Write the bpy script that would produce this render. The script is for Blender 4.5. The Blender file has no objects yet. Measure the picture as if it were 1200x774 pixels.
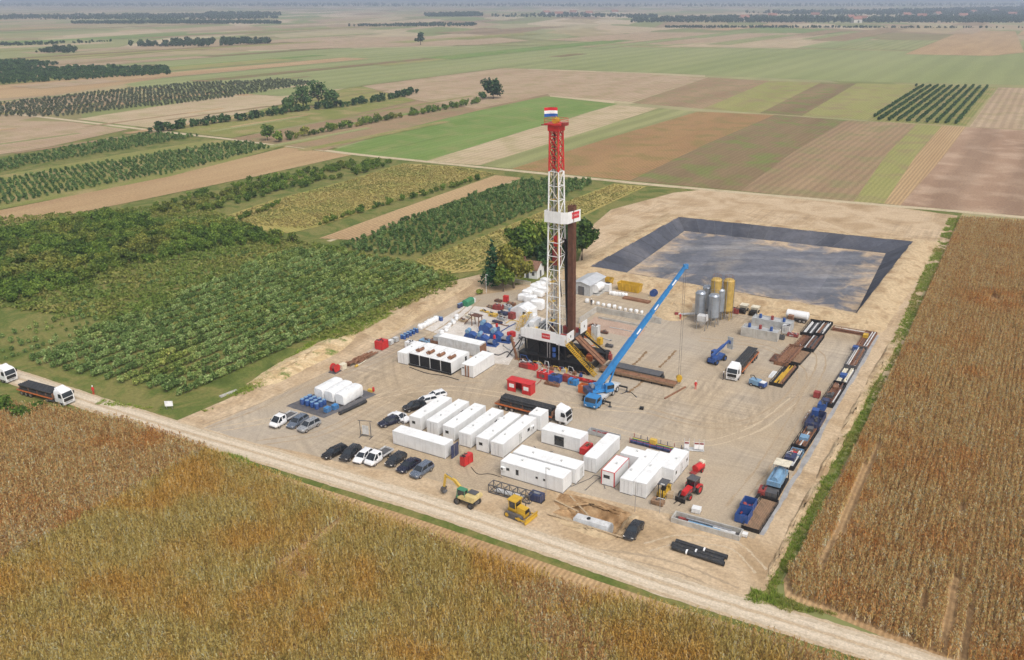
import bpy, bmesh, math, random
import numpy as np
from mathutils import Vector, Matrix
from mathutils.geometry import delaunay_2d_cdt

# ------------------------------------------------------------------ camera, world, sun, exposure
scene = bpy.context.scene
COL = scene.collection
CX, FPX, HOR, CAMH = 660.0, 1000.0, -4.0, 74.0        # principal point x, focal length in px, horizon row, drone height in m
PITCH = math.atan((387 - HOR) / FPX)
cam_data = bpy.data.cameras.new('camera')
cam = bpy.data.objects.new('camera', cam_data)
COL.objects.link(cam)
cam.location = (0, 0, CAMH)
cam.rotation_euler = (math.pi / 2 - PITCH, 0, 0)
cam_data.sensor_fit = 'HORIZONTAL'
cam_data.sensor_width = 36.0
cam_data.lens = FPX / 1200 * 36.0
cam_data.shift_x = -(CX - 600) / 1200
cam_data.clip_start = 0.5
cam_data.clip_end = 60000
scene.camera = cam

SUN_EL, SUN_AZ = 52.0, 150.0                            # azimuth measured clockwise from +Y
world = bpy.data.worlds.new('World')
scene.world = world
world.use_nodes = True
wn = world.node_tree
wn.nodes.clear()
w_out = wn.nodes.new('ShaderNodeOutputWorld')
w_bg = wn.nodes.new('ShaderNodeBackground')
w_sky = wn.nodes.new('ShaderNodeTexSky')
w_hsv = wn.nodes.new('ShaderNodeHueSaturation')
w_sky.sky_type = 'NISHITA'
w_sky.sun_disc = False
w_sky.sun_elevation = math.radians(SUN_EL)
w_sky.sun_rotation = math.radians(SUN_AZ)
w_sky.air_density = 1.0
w_sky.dust_density = 5.0
w_sky.ozone_density = 1.0
w_hsv.inputs['Saturation'].default_value = 0.42         # overcast: the blue is veiled by thin cloud
w_bg.inputs['Strength'].default_value = 0.15
wn.links.new(w_sky.outputs[0], w_hsv.inputs['Color'])
wn.links.new(w_hsv.outputs[0], w_bg.inputs['Color'])
wn.links.new(w_bg.outputs[0], w_out.inputs['Surface'])

sun_data = bpy.data.lights.new('sun', 'SUN')
sun_data.energy = 1.15
sun_data.angle = math.radians(24)
sun_data.color = (1.0, 0.97, 0.93)
sun = bpy.data.objects.new('sun', sun_data)
COL.objects.link(sun)
_el, _az = math.radians(SUN_EL), math.radians(SUN_AZ)
sun.rotation_euler = Vector((-math.sin(_az) * math.cos(_el), -math.cos(_az) * math.cos(_el), -math.sin(_el))).to_track_quat('-Z', 'Y').to_euler()

scene.view_settings.view_transform = 'Standard'
scene.view_settings.look = 'None'
scene.view_settings.gamma = 1.0
scene.view_settings.use_curve_mapping = False
scene.view_settings.exposure = 0.26
scene.render.engine = 'CYCLES'
scene.cycles.max_bounces = 5
scene.cycles.diffuse_bounces = 3
scene.cycles.glossy_bounces = 2
scene.cycles.transmission_bounces = 2
scene.cycles.transparent_max_bounces = 4
scene.cycles.volume_bounces = 0
scene.cycles.use_denoising = True
scene.cycles.denoiser = 'OPENIMAGEDENOISE'
scene.cycles.denoising_input_passes = 'RGB_ALBEDO_NORMAL'
scene.cycles.denoising_prefilter = 'NONE'
scene.cycles.use_adaptive_sampling = False
scene.cycles.adaptive_threshold = 0.03

# ------------------------------------------------------------------ ground geometry helpers
_c, _s = math.cos(PITCH), math.sin(PITCH)

def at(px, py, z=0.0):
    """Where a sight line of the photograph meets the level z: a real point of the place."""
    dx = (px - CX) / FPX
    dy = -(py - 387.0) / FPX
    d = Vector((dx, _c + dy * _s, -_s + dy * _c))
    t = (z - CAMH) / d.z
    return Vector((d.x * t, d.y * t, z))

PHI = math.radians(-28.7)                               # the drilling site's own axes: B along the road, A away from it
AX_B = Vector((math.cos(PHI), math.sin(PHI), 0))
AX_A = Vector((-math.sin(PHI), math.cos(PHI), 0))
RB, RA = PHI, PHI + math.pi / 2

def heading(front, rear):
    d = at(*front) - at(*rear)
    return math.atan2(d.y, d.x)

def P2(pts, z=0.0):
    return [tuple(at(x, y, z)[:2]) for x, y in pts]

def inside(poly, xs, ys):
    xs = np.asarray(xs, float); ys = np.asarray(ys, float)
    r = np.zeros(xs.shape, bool)
    n = len(poly)
    for i in range(n):
        x0, y0 = poly[i]; x1, y1 = poly[(i + 1) % n]
        if y0 == y1:
            continue
        cnd = (y0 > ys) != (y1 > ys)
        r ^= cnd & (xs < (x1 - x0) * (ys - y0) / (y1 - y0) + x0)
    return r

# ------------------------------------------------------------------ materials
_mats = {}

def node_mat(name):
    m = bpy.data.materials.new(name)
    m.use_nodes = True
    nt = m.node_tree
    b = nt.nodes['Principled BSDF']
    return m, nt, b

def N(nt, t, **kw):
    n = nt.nodes.new('ShaderNode' + t)
    for k, v in kw.items():
        if k in n.inputs.keys():
            n.inputs[k].default_value = v
        else:
            setattr(n, k, v)
    return n

def mixc(nt, fac, a, b, mode='MIX'):
    n = nt.nodes.new('ShaderNodeMix'); n.data_type = 'RGBA'; n.blend_type = mode
    for s, v in ((0, fac), (6, a), (7, b)):
        if hasattr(v, 'links') or hasattr(v, 'is_output'):
            nt.links.new(v, n.inputs[s])
        else:
            n.inputs[s].default_value = v if s == 0 else (v[0], v[1], v[2], 1)
    return n.outputs[2]

def ramp(nt, fac, stops):
    n = nt.nodes.new('ShaderNodeValToRGB')
    e = n.color_ramp.elements
    while len(e) > 1:
        e.remove(e[-1])
    e[0].position = stops[0][0]; c = stops[0][1]; e[0].color = (c[0], c[1], c[2], 1)
    for p, c in stops[1:]:
        q = e.new(p); q.color = (c[0], c[1], c[2], 1)
    nt.links.new(fac, n.inputs[0])
    return n.outputs[0]

def g(v):
    return (v, v, v)

def sl(r, gg, b):
    """sRGB 0-255 to linear"""
    def f(u):
        u /= 255.0
        return u / 12.92 if u <= .04045 else ((u + .055) / 1.055) ** 2.4
    return (f(r), f(gg), f(b))

def paint(name, col, rough=.5, metal=0.0, var=.22, scale=1.3, dirt=.25, ribs=None, dirtcol=(.26, .20, .13)):
    """A painted or bare hard surface: slightly uneven colour, dust, streaks, optional pressed ribs (pitch in m)."""
    if name in _mats:
        return _mats[name]
    m, nt, b = node_mat(name)
    tc = N(nt, 'TexCoord')
    oi = N(nt, 'ObjectInfo')
    add = N(nt, 'VectorMath', operation='ADD')
    nt.links.new(tc.outputs['Object'], add.inputs[0]); nt.links.new(oi.outputs['Location'], add.inputs[1])
    n1 = N(nt, 'TexNoise', Scale=scale, Detail=4.0, Roughness=.6)
    nt.links.new(add.outputs[0], n1.inputs['Vector'])
    n2 = N(nt, 'TexNoise', Scale=scale * 7, Detail=3.0, Roughness=.65)
    nt.links.new(add.outputs[0], n2.inputs['Vector'])
    dark = tuple(x * (1 - var) for x in col)
    lite = tuple(min(.9, x * (1 + var * .35)) for x in col)
    c0 = ramp(nt, n1.outputs[0], [(.3, dark), (.6, lite)])
    fac = ramp(nt, n2.outputs[0], [(.45, g(0)), (.78, g(dirt))])
    c1 = mixc(nt, fac, c0, dirtcol)
    ms_ = N(nt, 'Mapping'); ms_.inputs['Scale'].default_value = (3.2, 3.2, .22); nt.links.new(add.outputs[0], ms_.inputs['Vector'])
    n3 = N(nt, 'TexNoise', Scale=1.0, Detail=4.0, Roughness=.6); nt.links.new(ms_.outputs[0], n3.inputs['Vector'])
    c1 = mixc(nt, ramp(nt, n3.outputs[0], [(.52, g(0)), (.72, g(min(.55, dirt * 1.6)))]), c1, dirtcol)
    nt.links.new(c1, b.inputs['Base Color'])
    rr = ramp(nt, n2.outputs[0], [(.3, g(max(.05, rough - .12))), (.7, g(min(1, rough + .15)))])
    nt.links.new(rr, b.inputs['Roughness'])
    b.inputs['Metallic'].default_value = metal
    if ribs:
        w = N(nt, 'TexWave', Scale=.5 / ribs, Distortion=0.0)
        w.bands_direction = 'X'
        nt.links.new(tc.outputs['Object'], w.inputs['Vector'])
        bp = N(nt, 'Bump', Strength=.6, Distance=.03)
        nt.links.new(w.outputs['Fac'], bp.inputs['Height'])
        nt.links.new(bp.outputs[0], b.inputs['Normal'])
    _mats[name] = m
    return m

def earth(name, cols, scale=.12, fine=2.5, bump=.25, tracks=0.0, rough=.95, grass=None, stains=0):
    """Bare soil, sand, gravel: large patches, fine grain, wheel smears; grass = (colour, amount)."""
    m, nt, b = node_mat(name)
    geo = N(nt, 'NewGeometry')
    mp = N(nt, 'Mapping'); mp.inputs['Rotation'].default_value = (0, 0, -PHI)
    nt.links.new(geo.outputs['Position'], mp.inputs['Vector'])
    n1 = N(nt, 'TexNoise', Scale=scale, Detail=6.0, Roughness=.6, Distortion=.6)
    nt.links.new(mp.outputs[0], n1.inputs['Vector'])
    k = len(cols)
    c = ramp(nt, n1.outputs[0], [(.30 + .40 * i / (k - 1), cc) for i, cc in enumerate(cols)])
    n2 = N(nt, 'TexNoise', Scale=fine, Detail=5.0, Roughness=.7)
    nt.links.new(mp.outputs[0], n2.inputs['Vector'])
    f2 = ramp(nt, n2.outputs[0], [(.3, g(.72)), (.7, g(1.18))])
    c = mixc(nt, 1.0, c, f2, 'MULTIPLY')
    if tracks:
        # wheel smears: long broken streaks in both driving directions and wide turning arcs
        msk = N(nt, 'TexNoise', Scale=.045, Detail=3.0); nt.links.new(mp.outputs[0], msk.inputs['Vector'])
        mf = ramp(nt, msk.outputs[0], [(.42, g(0)), (.62, g(1))])
        for sc3, amt in (((.05, 1.1, 1), tracks), ((1.1, .05, 1), tracks)):
            st = N(nt, 'Mapping'); st.inputs['Scale'].default_value = sc3; st.inputs['Rotation'].default_value = (0, 0, .12)
            nt.links.new(mp.outputs[0], st.inputs['Vector'])
            nn_ = N(nt, 'TexNoise', Scale=1.0, Detail=3.0, Roughness=.55, Distortion=.3); nt.links.new(st.outputs[0], nn_.inputs['Vector'])
            f = ramp(nt, nn_.outputs[0], [(.36, g(1 - amt)), (.5, g(1.0)), (.64, g(1 + amt * .7))])
            c = mixc(nt, mf, c, mixc(nt, 1.0, c, f, 'MULTIPLY'))
        for ctr, ms in (((60, 150, 0), 1), ((-25, 148, 0), 0), ((42, 185, 0), 1)):
            sb_ = N(nt, 'VectorMath', operation='SUBTRACT'); sb_.inputs[1].default_value = ctr
            nt.links.new(geo.outputs['Position'], sb_.inputs[0])
            ln = N(nt, 'VectorMath', operation='LENGTH'); nt.links.new(sb_.outputs[0], ln.inputs[0])
            cv = N(nt, 'CombineXYZ'); nt.links.new(ln.outputs['Value'], cv.inputs[0])
            nr = N(nt, 'TexNoise', Scale=.9, Detail=3.0, Roughness=.6); nt.links.new(cv.outputs[0], nr.inputs['Vector'])
            m2 = N(nt, 'TexNoise', Scale=.06, Detail=2.0); nt.links.new(sb_.outputs[0], m2.inputs['Vector'])
            mf2 = ramp(nt, m2.outputs[0], [(.5, g(0)), (.62, g(.8))])
            f = ramp(nt, nr.outputs[0], [(.36, g(1 - tracks)), (.5, g(1)), (.64, g(1 + tracks * .7))])
            c = mixc(nt, mf2, c, mixc(nt, 1.0, c, f, 'MULTIPLY'))
    if stains:
        n5 = N(nt, 'TexNoise', Scale=.16, Detail=5.0, Roughness=.7, Distortion=1.0); nt.links.new(mp.outputs[0], n5.inputs['Vector'])
        c = mixc(nt, ramp(nt, n5.outputs[0], [(.60, g(0)), (.70, g(stains))]), c, (.16, .13, .10))
        n6 = N(nt, 'TexNoise', Scale=.022, Detail=3.0, Roughness=.5); nt.links.new(mp.outputs[0], n6.inputs['Vector'])
        c = mixc(nt, ramp(nt, n6.outputs[0], [(.46, g(0)), (.60, g(.40))]), c, (.43, .385, .325))
    if grass:
        n3 = N(nt, 'TexNoise', Scale=.22, Detail=7.0, Roughness=.7); nt.links.new(mp.outputs[0], n3.inputs['Vector'])
        t = 1 - grass[1]
        f3 = ramp(nt, n3.outputs[0], [(t * .9, g(0)), (min(1, t * .9 + .08), g(1))])
        gc = mixc(nt, n2.outputs[0], tuple(x * .6 for x in grass[0]), tuple(x * 1.4 for x in grass[0]))
        c = mixc(nt, f3, c, gc)
    nt.links.new(c, b.inputs['Base Color'])
    b.inputs['Roughness'].default_value = rough
    b.inputs['Specular IOR Level'].default_value = .15
    bp = N(nt, 'Bump', Strength=bump, Distance=.25)
    nt.links.new(n2.outputs[0], bp.inputs['Height'])
    nt.links.new(bp.outputs[0], b.inputs['Normal'])
    return m

def crop(name, ca, cb, spacing=.8, rows=.5, scale=.05, cc=None, fine=1.2, ang=None):
    """A field seen from far: drilled rows along the strip, broad patches, fine mottling."""
    m, nt, b = node_mat(name)
    geo = N(nt, 'NewGeometry')
    mp = N(nt, 'Mapping'); mp.inputs['Rotation'].default_value = (0, 0, -(PHI if ang is None else ang))
    nt.links.new(geo.outputs['Position'], mp.inputs['Vector'])
    st = N(nt, 'Mapping'); st.inputs['Scale'].default_value = (1, .12, 1)
    nt.links.new(mp.outputs[0], st.inputs['Vector'])
    n1 = N(nt, 'TexNoise', Scale=scale, Detail=5.0, Roughness=.6); nt.links.new(st.outputs[0], n1.inputs['Vector'])
    n2 = N(nt, 'TexNoise', Scale=fine, Detail=4.0, Roughness=.7); nt.links.new(mp.outputs[0], n2.inputs['Vector'])
    n4 = N(nt, 'TexNoise', Scale=scale * 1.3, Detail=4.0); nt.links.new(mp.outputs[0], n4.inputs['Vector'])
    w = N(nt, 'TexWave', Scale=.314 / spacing, Distortion=1.2, Detail=2.0); w.bands_direction = 'X'
    w.inputs['Detail Scale'].default_value = 1.5
    nt.links.new(mp.outputs[0], w.inputs['Vector'])
    c = ramp(nt, n1.outputs[0], [(.36, ca), (.66, cb)])
    if cc:
        f = ramp(nt, n4.outputs[0], [(.48, g(0)), (.66, g(.85))])
        c = mixc(nt, f, c, cc)
    fw = ramp(nt, w.outputs['Fac'], [(.2, g(1 - rows * .6)), (.8, g(1 + rows * .25))])
    c = mixc(nt, 1.0, c, fw, 'MULTIPLY')
    f2 = ramp(nt, n2.outputs[0], [(.3, g(.75)), (.7, g(1.2))])
    c = mixc(nt, 1.0, c, f2, 'MULTIPLY')
    nt.links.new(c, b.inputs['Base Color'])
    b.inputs['Roughness'].default_value = 1.0
    b.inputs['Specular IOR Level'].default_value = .05
    bp = N(nt, 'Bump', Strength=.5, Distance=.3)
    nt.links.new(n2.outputs[0], bp.inputs['Height'])
    nt.links.new(bp.outputs[0], b.inputs['Normal'])
    return m

def leaves(name, stops, patch=.03, patchcol=None, trans=.25, patch_at=.5, gain=1.5):
    """Foliage: every leaf face its own tint, every plant its own tint, drifts of colour across the ground."""
    m, nt, b = node_mat(name)
    geo = N(nt, 'NewGeometry'); oi = N(nt, 'ObjectInfo')
    mx = N(nt, 'Math', operation='MULTIPLY_ADD'); mx.inputs[1].default_value = .55
    m2 = N(nt, 'Math', operation='MULTIPLY'); m2.inputs[1].default_value = .45
    nt.links.new(oi.outputs['Random'], m2.inputs[0])
    nt.links.new(geo.outputs['Random Per Island'], mx.inputs[0]); nt.links.new(m2.outputs[0], mx.inputs[2])
    k = len(stops); stops = [tuple(min(.6, q * gain) for q in s_) for s_ in stops]
    if patchcol:
        patchcol = tuple(q * gain for q in patchcol)
    c = ramp(nt, mx.outputs[0], [(.1 + .8 * i / (k - 1), s) for i, s in enumerate(stops)])
    if patchcol:
        n = N(nt, 'TexNoise', Scale=patch, Detail=4.0, Roughness=.65); nt.links.new(oi.outputs['Location'], n.inputs['Vector'])
        f = ramp(nt, n.outputs[0], [(patch_at - .08, g(0)), (patch_at + .08, g(.8))])
        mean = [max(.01, sum(q[i] for q in stops) / len(stops)) for i in range(3)]
        c = mixc(nt, f, c, mixc(nt, 1.0, c, tuple(min(2.5, patchcol[i] / mean[i]) for i in range(3)), 'MULTIPLY'))
    nt.links.new(c, b.inputs['Base Color'])
    b.inputs['Roughness'].default_value = .7
    b.inputs['Specular IOR Level'].default_value = .2
    if trans:
        tr = N(nt, 'BsdfTranslucent'); nt.links.new(c, tr.inputs['Color'])
        ms = N(nt, 'MixShader'); ms.inputs[0].default_value = trans
        nt.links.new(b.outputs[0], ms.inputs[1]); nt.links.new(tr.outputs[0], ms.inputs[2])
        nt.links.new(ms.outputs[0], nt.nodes['Material Output'].inputs['Surface'])
    return m

# ------------------------------------------------------------------ mesh helpers
class MB:
    """Collects faces for ONE mesh object."""
    def __init__(s):
        s.v = []; s.f = []
    def quad_strip(s, rings, closed=True, caps=True):
        n = len(rings[0]); b = len(s.v)
        for r in rings:
            s.v += [tuple(p) for p in r]
        for i in range(len(rings) - 1):
            for j in range(n if closed else n - 1):
                k = (j + 1) % n
                s.f.append((b + i * n + j, b + i * n + k, b + (i + 1) * n + k, b + (i + 1) * n + j))
        if caps:
            s.f.append(tuple(b + j for j in reversed(range(n))))
            s.f.append(tuple(b + (len(rings) - 1) * n + j for j in range(n)))
        return s
    def box(s, x0, x1, y0, y1, z0, z1):
        return s.quad_strip([[(x0, y0, z0), (x1, y0, z0), (x1, y1, z0), (x0, y1, z0)], [(x0, y0, z1), (x1, y0, z1), (x1, y1, z1), (x0, y1, z1)]])
    def cbox(s, c, d, rz=0.0, ry=0.0, rx=0.0):
        M_ = Matrix.Rotation(rz, 3, 'Z') @ Matrix.Rotation(ry, 3, 'Y') @ Matrix.Rotation(rx, 3, 'X')
        c = Vector(c); h = Vector(d) / 2
        r = []
        for z in (-1, 1):
            r.append([c + M_ @ Vector((x * h.x, y * h.y, z * h.z)) for x, y in ((-1, -1), (1, -1), (1, 1), (-1, 1))])
        return s.quad_strip(r)
    def bar(s, p, q, w, h=None):
        p, q = Vector(p), Vector(q); d = (q - p)
        if d.length < 1e-6:
            return s
        d.normalize()
        u = d.cross(Vector((0, 0, 1)))
        if u.length < 1e-3:
            u = Vector((1, 0, 0))
        u.normalize(); t = u.cross(d); h = h or w
        o = [(-1, -1), (1, -1), (1, 1), (-1, 1)]
        return s.quad_strip([[a + u * (i * w / 2) + t * (j * h / 2) for i, j in o] for a in (p, q)])
    def cyl(s, p, q, r, n=10, r2=None, caps=True):
        p, q = Vector(p), Vector(q); d = (q - p).normalized()
        u = d.cross(Vector((0, 0, 1)))
        if u.length < 1e-3:
            u = Vector((1, 0, 0))
        u.normalize(); t = d.cross(u); r2 = r if r2 is None else r2
        return s.quad_strip([[a + (u * math.cos(k * 2 * math.pi / n) + t * math.sin(k * 2 * math.pi / n)) * rr for k in range(n)] for a, rr in ((p, r), (q, r2))], caps=caps)
    def tube(s, pts, r, n=6):
        pts = [Vector(p) for p in pts]; rings = []
        for i, p in enumerate(pts):
            d = (pts[min(i + 1, len(pts) - 1)] - pts[max(i - 1, 0)]).normalized()
            u = d.cross(Vector((0, 0, 1)))
            if u.length < 1e-3:
                u = Vector((1, 0, 0))
            u.normalize(); t = d.cross(u)
            rr = r[i] if isinstance(r, (list, tuple)) else r
            rings.append([p + (u * math.cos(k * 2 * math.pi / n) + t * math.sin(k * 2 * math.pi / n)) * rr for k in range(n)])
        return s.quad_strip(rings)
    def lathe(s, prof, c=(0, 0, 0), n=16):
        return s.quad_strip([[(c[0] + r * math.cos(k * 2 * math.pi / n), c[1] + r * math.sin(k * 2 * math.pi / n), c[2] + z) for k in range(n)] for r, z in prof])
    def prism(s, poly, y0, y1, axis='y'):
        """poly in (x, z) pushed along y, or (x, y) along z, or (y, z) along x"""
        def mk(t):
            if axis == 'y':
                return [(a, t, b) for a, b in poly]
            if axis == 'z':
                return [(a, b, t) for a, b in poly]
            return [(t, a, b) for a, b in poly]
        return s.quad_strip([mk(y0), mk(y1)])
    def plate(s, pts):
        b = len(s.v); s.v += [tuple(p) for p in pts]; s.f.append(tuple(range(b, b + len(pts)))); return s
    def mesh(s, name, mat, smooth=None):
        me = bpy.data.meshes.new(name)
        me.from_pydata(s.v, [], s.f)
        bm = bmesh.new(); bm.from_mesh(me)
        bmesh.ops.recalc_face_normals(bm, faces=bm.faces)
        bm.to_mesh(me); bm.free()
        if mat:
            me.materials.append(mat)
        if smooth:
            me.polygons.foreach_set('use_smooth', [True] * len(me.polygons))
            me.set_sharp_from_angle(angle=math.radians(smooth))
        return me
    def build(s, name, mat, parent=None, smooth=None, label=None, loc=None, rz=0.0):
        return put(name, s.mesh(name, mat, smooth), parent, label, loc, rz)

def put(name, me, parent=None, label=None, loc=None, rz=0.0):
    o = bpy.data.objects.new(name, me)
    COL.objects.link(o)
    if parent is not None:
        o.parent = parent
    if loc is not None:
        o.location = loc
    if rz:
        o.rotation_euler.z = rz
    if label:
        o['label'] = label
    return o

def tag(o, label=None, cat=None, group=None, kind=None):
    for k, v in (('label', label), ('category', cat), ('group', group), ('kind', kind)):
        if v:
            o[k] = v
    return o

def thing(name, label, cat, loc=(0, 0, 0), rz=0.0, group=None):
    o = bpy.data.objects.new(name, None)
    o.empty_display_size = .3
    COL.objects.link(o)
    o.location = loc; o.rotation_euler.z = rz
    return tag(o, label, cat, group)

def copy_tree(o, parent=None):
    c = o.copy(); COL.objects.link(c); c.parent = parent
    for ch in o.children:
        copy_tree(ch, c)
    return c

def sheet(name, poly, z, mat, holes=(), kind='structure', label=None):
    """A flat sheet cut to an outline, with openings."""
    pts, edges = [], []
    for loop in [poly] + list(holes):
        b = len(pts); n = len(loop)
        pts += [Vector((p[0], p[1])) for p in loop]
        edges += [(b + i, b + (i + 1) % n) for i in range(n)]
    V, E_, F_, *_ = delaunay_2d_cdt(pts, edges, [], 0, 1e-5)
    V = [(v.x, v.y) for v in V]
    cxy = np.array([[sum(V[i][0] for i in f) / len(f), sum(V[i][1] for i in f) / len(f)] for f in F_])
    keep = inside(poly, cxy[:, 0], cxy[:, 1])
    for h in holes:
        keep &= ~inside(h, cxy[:, 0], cxy[:, 1])
    m = MB()
    m.v = [(x, y, z) for x, y in V]
    m.f = [tuple(f) for f, k in zip(F_, keep) if k]
    me = bpy.data.meshes.new(name); me.from_pydata(m.v, [], m.f); me.materials.append(mat)
    # faces up
    bm = bmesh.new(); bm.from_mesh(me)
    for f in bm.faces:
        f.normal_update()
        if f.normal.z < 0:
            f.normal_flip()
    bm.to_mesh(me); bm.free()
    o = put(name, me); tag(o, label, kind=kind)
    return o

# ================================================================== THE SETTING
rng = np.random.default_rng(11)
random.seed(5)
K = .86
def C(r, gg, b, k=K):
    return tuple(x * k for x in sl(r, gg, b))

def offset_poly(poly, d):
    """outline moved outwards by d (convex, counter-clockwise or not)"""
    n = len(poly); pts = [Vector((p[0], p[1])) for p in poly]
    cen = sum(pts, Vector((0, 0))) / n
    lines = []
    for i in range(n):
        a, b = pts[i], pts[(i + 1) % n]
        t = (b - a).normalized(); nn = Vector((t.y, -t.x))
        if nn.dot((a + b) / 2 - cen) < 0:
            nn = -nn
        lines.append((a + nn * d, t))
    out = []
    for i in range(n):
        (p, t), (q, u) = lines[i - 1], lines[i]
        den = t.x * u.y - t.y * u.x
        k = ((q.x - p.x) * u.y - (q.y - p.y) * u.x) / den
        r = p + t * k; out.append((r.x, r.y))
    return out

def smooth_line(pts, n=8):
    P = [Vector((p[0], p[1])) for p in pts]; P = [P[0] * 2 - P[1]] + P + [P[-1] * 2 - P[-2]]
    out = []
    for i in range(1, len(P) - 2):
        for k in range(n):
            t = k / n
            out.append(.5 * ((2 * P[i]) + (P[i + 1] - P[i - 1]) * t + (2 * P[i - 1] - 5 * P[i] + 4 * P[i + 1] - P[i + 2]) * t * t + (3 * P[i] - P[i - 1] - 3 * P[i + 1] + P[i + 2]) * t ** 3))
    out.append(P[-2])
    return out

def ribbon_outline(px, width, jit=.35, n=8, seed=0):
    r = random.Random(seed)
    L = smooth_line([at(x, y)[:2] for x, y in px], n)
    lo, hi = [], []
    for i, p in enumerate(L):
        t = (L[min(i + 1, len(L) - 1)] - L[max(i - 1, 0)]).normalized(); nn = Vector((-t.y, t.x))
        lo.append(tuple(p + nn * (width / 2 + r.uniform(-jit, jit)))); hi.append(tuple(p - nn * (width / 2 + r.uniform(-jit, jit))))
    return lo + hi[::-1]

# ---- pit and excavation outlines
RIM_Z = 1.2
pit_rim = P2([(692, 312), (795, 254), (1070, 283), (1005, 367)], RIM_Z)
pit_hole = offset_poly(pit_rim, 1.5)
dig_rim = P2([(655, 601), (678, 589), (738, 610), (722, 627)])
dig_hole = offset_poly(dig_rim, .15)

# ---- the plain
m, nt, b = node_mat('plain')
geo = N(nt, 'NewGeometry'); mp = N(nt, 'Mapping'); mp.inputs['Rotation'].default_value = (0, 0, -PHI); mp.inputs['Scale'].default_value = (1 / 130, 1 / 420, 1)
nt.links.new(geo.outputs['Position'], mp.inputs['Vector'])
vo = N(nt, 'TexVoronoi', Scale=1.0, Randomness=.85); vo.distance = 'CHEBYCHEV'
nt.links.new(mp.outputs[0], vo.inputs['Vector'])
sx = N(nt, 'SeparateColor'); nt.links.new(vo.outputs['Color'], sx.inputs[0])
c = ramp(nt, sx.outputs[0], [(0, C(180, 158, 124)), (.2, C(160, 150, 106)), (.32, C(128, 140, 84)), (.45, C(190, 170, 138)), (.6, C(150, 128, 98)), (.75, C(136, 142, 88)), (.9, C(192, 174, 142))])
n2 = N(nt, 'TexNoise', Scale=.02, Detail=6.0, Roughness=.65); nt.links.new(geo.outputs['Position'], n2.inputs['Vector'])
f2 = ramp(nt, n2.outputs[0], [(.3, g(.8)), (.7, g(1.15))])
c = mixc(nt, 1.0, c, f2, 'MULTIPLY')
nt.links.new(c, b.inputs['Base Color']); b.inputs['Roughness'].default_value = 1; b.inputs['Specular IOR Level'].default_value = .05
M_PLAIN = m
sheet('ground', [(-15000, -1500), (15000, -1500), (15000, 20000), (-15000, 20000)], 0.0, M_PLAIN, [pit_hole, dig_hole])

M_GRASS = earth('rough_grass', [C(84, 98, 44), C(106, 116, 56), C(134, 128, 74), C(96, 110, 50), C(122, 122, 66)], scale=.09, fine=1.6, bump=.5)
M_SAND = earth('site_sand', [C(166, 140, 106), C(188, 162, 128), C(206, 182, 150), C(180, 154, 120)], scale=.07, fine=1.8, bump=.4, tracks=.13)
M_GRAVEL = earth('site_gravel', [C(164, 146, 121), C(186, 166, 138), C(176, 160, 138), C(196, 176, 147)], scale=.035, fine=3.0, bump=.25, tracks=.2, stains=.22)
M_ROAD = earth('road_dust', [C(194, 176, 150), C(212, 195, 170), C(202, 185, 160), C(216, 199, 174)], scale=.10, fine=1.8, bump=.35, tracks=.06)
M_ROADG = earth('road_dust_grassy', [C(178, 162, 128), C(204, 186, 154), C(186, 172, 138)], scale=.12, fine=1.8, bump=.35)
M_BANK = earth('bank_soil', [C(160, 132, 98), C(190, 164, 128), C(206, 182, 146), C(176, 150, 114)], scale=.18, fine=1.4, bump=.6)
M_DIG = earth('dug_soil', [C(138, 106, 72), C(170, 136, 98), C(192, 160, 120), C(152, 120, 84)], scale=.3, fine=1.6, bump=.6)

# grassland round the site, under the orchards and along the verges
sheet('meadow', P2([(-700, 470), (-300, 250), (200, 140), (430, 180), (760, 214), (1130, 246), (1125, 256), (905, 700), (1090, 790), (1400, 1100), (200, 1300), (-500, 900)]), .006, M_GRASS, [pit_hole, dig_hole])
pad_poly = P2([(196, 498), (262, 470), (300, 452), (330, 430), (372, 402), (410, 388), (470, 358), (520, 332), (562, 322), (600, 335), (640, 330), (676, 312), (690, 268), (716, 246), (790, 226), (830, 222), (1000, 236), (1122, 253), (1112, 285), (1068, 370), (1020, 458), (940, 610), (897, 692), (860, 700), (700, 655), (500, 585), (300, 527), (220, 508)])
sheet('site_sand', pad_poly, .012, M_SAND, [pit_hole, dig_hole])
sheet('gravel_pad', P2([(236, 503), (330, 462), (420, 418), (500, 372), (560, 346), (620, 338), (690, 322), (760, 345), (870, 368), (1012, 384), (1028, 392), (975, 478), (884, 632), (800, 606), (735, 592), (660, 573), (590, 580), (520, 566), (470, 553), (420, 548), (360, 532), (300, 520)]), .018, M_GRAVEL)
road_poly = ribbon_outline([(-160, 396), (-40, 424), (20, 443), (100, 470), (215, 506), (300, 531), (400, 561), (500, 591), (600, 624), (700, 658), (800, 691), (900, 722), (1000, 753), (1080, 778), (1300, 850)], 4.9, .25, 8, 2)
sheet('dirt_road', road_poly, .026, M_ROAD)
def offset_line(px, d):
    L = [at(x, y) for x, y in px]; out = []
    for i, p in enumerate(L):
        t = (L[min(i + 1, len(L) - 1)] - L[max(i - 1, 0)]).normalized(); out.append(p + Vector((-t.y, t.x, 0)) * d)
    return out
def world_ribbon(L, width, jit, n, seed):
    r = random.Random(seed); S = smooth_line([p[:2] for p in L], n); lo, hi = [], []
    for i, p in enumerate(S):
        t = (S[min(i + 1, len(S) - 1)] - S[max(i - 1, 0)]).normalized(); nn = Vector((-t.y, t.x))
        lo.append(tuple(p + nn * (width / 2 + r.uniform(-jit, jit)))); hi.append(tuple(p - nn * (width / 2 + r.uniform(-jit, jit))))
    return lo + hi[::-1]
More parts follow.
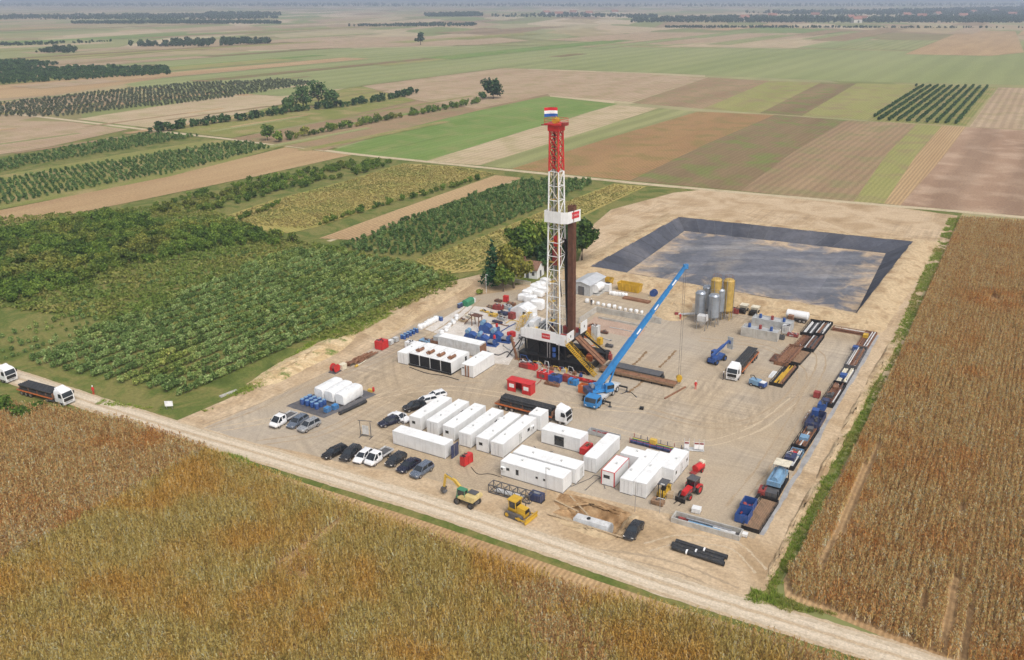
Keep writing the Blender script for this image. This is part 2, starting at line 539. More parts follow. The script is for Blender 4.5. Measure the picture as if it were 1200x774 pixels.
ROADPX = [(-40, 424), (20, 443), (100, 470), (215, 506), (300, 531), (400, 561), (500, 591), (600, 624), (700, 658), (800, 691), (900, 722), (1000, 753), (1080, 778), (1300, 850)]
M_RUTL = earth('pale_rut', [C(210, 193, 168), C(222, 206, 182), C(204, 186, 160)], scale=.5, fine=3, bump=.3)
M_RUTD = earth('dark_rut', [C(184, 162, 132), C(202, 180, 150), C(190, 168, 138)], scale=.5, fine=3, bump=.4)
for d, w, mt, sd_ in ((.85, .75, M_RUTL, 1), (-.85, .75, M_RUTL, 2), (0, .5, M_RUTD, 3), (2.3, .5, M_RUTD, 4), (-2.2, .6, M_RUTD, 5)):
    sheet('wheel_track', world_ribbon(offset_line(ROADPX, d), w, .1, 16, sd_), .031, mt)
sheet('field_track', ribbon_outline([(-300, 100), (0, 132), (170, 152), (350, 173), (425, 182), (540, 194), (640, 204), (740, 214.5), (900, 229), (1050, 242), (1200, 255), (1500, 283)], 4.0, .3, 4, 3), .05, M_ROADG)
sheet('orchard_track', ribbon_outline([(385, 283), (460, 258), (530, 232), (600, 213)], 2.2, .3, 6, 4), .012, M_ROADG)

# ---- strips of farmland: outlines on the plain
F = []
def field(px, mat, z=.03):
    o = sheet('field', P2(px), z + .003 * len(F), mat); F.append(o); return o
_C0 = C
def C(r, gg, b, k=K):
    w = .14                                             # dry, dusty late-summer tones
    return _C0(r * (1 - w) + 168 * w, gg * (1 - w) + 150 * w, b * (1 - w) + 118 * w, k)
CR = dict(
    stubble=crop('stubble', C(178, 146, 108), C(196, 166, 124), 1.5, .35),
    pale=crop('pale_bare_soil', C(188, 166, 134), C(202, 182, 150), 4, .15, cc=C(172, 160, 118)),
    pink=crop('pinkish_bare_soil', C(176, 150, 122), C(190, 166, 138), 5, .2, cc=C(162, 148, 108)),
    brown=crop('brown_tilled_soil', C(150, 124, 96), C(168, 142, 110), 3.5, .18, cc=C(142, 134, 92)),
    furrow=crop('furrowed_soil', C(150, 120, 98), C(172, 142, 118), 26, .22, cc=C(188, 160, 136)),
    green=crop('green_sward', C(104, 134, 62), C(122, 148, 78), 5, .10, cc=C(134, 144, 84)),
    olive=crop('olive_sward', C(140, 146, 92), C(158, 158, 108), 14, .2),
    pasture=crop('long_pasture', C(136, 146, 92), C(152, 158, 106), 30, .1, scale=.012),
    yellow=crop('yellowing_crop', C(166, 156, 82), C(182, 164, 98), 1.6, .3, cc=C(138, 146, 72)),
    rust=crop('rusty_crop', C(158, 122, 84), C(172, 136, 92), 1.6, .3, cc=C(140, 124, 74)),
    dusk=crop('brown_green_crop', C(126, 106, 78), C(146, 124, 92), 2.5, .12, cc=C(114, 130, 66)),
    lime=crop('lime_crop', C(146, 148, 84), C(160, 156, 96), 2, .15, cc=C(150, 134, 96)),
    soil=crop('corn_soil', C(176, 140, 98), C(204, 170, 126), .75, .3),
    weeds=crop('weedy_strip', C(124, 132, 66), C(148, 146, 84), 2, .25, cc=C(168, 150, 104)),
)
C = _C0
# beyond the field track, right of the mast
field([(385, 178), (470, 152), (560, 130), (640, 113), (724, 122), (620, 152), (500, 189)], CR['green'])
field([(500, 189), (620, 152), (722, 124), (772, 127), (680, 157), (562, 194)], CR['pale'])
field([(562, 194), (680, 157), (772, 127), (818, 131), (720, 160), (600, 198)], CR['olive'])
field([(600, 198), (720, 160), (818, 131), (908, 135), (830, 168), (738, 212)], CR['rust'])
field([(738, 212), (830, 168), (908, 135), (992, 141), (930, 178), (868, 224)], CR['dusk'])
field([(868, 224), (930, 178), (992, 141), (1074, 146), (1040, 180), (1000, 237)], CR['brown'])
field([(1000, 237), (1040, 180), (1074, 146), (1104, 148), (1074, 182), (1036, 239)], CR['lime'])
field([(1036, 239), (1074, 182), (1104, 148), (1132, 149), (1105, 185), (1055, 241)], CR['stubble'])
field([(1055, 241), (1105, 185), (1132, 149), (1330, 160), (1330, 266), (1180, 252)], CR['furrow'])
field([(640, 112), (700, 97), (770, 88), (830, 91), (740, 120)], CR['pink'])
field([(740, 121), (830, 91), (902, 95), (824, 128)], CR['brown'])
field([(824, 128), (902, 95), (962, 97), (890, 133)], CR['lime'])
field([(890, 133), (962, 97), (1004, 98), (940, 136)], CR['dusk'])
field([(940, 136), (1004, 98), (1074, 100), (1016, 141)], CR['lime'])
field([(1016, 142), (1074, 100), (1168, 103), (1132, 148)], CR['weeds'])
field([(1136, 149), (1170, 103), (1340, 106), (1340, 158)], CR['pink'])
field([(420, 100), (560, 80), (770, 87), (640, 111), (560, 128), (490, 118)], CR['pink'])
field([(60, 82), (300, 60), (560, 54), (900, 57), (1400, 68), (1400, 104), (1000, 96), (770, 86), (560, 79), (400, 98), (200, 110)], CR['pasture'])
field([(560, 53), (900, 56), (1400, 66), (1400, 50), (1000, 47), (700, 48)], CR['olive'], .2)
field([(770, 55), (930, 44), (1010, 46), (960, 57)], CR['pale'], .2)
field([(1060, 64), (1130, 36), (1190, 37), (1200, 62), (1160, 66)], CR['stubble'], .2)
field([(640, 47), (760, 38), (960, 40), (930, 46), (780, 53)], CR['pink'], .2)
field([(130, 58), (260, 46), (560, 42), (620, 48), (560, 53), (300, 59)], CR['pink'], .2)
field([(-300, 62), (-100, 48), (180, 46), (130, 58), (0, 72)], CR['olive'], .2)
# left of the mast, beyond the track
field([(-220, 170), (-60, 140), (80, 143), (150, 152), (60, 172), (-120, 200)], CR['pink'])
field([(-300, 128), (-60, 100), (90, 78), (190, 92), (60, 112), (-100, 122)], CR['stubble'])
field([(90, 140), (230, 118), (370, 97), (420, 100), (300, 130), (190, 152)], CR['pale'])
field([(190, 152), (300, 131), (420, 101), (488, 118), (390, 140), (270, 162)], CR['weeds'])
field([(270, 163), (390, 141), (490, 119), (560, 130), (470, 152), (380, 177)], CR['brown'])
# this side of the track
field([(-120, 232), (0, 206), (70, 194), (150, 180), (250, 164), (330, 172), (220, 205), (0, 246), (-150, 280)], CR['weeds'])
field([(-160, 306), (0, 247), (200, 207), (335, 173), (412, 182), (300, 207), (150, 238), (0, 268), (-140, 306)], CR['stubble'])
field([(240, 262), (316, 236), (400, 214), (472, 192), (540, 196), (582, 204), (520, 220), (450, 240), (374, 266), (340, 274)], CR['yellow'])
field([(374, 280), (450, 252), (580, 206), (612, 209), (520, 240), (420, 282)], CR['stubble'])
field([(486, 306), (560, 280), (640, 246), (718, 216), (758, 219), (700, 246), (620, 286), (560, 318), (520, 322)], CR['yellow'])
# beneath the standing maize
SOIL_L = P2([(-160, 470), (60, 488), (150, 502), (250, 533), (400, 580), (500, 612), (600, 646), (700, 681), (800, 714), (900, 745), (985, 774), (1080, 806), (1100, 900), (-300, 960)])
SOIL_R = P2([(918, 680), (960, 604), (1010, 505), (1050, 424), (1090, 330), (1124, 257), (1210, 262), (1420, 276), (1500, 560), (1400, 930), (1180, 806), (1110, 778), (980, 724), (920, 700)])
sheet('field', SOIL_L, .014, CR['soil'])
sheet('field', SOIL_R, .014, CR['soil'])

# narrow farm strips stretching away across the plain
rs_ = random.Random(77)
kinds_ = ['pink', 'pale', 'stubble', 'olive', 'pasture', 'weeds', 'brown', 'dusk', 'green', 'pink', 'stubble', 'lime']
for i in range(64):
    px_, py_ = (rs_.uniform(-100, 640), rs_.uniform(24, 92)) if i < 40 else (rs_.uniform(560, 1300), rs_.uniform(12, 52))
    c0 = at(px_, py_); k_ = c0.y / 1000
    L_ = rs_.uniform(180, 520) * (.6 + k_ * .5); W_ = rs_.uniform(16, 42) * (.6 + k_ * .55)
    q = [c0 + AX_A * (a_ * L_ / 2) + AX_B * (b_ * W_ / 2) for a_, b_ in ((-1, -1), (1, -1), (1, 1), (-1, 1))]
    sheet('field', [tuple(p_[:2]) for p_ in q], .25 + .004 * i, CR[rs_.choice(kinds_ if i < 40 else ['pink', 'pale', 'stubble', 'olive', 'pasture', 'brown', 'weeds'])])

for i in range(30):
    px_, py_ = (rs_.uniform(-160, 500), rs_.uniform(98, 172)) if i < 30 else (rs_.uniform(600, 1200), rs_.uniform(92, 225))
    c0 = at(px_, py_); k_ = c0.y / 600
    L_ = rs_.uniform(60, 170) * k_; W_ = rs_.uniform(2.5, 9) * k_
    if i >= 30:
        W_ = rs_.uniform(.7, 2.2) * k_; L_ *= 1.1
    q = [c0 + AX_A * (a_ * L_ / 2) + AX_B * (b_ * W_ / 2) for a_, b_ in ((-1, -1), (1, -1), (1, 1), (-1, 1))]
    if min(p_.y for p_ in q) < 330 and px_ > 560:
        continue
    sheet('field', [tuple(p_[:2]) for p_ in q], .16 + .0009 * i, CR[rs_.choice(['olive', 'weeds', 'green', 'brown', 'dusk', 'stubble'] if i < 30 else ['stubble', 'brown', 'olive', 'dusk'])])

# ---- lined storage pit
def ring(poly, per=26):
    out = []
    for i in range(len(poly)):
        a, b_ = Vector(poly[i]), Vector(poly[(i + 1) % len(poly)])
        out += [tuple(a.lerp(b_, k / per)) for k in range(per)]
    return out
def rr(a):
    return random.uniform(-a, a)
mb = MB()
loops = [(offset_poly(pit_rim, 8.0), -.05, .5), (offset_poly(pit_rim, 5.0), .62, .4), (offset_poly(pit_rim, 3.0), RIM_Z + .05, .3), (offset_poly(pit_rim, 1.2), RIM_Z + .10, .15), (offset_poly(pit_rim, -.25), RIM_Z - .10, 0)]
rings = []
for pl, z, j in loops:
    rings.append([(x + rr(j), y + rr(j), z + (rr(.12) if z > 0.3 else 0)) for x, y in ring(pl)])
mb.quad_strip(rings, caps=False)
tag(mb.build('embankment', M_BANK, smooth=60), kind='structure')

def liner(name, silt):
    m, nt, b = node_mat(name)
    geo = N(nt, 'NewGeometry'); oi = N(nt, 'ObjectInfo')
    n1 = N(nt, 'TexNoise', Scale=.045, Detail=7.0, Roughness=.62, Distortion=.4); nt.links.new(geo.outputs['Position'], n1.inputs['Vector'])
    n2 = N(nt, 'TexNoise', Scale=.9, Detail=5.0, Roughness=.7); nt.links.new(geo.outputs['Position'], n2.inputs['Vector'])
    base = mixc(nt, oi.outputs['Random'], C(74, 76, 84), C(88, 90, 99))
    if silt:
        base = mixc(nt, oi.outputs['Random'], C(100, 102, 109), C(112, 113, 120))
        c = mixc(nt, ramp(nt, n1.outputs[0], [(.50, g(0)), (.60, g(.4)), (.62, g(.1)), (.68, g(.8))]), base, C(176, 164, 148))
        mp = N(nt, 'Mapping'); mp.inputs['Rotation'].default_value = (0, 0, -PHI); mp.inputs['Scale'].default_value = (.02, .11, 1); nt.links.new(geo.outputs['Position'], mp.inputs['Vector'])
        n3 = N(nt, 'TexNoise', Scale=1.0, Detail=6.0, Roughness=.6); nt.links.new(mp.outputs[0], n3.inputs['Vector'])
        c = mixc(nt, ramp(nt, n3.outputs[0], [(.50, g(0)), (.72, g(.5))]), c, C(168, 166, 166))
        # silt washed down the banks gathers along the foot of the slopes
        mr = N(nt, 'Mapping'); mr.inputs['Rotation'].default_value = (0, 0, -PHI); nt.links.new(geo.outputs['Position'], mr.inputs['Vector'])
        sp = N(nt, 'SeparateXYZ'); nt.links.new(mr.outputs[0], sp.inputs[0])
        uv = [(Vector((p[0], p[1], 0)).dot(AX_B), Vector((p[0], p[1], 0)).dot(AX_A)) for p in P2([(734, 320), (802, 271), (1038, 297), (1003, 368)], RIM_Z - 3.3)]
        us = sorted(q[0] for q in uv); vs = sorted(q[1] for q in uv)
        dist = None
        for k_, (lo_, hi_) in ((0, (us[1], us[2])), (1, (vs[1], vs[2]))):
            for sgn, lim in ((1, lo_), (-1, hi_)):
                q = N(nt, 'Math', operation='MULTIPLY_ADD'); q.inputs[1].default_value = sgn; q.inputs[2].default_value = -sgn * lim
                nt.links.new(sp.outputs[k_], q.inputs[0])
                if dist is None:
                    dist = q.outputs[0]
                else:
                    mn = N(nt, 'Math', operation='MINIMUM'); nt.links.new(dist, mn.inputs[0]); nt.links.new(q.outputs[0], mn.inputs[1]); dist = mn.outputs[0]
        n4 = N(nt, 'TexNoise', Scale=.11, Detail=7.0, Roughness=.68, Distortion=.8); nt.links.new(geo.outputs['Position'], n4.inputs['Vector'])
        sm = N(nt, 'Math', operation='MULTIPLY_ADD'); sm.inputs[1].default_value = -.022; nt.links.new(dist, sm.inputs[0]); nt.links.new(n4.outputs[0], sm.inputs[2])
        c = mixc(nt, ramp(nt, sm.outputs[0], [(.40, g(0)), (.50, g(.45)), (.58, g(.9))]), c, C(196, 172, 142))
    else:
        c = mixc(nt, ramp(nt, n1.outputs[0], [(.5, g(0)), (.75, g(.3))]), base, C(150, 144, 140))
    c = mixc(nt, 1.0, c, ramp(nt, n2.outputs[0], [(.3, g(.84)), (.7, g(1.14))]), 'MULTIPLY')
    n7 = N(nt, 'TexNoise', Scale=.28, Detail=6.0, Roughness=.7, Distortion=.5); nt.links.new(geo.outputs['Position'], n7.inputs['Vector'])
    c = mixc(nt, 1.0, c, ramp(nt, n7.outputs[0], [(.32, g(.78)), (.66, g(1.16))]), 'MULTIPLY')
    nt.links.new(c, b.inputs['Base Color']); b.inputs['Roughness'].default_value = .9; b.inputs['Specular IOR Level'].default_value = .2
    bp = N(nt, 'Bump', Strength=.3, Distance=.15); nt.links.new(n2.outputs[0], bp.inputs['Height']); nt.links.new(bp.outputs[0], b.inputs['Normal'])
    return m
M_LIN, M_LINF = liner('geomembrane', False), liner('geomembrane_silted', True)
M_SEAM = paint('weld_seam', (.085, .088, .098), .7)
pit = thing('lined_pit', 'large open storage pit lined with dark grey plastic sheeting beyond the silos', 'pit', (0, 0, 0))
FZ = RIM_Z - 3.3; fl = P2([(734, 320), (802, 271), (1038, 297), (1003, 368)], FZ)
for i in range(4):
    a0, a1 = Vector(pit_rim[i]), Vector(pit_rim[(i + 1) % 4]); b0, b1 = Vector(fl[i]), Vector(fl[(i + 1) % 4])
    n = max(3, round((a1 - a0).length / 6.5))
    for k in range(n):
        s0, s1 = k / n, (k + 1) / n + (.004 if k < n - 1 else 0)
        mb = MB(); rows = []
        for q in range(7):
            t = q / 6
            rows.append([tuple(a0.lerp(a1, s0 + (s1 - s0) * e).lerp(b0.lerp(b1, s0 + (s1 - s0) * e), t)) + (RIM_Z - .06 - 3.24 * t + .05 * math.sin(t * 3.1) + rr(.035) + .03 * (k % 2),) for e in (0, .33, .66, 1)])
        mb.quad_strip(rows, closed=False, caps=False)
        pn = mb.build('liner_panel', M_LIN, pit, 60)
        sq = MB(); ta, tb2 = a0.lerp(a1, s0), b0.lerp(b1, s0)
        sq.tube([(ta.x, ta.y, RIM_Z - .02), ((ta.x + tb2.x) / 2, (ta.y + tb2.y) / 2, RIM_Z - 1.6), (tb2.x, tb2.y, RIM_Z - 3.2)], .05, 5)
        sq.build('weld_seam', M_SEAM, pn)
# floor sheets, welded strips
n = 11
fa, fb, fc, fd = [Vector(p) for p in fl]
for k in range(n):
    s0, s1 = k / n, (k + 1) / n + .003
    mb = MB(); rows = []
    for q in range(15):
        t = q / 14
        rows.append([tuple(fa.lerp(fd, s0 + (s1 - s0) * e).lerp(fb.lerp(fc, s0 + (s1 - s0) * e), t)) + (FZ + rr(.03) + .02 * (k % 2),) for e in (0, .5, 1)])
    mb.quad_strip(rows, closed=False, caps=False)
    mb.build('floor_sheet', M_LINF, pit, 60)

# ---- the small excavation beside the road
mb = MB()
rings = []
for d, z, j in ((.6, .05, .1), (.1, .03, .1), (-.5, -.6, .12), (-1.0, -1.25, .1)):
    rings.append([(x + rr(j), y + rr(j), z + rr(.05)) for x, y in ring(offset_poly(dig_rim, d), 8)])
mb.quad_strip(rings, caps=False)
mb.f.append(tuple(range(len(mb.v) - len(rings[-1]), len(mb.v))))
tag(mb.build('excavation', M_DIG), kind='structure')

# ---- mounds of spoil and sand: low bodies of real height
def mound(name, px, h, mat, seed, kind='structure', n=34, sub=6, z=0.0):
    r = random.Random(seed)
    poly = [Vector(p) for p in P2(px, z)]
    L = [Vector(p) for p in smooth_line([tuple(p) for p in poly] + [tuple(poly[0])], 6)][:-1]
    cen = sum(L, Vector((0, 0))) / len(L)
    mb = MB(); rings = []
    for q in range(sub):
        t = q / (sub - 1); f = 1 - .92 * t
        rings.append([(cen.x + (p.x - cen.x) * f + r.uniform(-.2, .2), cen.y + (p.y - cen.y) * f + r.uniform(-.2, .2), z + (-.05 if q == 0 else h * (1 - (1 - t) ** 1.7) * r.uniform(.75, 1.15))) for p in L])
    mb.quad_strip(rings, caps=False); mb.f.append(tuple(range(len(mb.v) - len(L), len(mb.v))))
    o = mb.build(name, mat, smooth=50); tag(o, kind=kind); return o
M_BANKG = earth('weedy_bank', [C(206, 180, 138), C(222, 198, 158), C(196, 168, 126), C(214, 188, 146)], scale=.25, fine=1.6, bump=.6, grass=(C(110, 126, 60), .40))
mound('sand_bank', [(286, 452), (318, 430), (368, 404), (404, 390), (418, 394), (400, 412), (360, 432), (318, 452)], .9, M_BANKG, 1)
mound('sand_bank', [(420, 392), (460, 366), (512, 338), (545, 326), (556, 332), (500, 366), (446, 398)], .5, M_BANK, 2)
mound('sand_bank', [(758, 348), (800, 344), (812, 360), (800, 376), (770, 372)], 1.3, M_BANK, 3)
mound('sand_bank', [(850, 356), (930, 360), (1000, 374), (1000, 381), (930, 372), (858, 368)], .7, M_BANK, 4)
mound('spoil_heap', [(646, 588), (662, 578), (724, 594), (742, 604), (730, 606), (680, 588), (658, 598)], .45, M_DIG, 6)
mound('spoil_heap', [(735, 608), (742, 603), (750, 606), (736, 628), (724, 632), (718, 630)], .4, M_BANK, 7)
mound('spoil_heap', [(640, 604), (652, 602), (700, 622), (724, 630), (716, 634), (676, 624)], .3, M_BANK, 8)
for i, q in enumerate([((1042, 400), (1058, 396), (1026, 450), (1012, 454)), ((1010, 458), (1022, 456), (996, 505), (984, 505)), ((982, 512), (994, 510), (966, 560), (955, 560)), ((952, 568), (964, 566), (930, 625), (920, 625)), ((918, 632), (928, 632), (908, 674), (896, 678))]):
    mound('sand_bank', q, .45, M_BANK, 20 + i)


# ---- tyre marks across the pad
M_TRKD = earth('tyre_mark_dark', [C(162, 142, 116), C(182, 161, 133), C(172, 153, 128)], scale=.4, fine=3, bump=.3)
M_TRKL = earth('tyre_mark_pale', [C(190, 170, 142), C(204, 184, 156), C(184, 164, 136)], scale=.4, fine=3, bump=.3)
TP = [[(230, 508), (330, 490), (420, 470), (520, 455), (640, 472), (760, 482)], [(300, 520), (380, 506), (450, 470), (500, 450), (565, 446)], [(760, 482), (840, 500), (905, 482), (940, 440), (900, 408), (820, 398)], [(700, 500), (800, 521), (880, 505), (932, 468)], [(862, 458), (850, 500), (832, 540), (838, 585)], [(882, 545), (858, 505), (870, 462), (888, 428)], [(778, 420), (820, 440), (880, 470), (925, 520)], [(930, 400), (962, 420), (942, 470), (900, 540), (858, 596)], [(650, 648), (730, 652), (800, 668), (862, 694)], [(758, 642), (800, 632), (860, 640), (892, 670)], [(880, 385), (900, 430), (905, 480), (880, 530), (840, 560)], [(240, 500), (300, 478), (370, 446), (440, 425), (520, 385), (560, 350)], [(720, 480), (780, 500), (850, 480), (880, 440)]]
for i, pth in enumerate(TP):
    if i in (4, 5, 6, 10, 12):
        continue
    for d in (-.95, .95):
        sheet('tyre_mark', world_ribbon(offset_line(pth, d), .34 if i % 2 else .42, .14, 14, 200 + i), .0225 + .0009 * (i % 3) + (.0004 if d > 0 else 0) + (.0 if i not in (8, 9) else -.004), M_TRKD if i % 3 else M_TRKL)
M_DRAIN = paint('drain_liner', (.33, .33, .33), .7, 0, .3, .6, .35)
sheet('drain_strip', world_ribbon([at(891, 627), at(915, 588), at(947, 534), at(976, 482), (at(1004, 436)), at(1028, 393)], .8, .15, 8, 5), .028, M_DRAIN)

# ================================================================== VEGETATION
def quads_mesh(name, cen, nor, sx, sy, mat, roll=None):
    """leaf faces: centres, normals, half sizes"""
    n = len(cen)
    nor = nor / np.linalg.norm(nor, axis=1, keepdims=True)
    ref = np.where(np.abs(nor[:, 2:3]) > .9, np.array([[1., 0, 0]]), np.array([[0, 0, 1.]]))
    u = np.cross(nor, ref); u /= np.linalg.norm(u, axis=1, keepdims=True)
    v = np.cross(nor, u)
    if roll is not None:
        cr, sr = np.cos(roll)[:, None], np.sin(roll)[:, None]
        u, v = u * cr + v * sr, v * cr - u * sr
    sx = sx[:, None]; sy = sy[:, None]
    pts = np.stack([cen - u * sx - v * sy * .3, cen - v * sy, cen + u * sx * .9 + v * sy * .2, cen + v * sy], 1).reshape(-1, 3)
    me = bpy.data.meshes.new(name)
    me.from_pydata(pts.tolist(), [], np.arange(n * 4).reshape(n, 4).tolist())
    me.materials.append(mat)
    return me

def crown_pts(r, blobs, n):
    w = np.array([b[3] * b[4] * b[5] for b in blobs]) ** .7; w /= w.sum()
    k = r.choice(len(blobs), n, p=w)
    B_ = np.array(blobs)[k]
    d = r.normal(size=(n, 3)); d /= np.linalg.norm(d, axis=1, keepdims=True)
    rad = r.uniform(.35, 1, n) ** .45 * r.uniform(.85, 1.12, n)
    p = B_[:, :3] + d * B_[:, 3:6] * rad[:, None]
    nor = d * .8 + r.normal(size=(n, 3)) * .6 + np.array([0, 0, .35])
    return p, nor

def crown_mesh(name, r, blobs, n, size, mat):
    p, nor = crown_pts(r, blobs, n)
    keep = p[:, 2] > .12
    p, nor = p[keep], nor[keep]
    s = size * r.uniform(.6, 1.3, len(p))
    return quads_mesh(name, p, nor, s, s * r.uniform(.7, 1.3, len(p)), mat, r.uniform(0, 6.28, len(p)))

def bush_blobs(r, h, w, k=7):
    out = [(0, 0, h * .52, w * .34, w * .34, h * .40)]
    for i in range(k):
        a = r.uniform(0, 6.28); q = r.uniform(.15, .36) * w; z = r.uniform(.3, .78) * h
        s = r.uniform(.14, .24) * w
        out.append((q * math.cos(a), q * math.sin(a), z, s, s, s * r.uniform(.8, 1.4)))
    return out

def trunk_mesh(name, r, h, rad, mat, limbs=4, spread=.8):
    mb = MB()
    mb.tube([(0, 0, -.05), (rr(.05), rr(.05), h * .35), (rr(.1) * spread, rr(.1) * spread, h * .75)], [rad, rad * .75, rad * .35], 6)
    for i in range(limbs):
        a = i * 6.28 / limbs + r.uniform(-.4, .4); z = h * r.uniform(.22, .42)
        mb.tube([(0, 0, z), (math.cos(a) * spread * .5, math.sin(a) * spread * .5, z + h * .22), (math.cos(a) * spread, math.sin(a) * spread, z + h * .42)], [rad * .5, rad * .35, rad * .15], 5)
    return mb.mesh(name, mat, 60)

M_BARK = paint('bark', (.10, .075, .05), .95, 0, .4, 4, .2)
LV_ORCH = leaves('orchard_leaves', [C(56, 74, 38), C(88, 108, 58), C(114, 132, 76), C(146, 156, 106)], .05, C(122, 126, 64), .4, .60, 2.0)
LV_HAZEL = leaves('hazel_leaves', [C(44, 64, 24), C(72, 94, 36), C(94, 116, 46), C(122, 138, 60)], .04, C(116, 112, 54), .3, .56, 1.6)
LV_DARK = leaves('dark_leaves', [C(28, 46, 26), C(48, 70, 38), C(66, 90, 48), C(90, 110, 60)], .03, None, .2)
LV_MID = leaves('orchard_leaves_mid', [C(46, 66, 34), C(70, 94, 48), C(92, 114, 62), C(118, 136, 82)], .03, None, .3, .5, 1.6)
LV_GREYG = leaves('far_orchard_leaves', [C(62, 70, 52), C(84, 90, 68), C(104, 108, 84)], .01, None, .2)
LV_TREE = leaves('broad_leaves', [C(36, 54, 22), C(62, 84, 32), C(90, 110, 42), C(118, 132, 54)], .03, None, .25)
LV_YEL = leaves('yellowing_leaves', [C(64, 68, 28), C(104, 106, 44), C(138, 132, 58), C(156, 142, 74)], .03, None, .25)
LV_CON = leaves('conifer_needles', [C(14, 34, 22), C(28, 56, 34), C(40, 74, 44)], .03, None, .1)
LV_GRASS = leaves('grass_blades', [C(88, 108, 40), C(112, 134, 50), C(130, 146, 60), C(154, 158, 86)], .08, C(140, 130, 78), .3, .56)
LV_CORN1 = leaves('maize_dry', [C(104, 78, 48), C(154, 118, 74), C(182, 148, 98), C(218, 194, 148)], .06, C(146, 110, 66), .4, .58, 1.95)
LV_CORN2 = leaves('maize_turning', [C(98, 88, 46), C(150, 130, 70), C(178, 150, 92), C(216, 192, 142)], .07, C(156, 126, 72), .4, .54, 1.85)
LV_SOY = leaves('yellow_crop_leaves', [C(120, 112, 60), C(150, 138, 80), C(172, 154, 98), C(134, 132, 74)], .05, C(118, 122, 64), .25, .54, 1.25)
LV_WEED = leaves('weed_leaves', [C(84, 94, 40), C(108, 116, 52), C(128, 130, 64), C(148, 140, 84)], .05, C(92, 112, 48), .25, .5, 1.3)
LV_FAR = leaves('far_leaves', [C(34, 50, 30), C(52, 70, 40), C(70, 88, 50)], .003, None, .15)

def corn_mesh(name, r, mat):
    """one dry maize plant: stalk, drooping leaves, tassel, cob"""
    v, f = [], []
    def strip(pts, wid):
        pts = np.array(pts); d = pts[-1] - pts[0]; u = np.cross(d, [0, 0, 1.0]); nrm = np.linalg.norm(u)
        u = u / nrm if nrm > 1e-3 else np.array([1., 0, 0])
        b0 = len(v)
        for p, w in zip(pts, wid):
            v.append(tuple(p - u * w)); v.append(tuple(p + u * w))
        for i in range(len(pts) - 1):
            f.append((b0 + 2 * i, b0 + 2 * i + 1, b0 + 2 * i + 3, b0 + 2 * i + 2))
    h = r.uniform(1.75, 2.1)
    lean = r.uniform(-.12, .12, 2)
    strip([(0, 0, 0), (lean[0] * .5, lean[1] * .5, h * .55), (lean[0], lean[1], h)], [.03, .025, .015])
    v += [(0, -.03, 0), (0, .03, 0), (lean[0], lean[1] + .015, h), (lean[0], lean[1] - .015, h)]
    f.append((len(v) - 4, len(v) - 3, len(v) - 2, len(v) - 1))
    for i in range(8):
        z = h * (.25 + .65 * i / 7) + r.uniform(-.06, .06); a = (i % 2) * math.pi + r.uniform(-.7, .7); L = r.uniform(.32, .55) * (1.1 - .4 * abs(i / 7 - .45))
        dx, dy = math.cos(a), math.sin(a); up = r.uniform(.12, .32); dn = r.uniform(-.35, .1)
        strip([(lean[0] * z / h, lean[1] * z / h, z), (dx * L * .5, dy * L * .5, z + up), (dx * L, dy * L, z + dn)], [.045, .075, .02])
    for i in range(3):
        a = r.uniform(0, 6.28)
        strip([(lean[0], lean[1], h), (lean[0] + .14 * math.cos(a), lean[1] + .14 * math.sin(a), h + r.uniform(.15, .3))], [.035, .02])
    me = bpy.data.meshes.new(name); me.from_pydata(v, [], f); me.materials.append(mat)
    return me

def tuft_mesh(name, r, mat, n=16, h=.5, w=.35):
    v, f = [], []
    for i in range(n):
        a = r.uniform(0, 6.28); q = r.uniform(0, w); x, y = q * math.cos(a), q * math.sin(a)
        b = r.uniform(0, 6.28); t = r.uniform(.05, .22); hh = h * r.uniform(.5, 1.1); c_, s_ = math.cos(b) * .05, math.sin(b) * .05
        k = len(v)
        v += [(x - c_, y - s_, 0), (x + c_, y + s_, 0), (x + math.cos(a) * t, y + math.sin(a) * t, hh)]
        f.append((k, k + 1, k + 2))
    me = bpy.data.meshes.new(name); me.from_pydata(v, [], f); me.materials.append(mat); return me

def proto(me):
    return bpy.data.objects.new(me.name, me)            # a source shape for the scatter: never in the scene itself

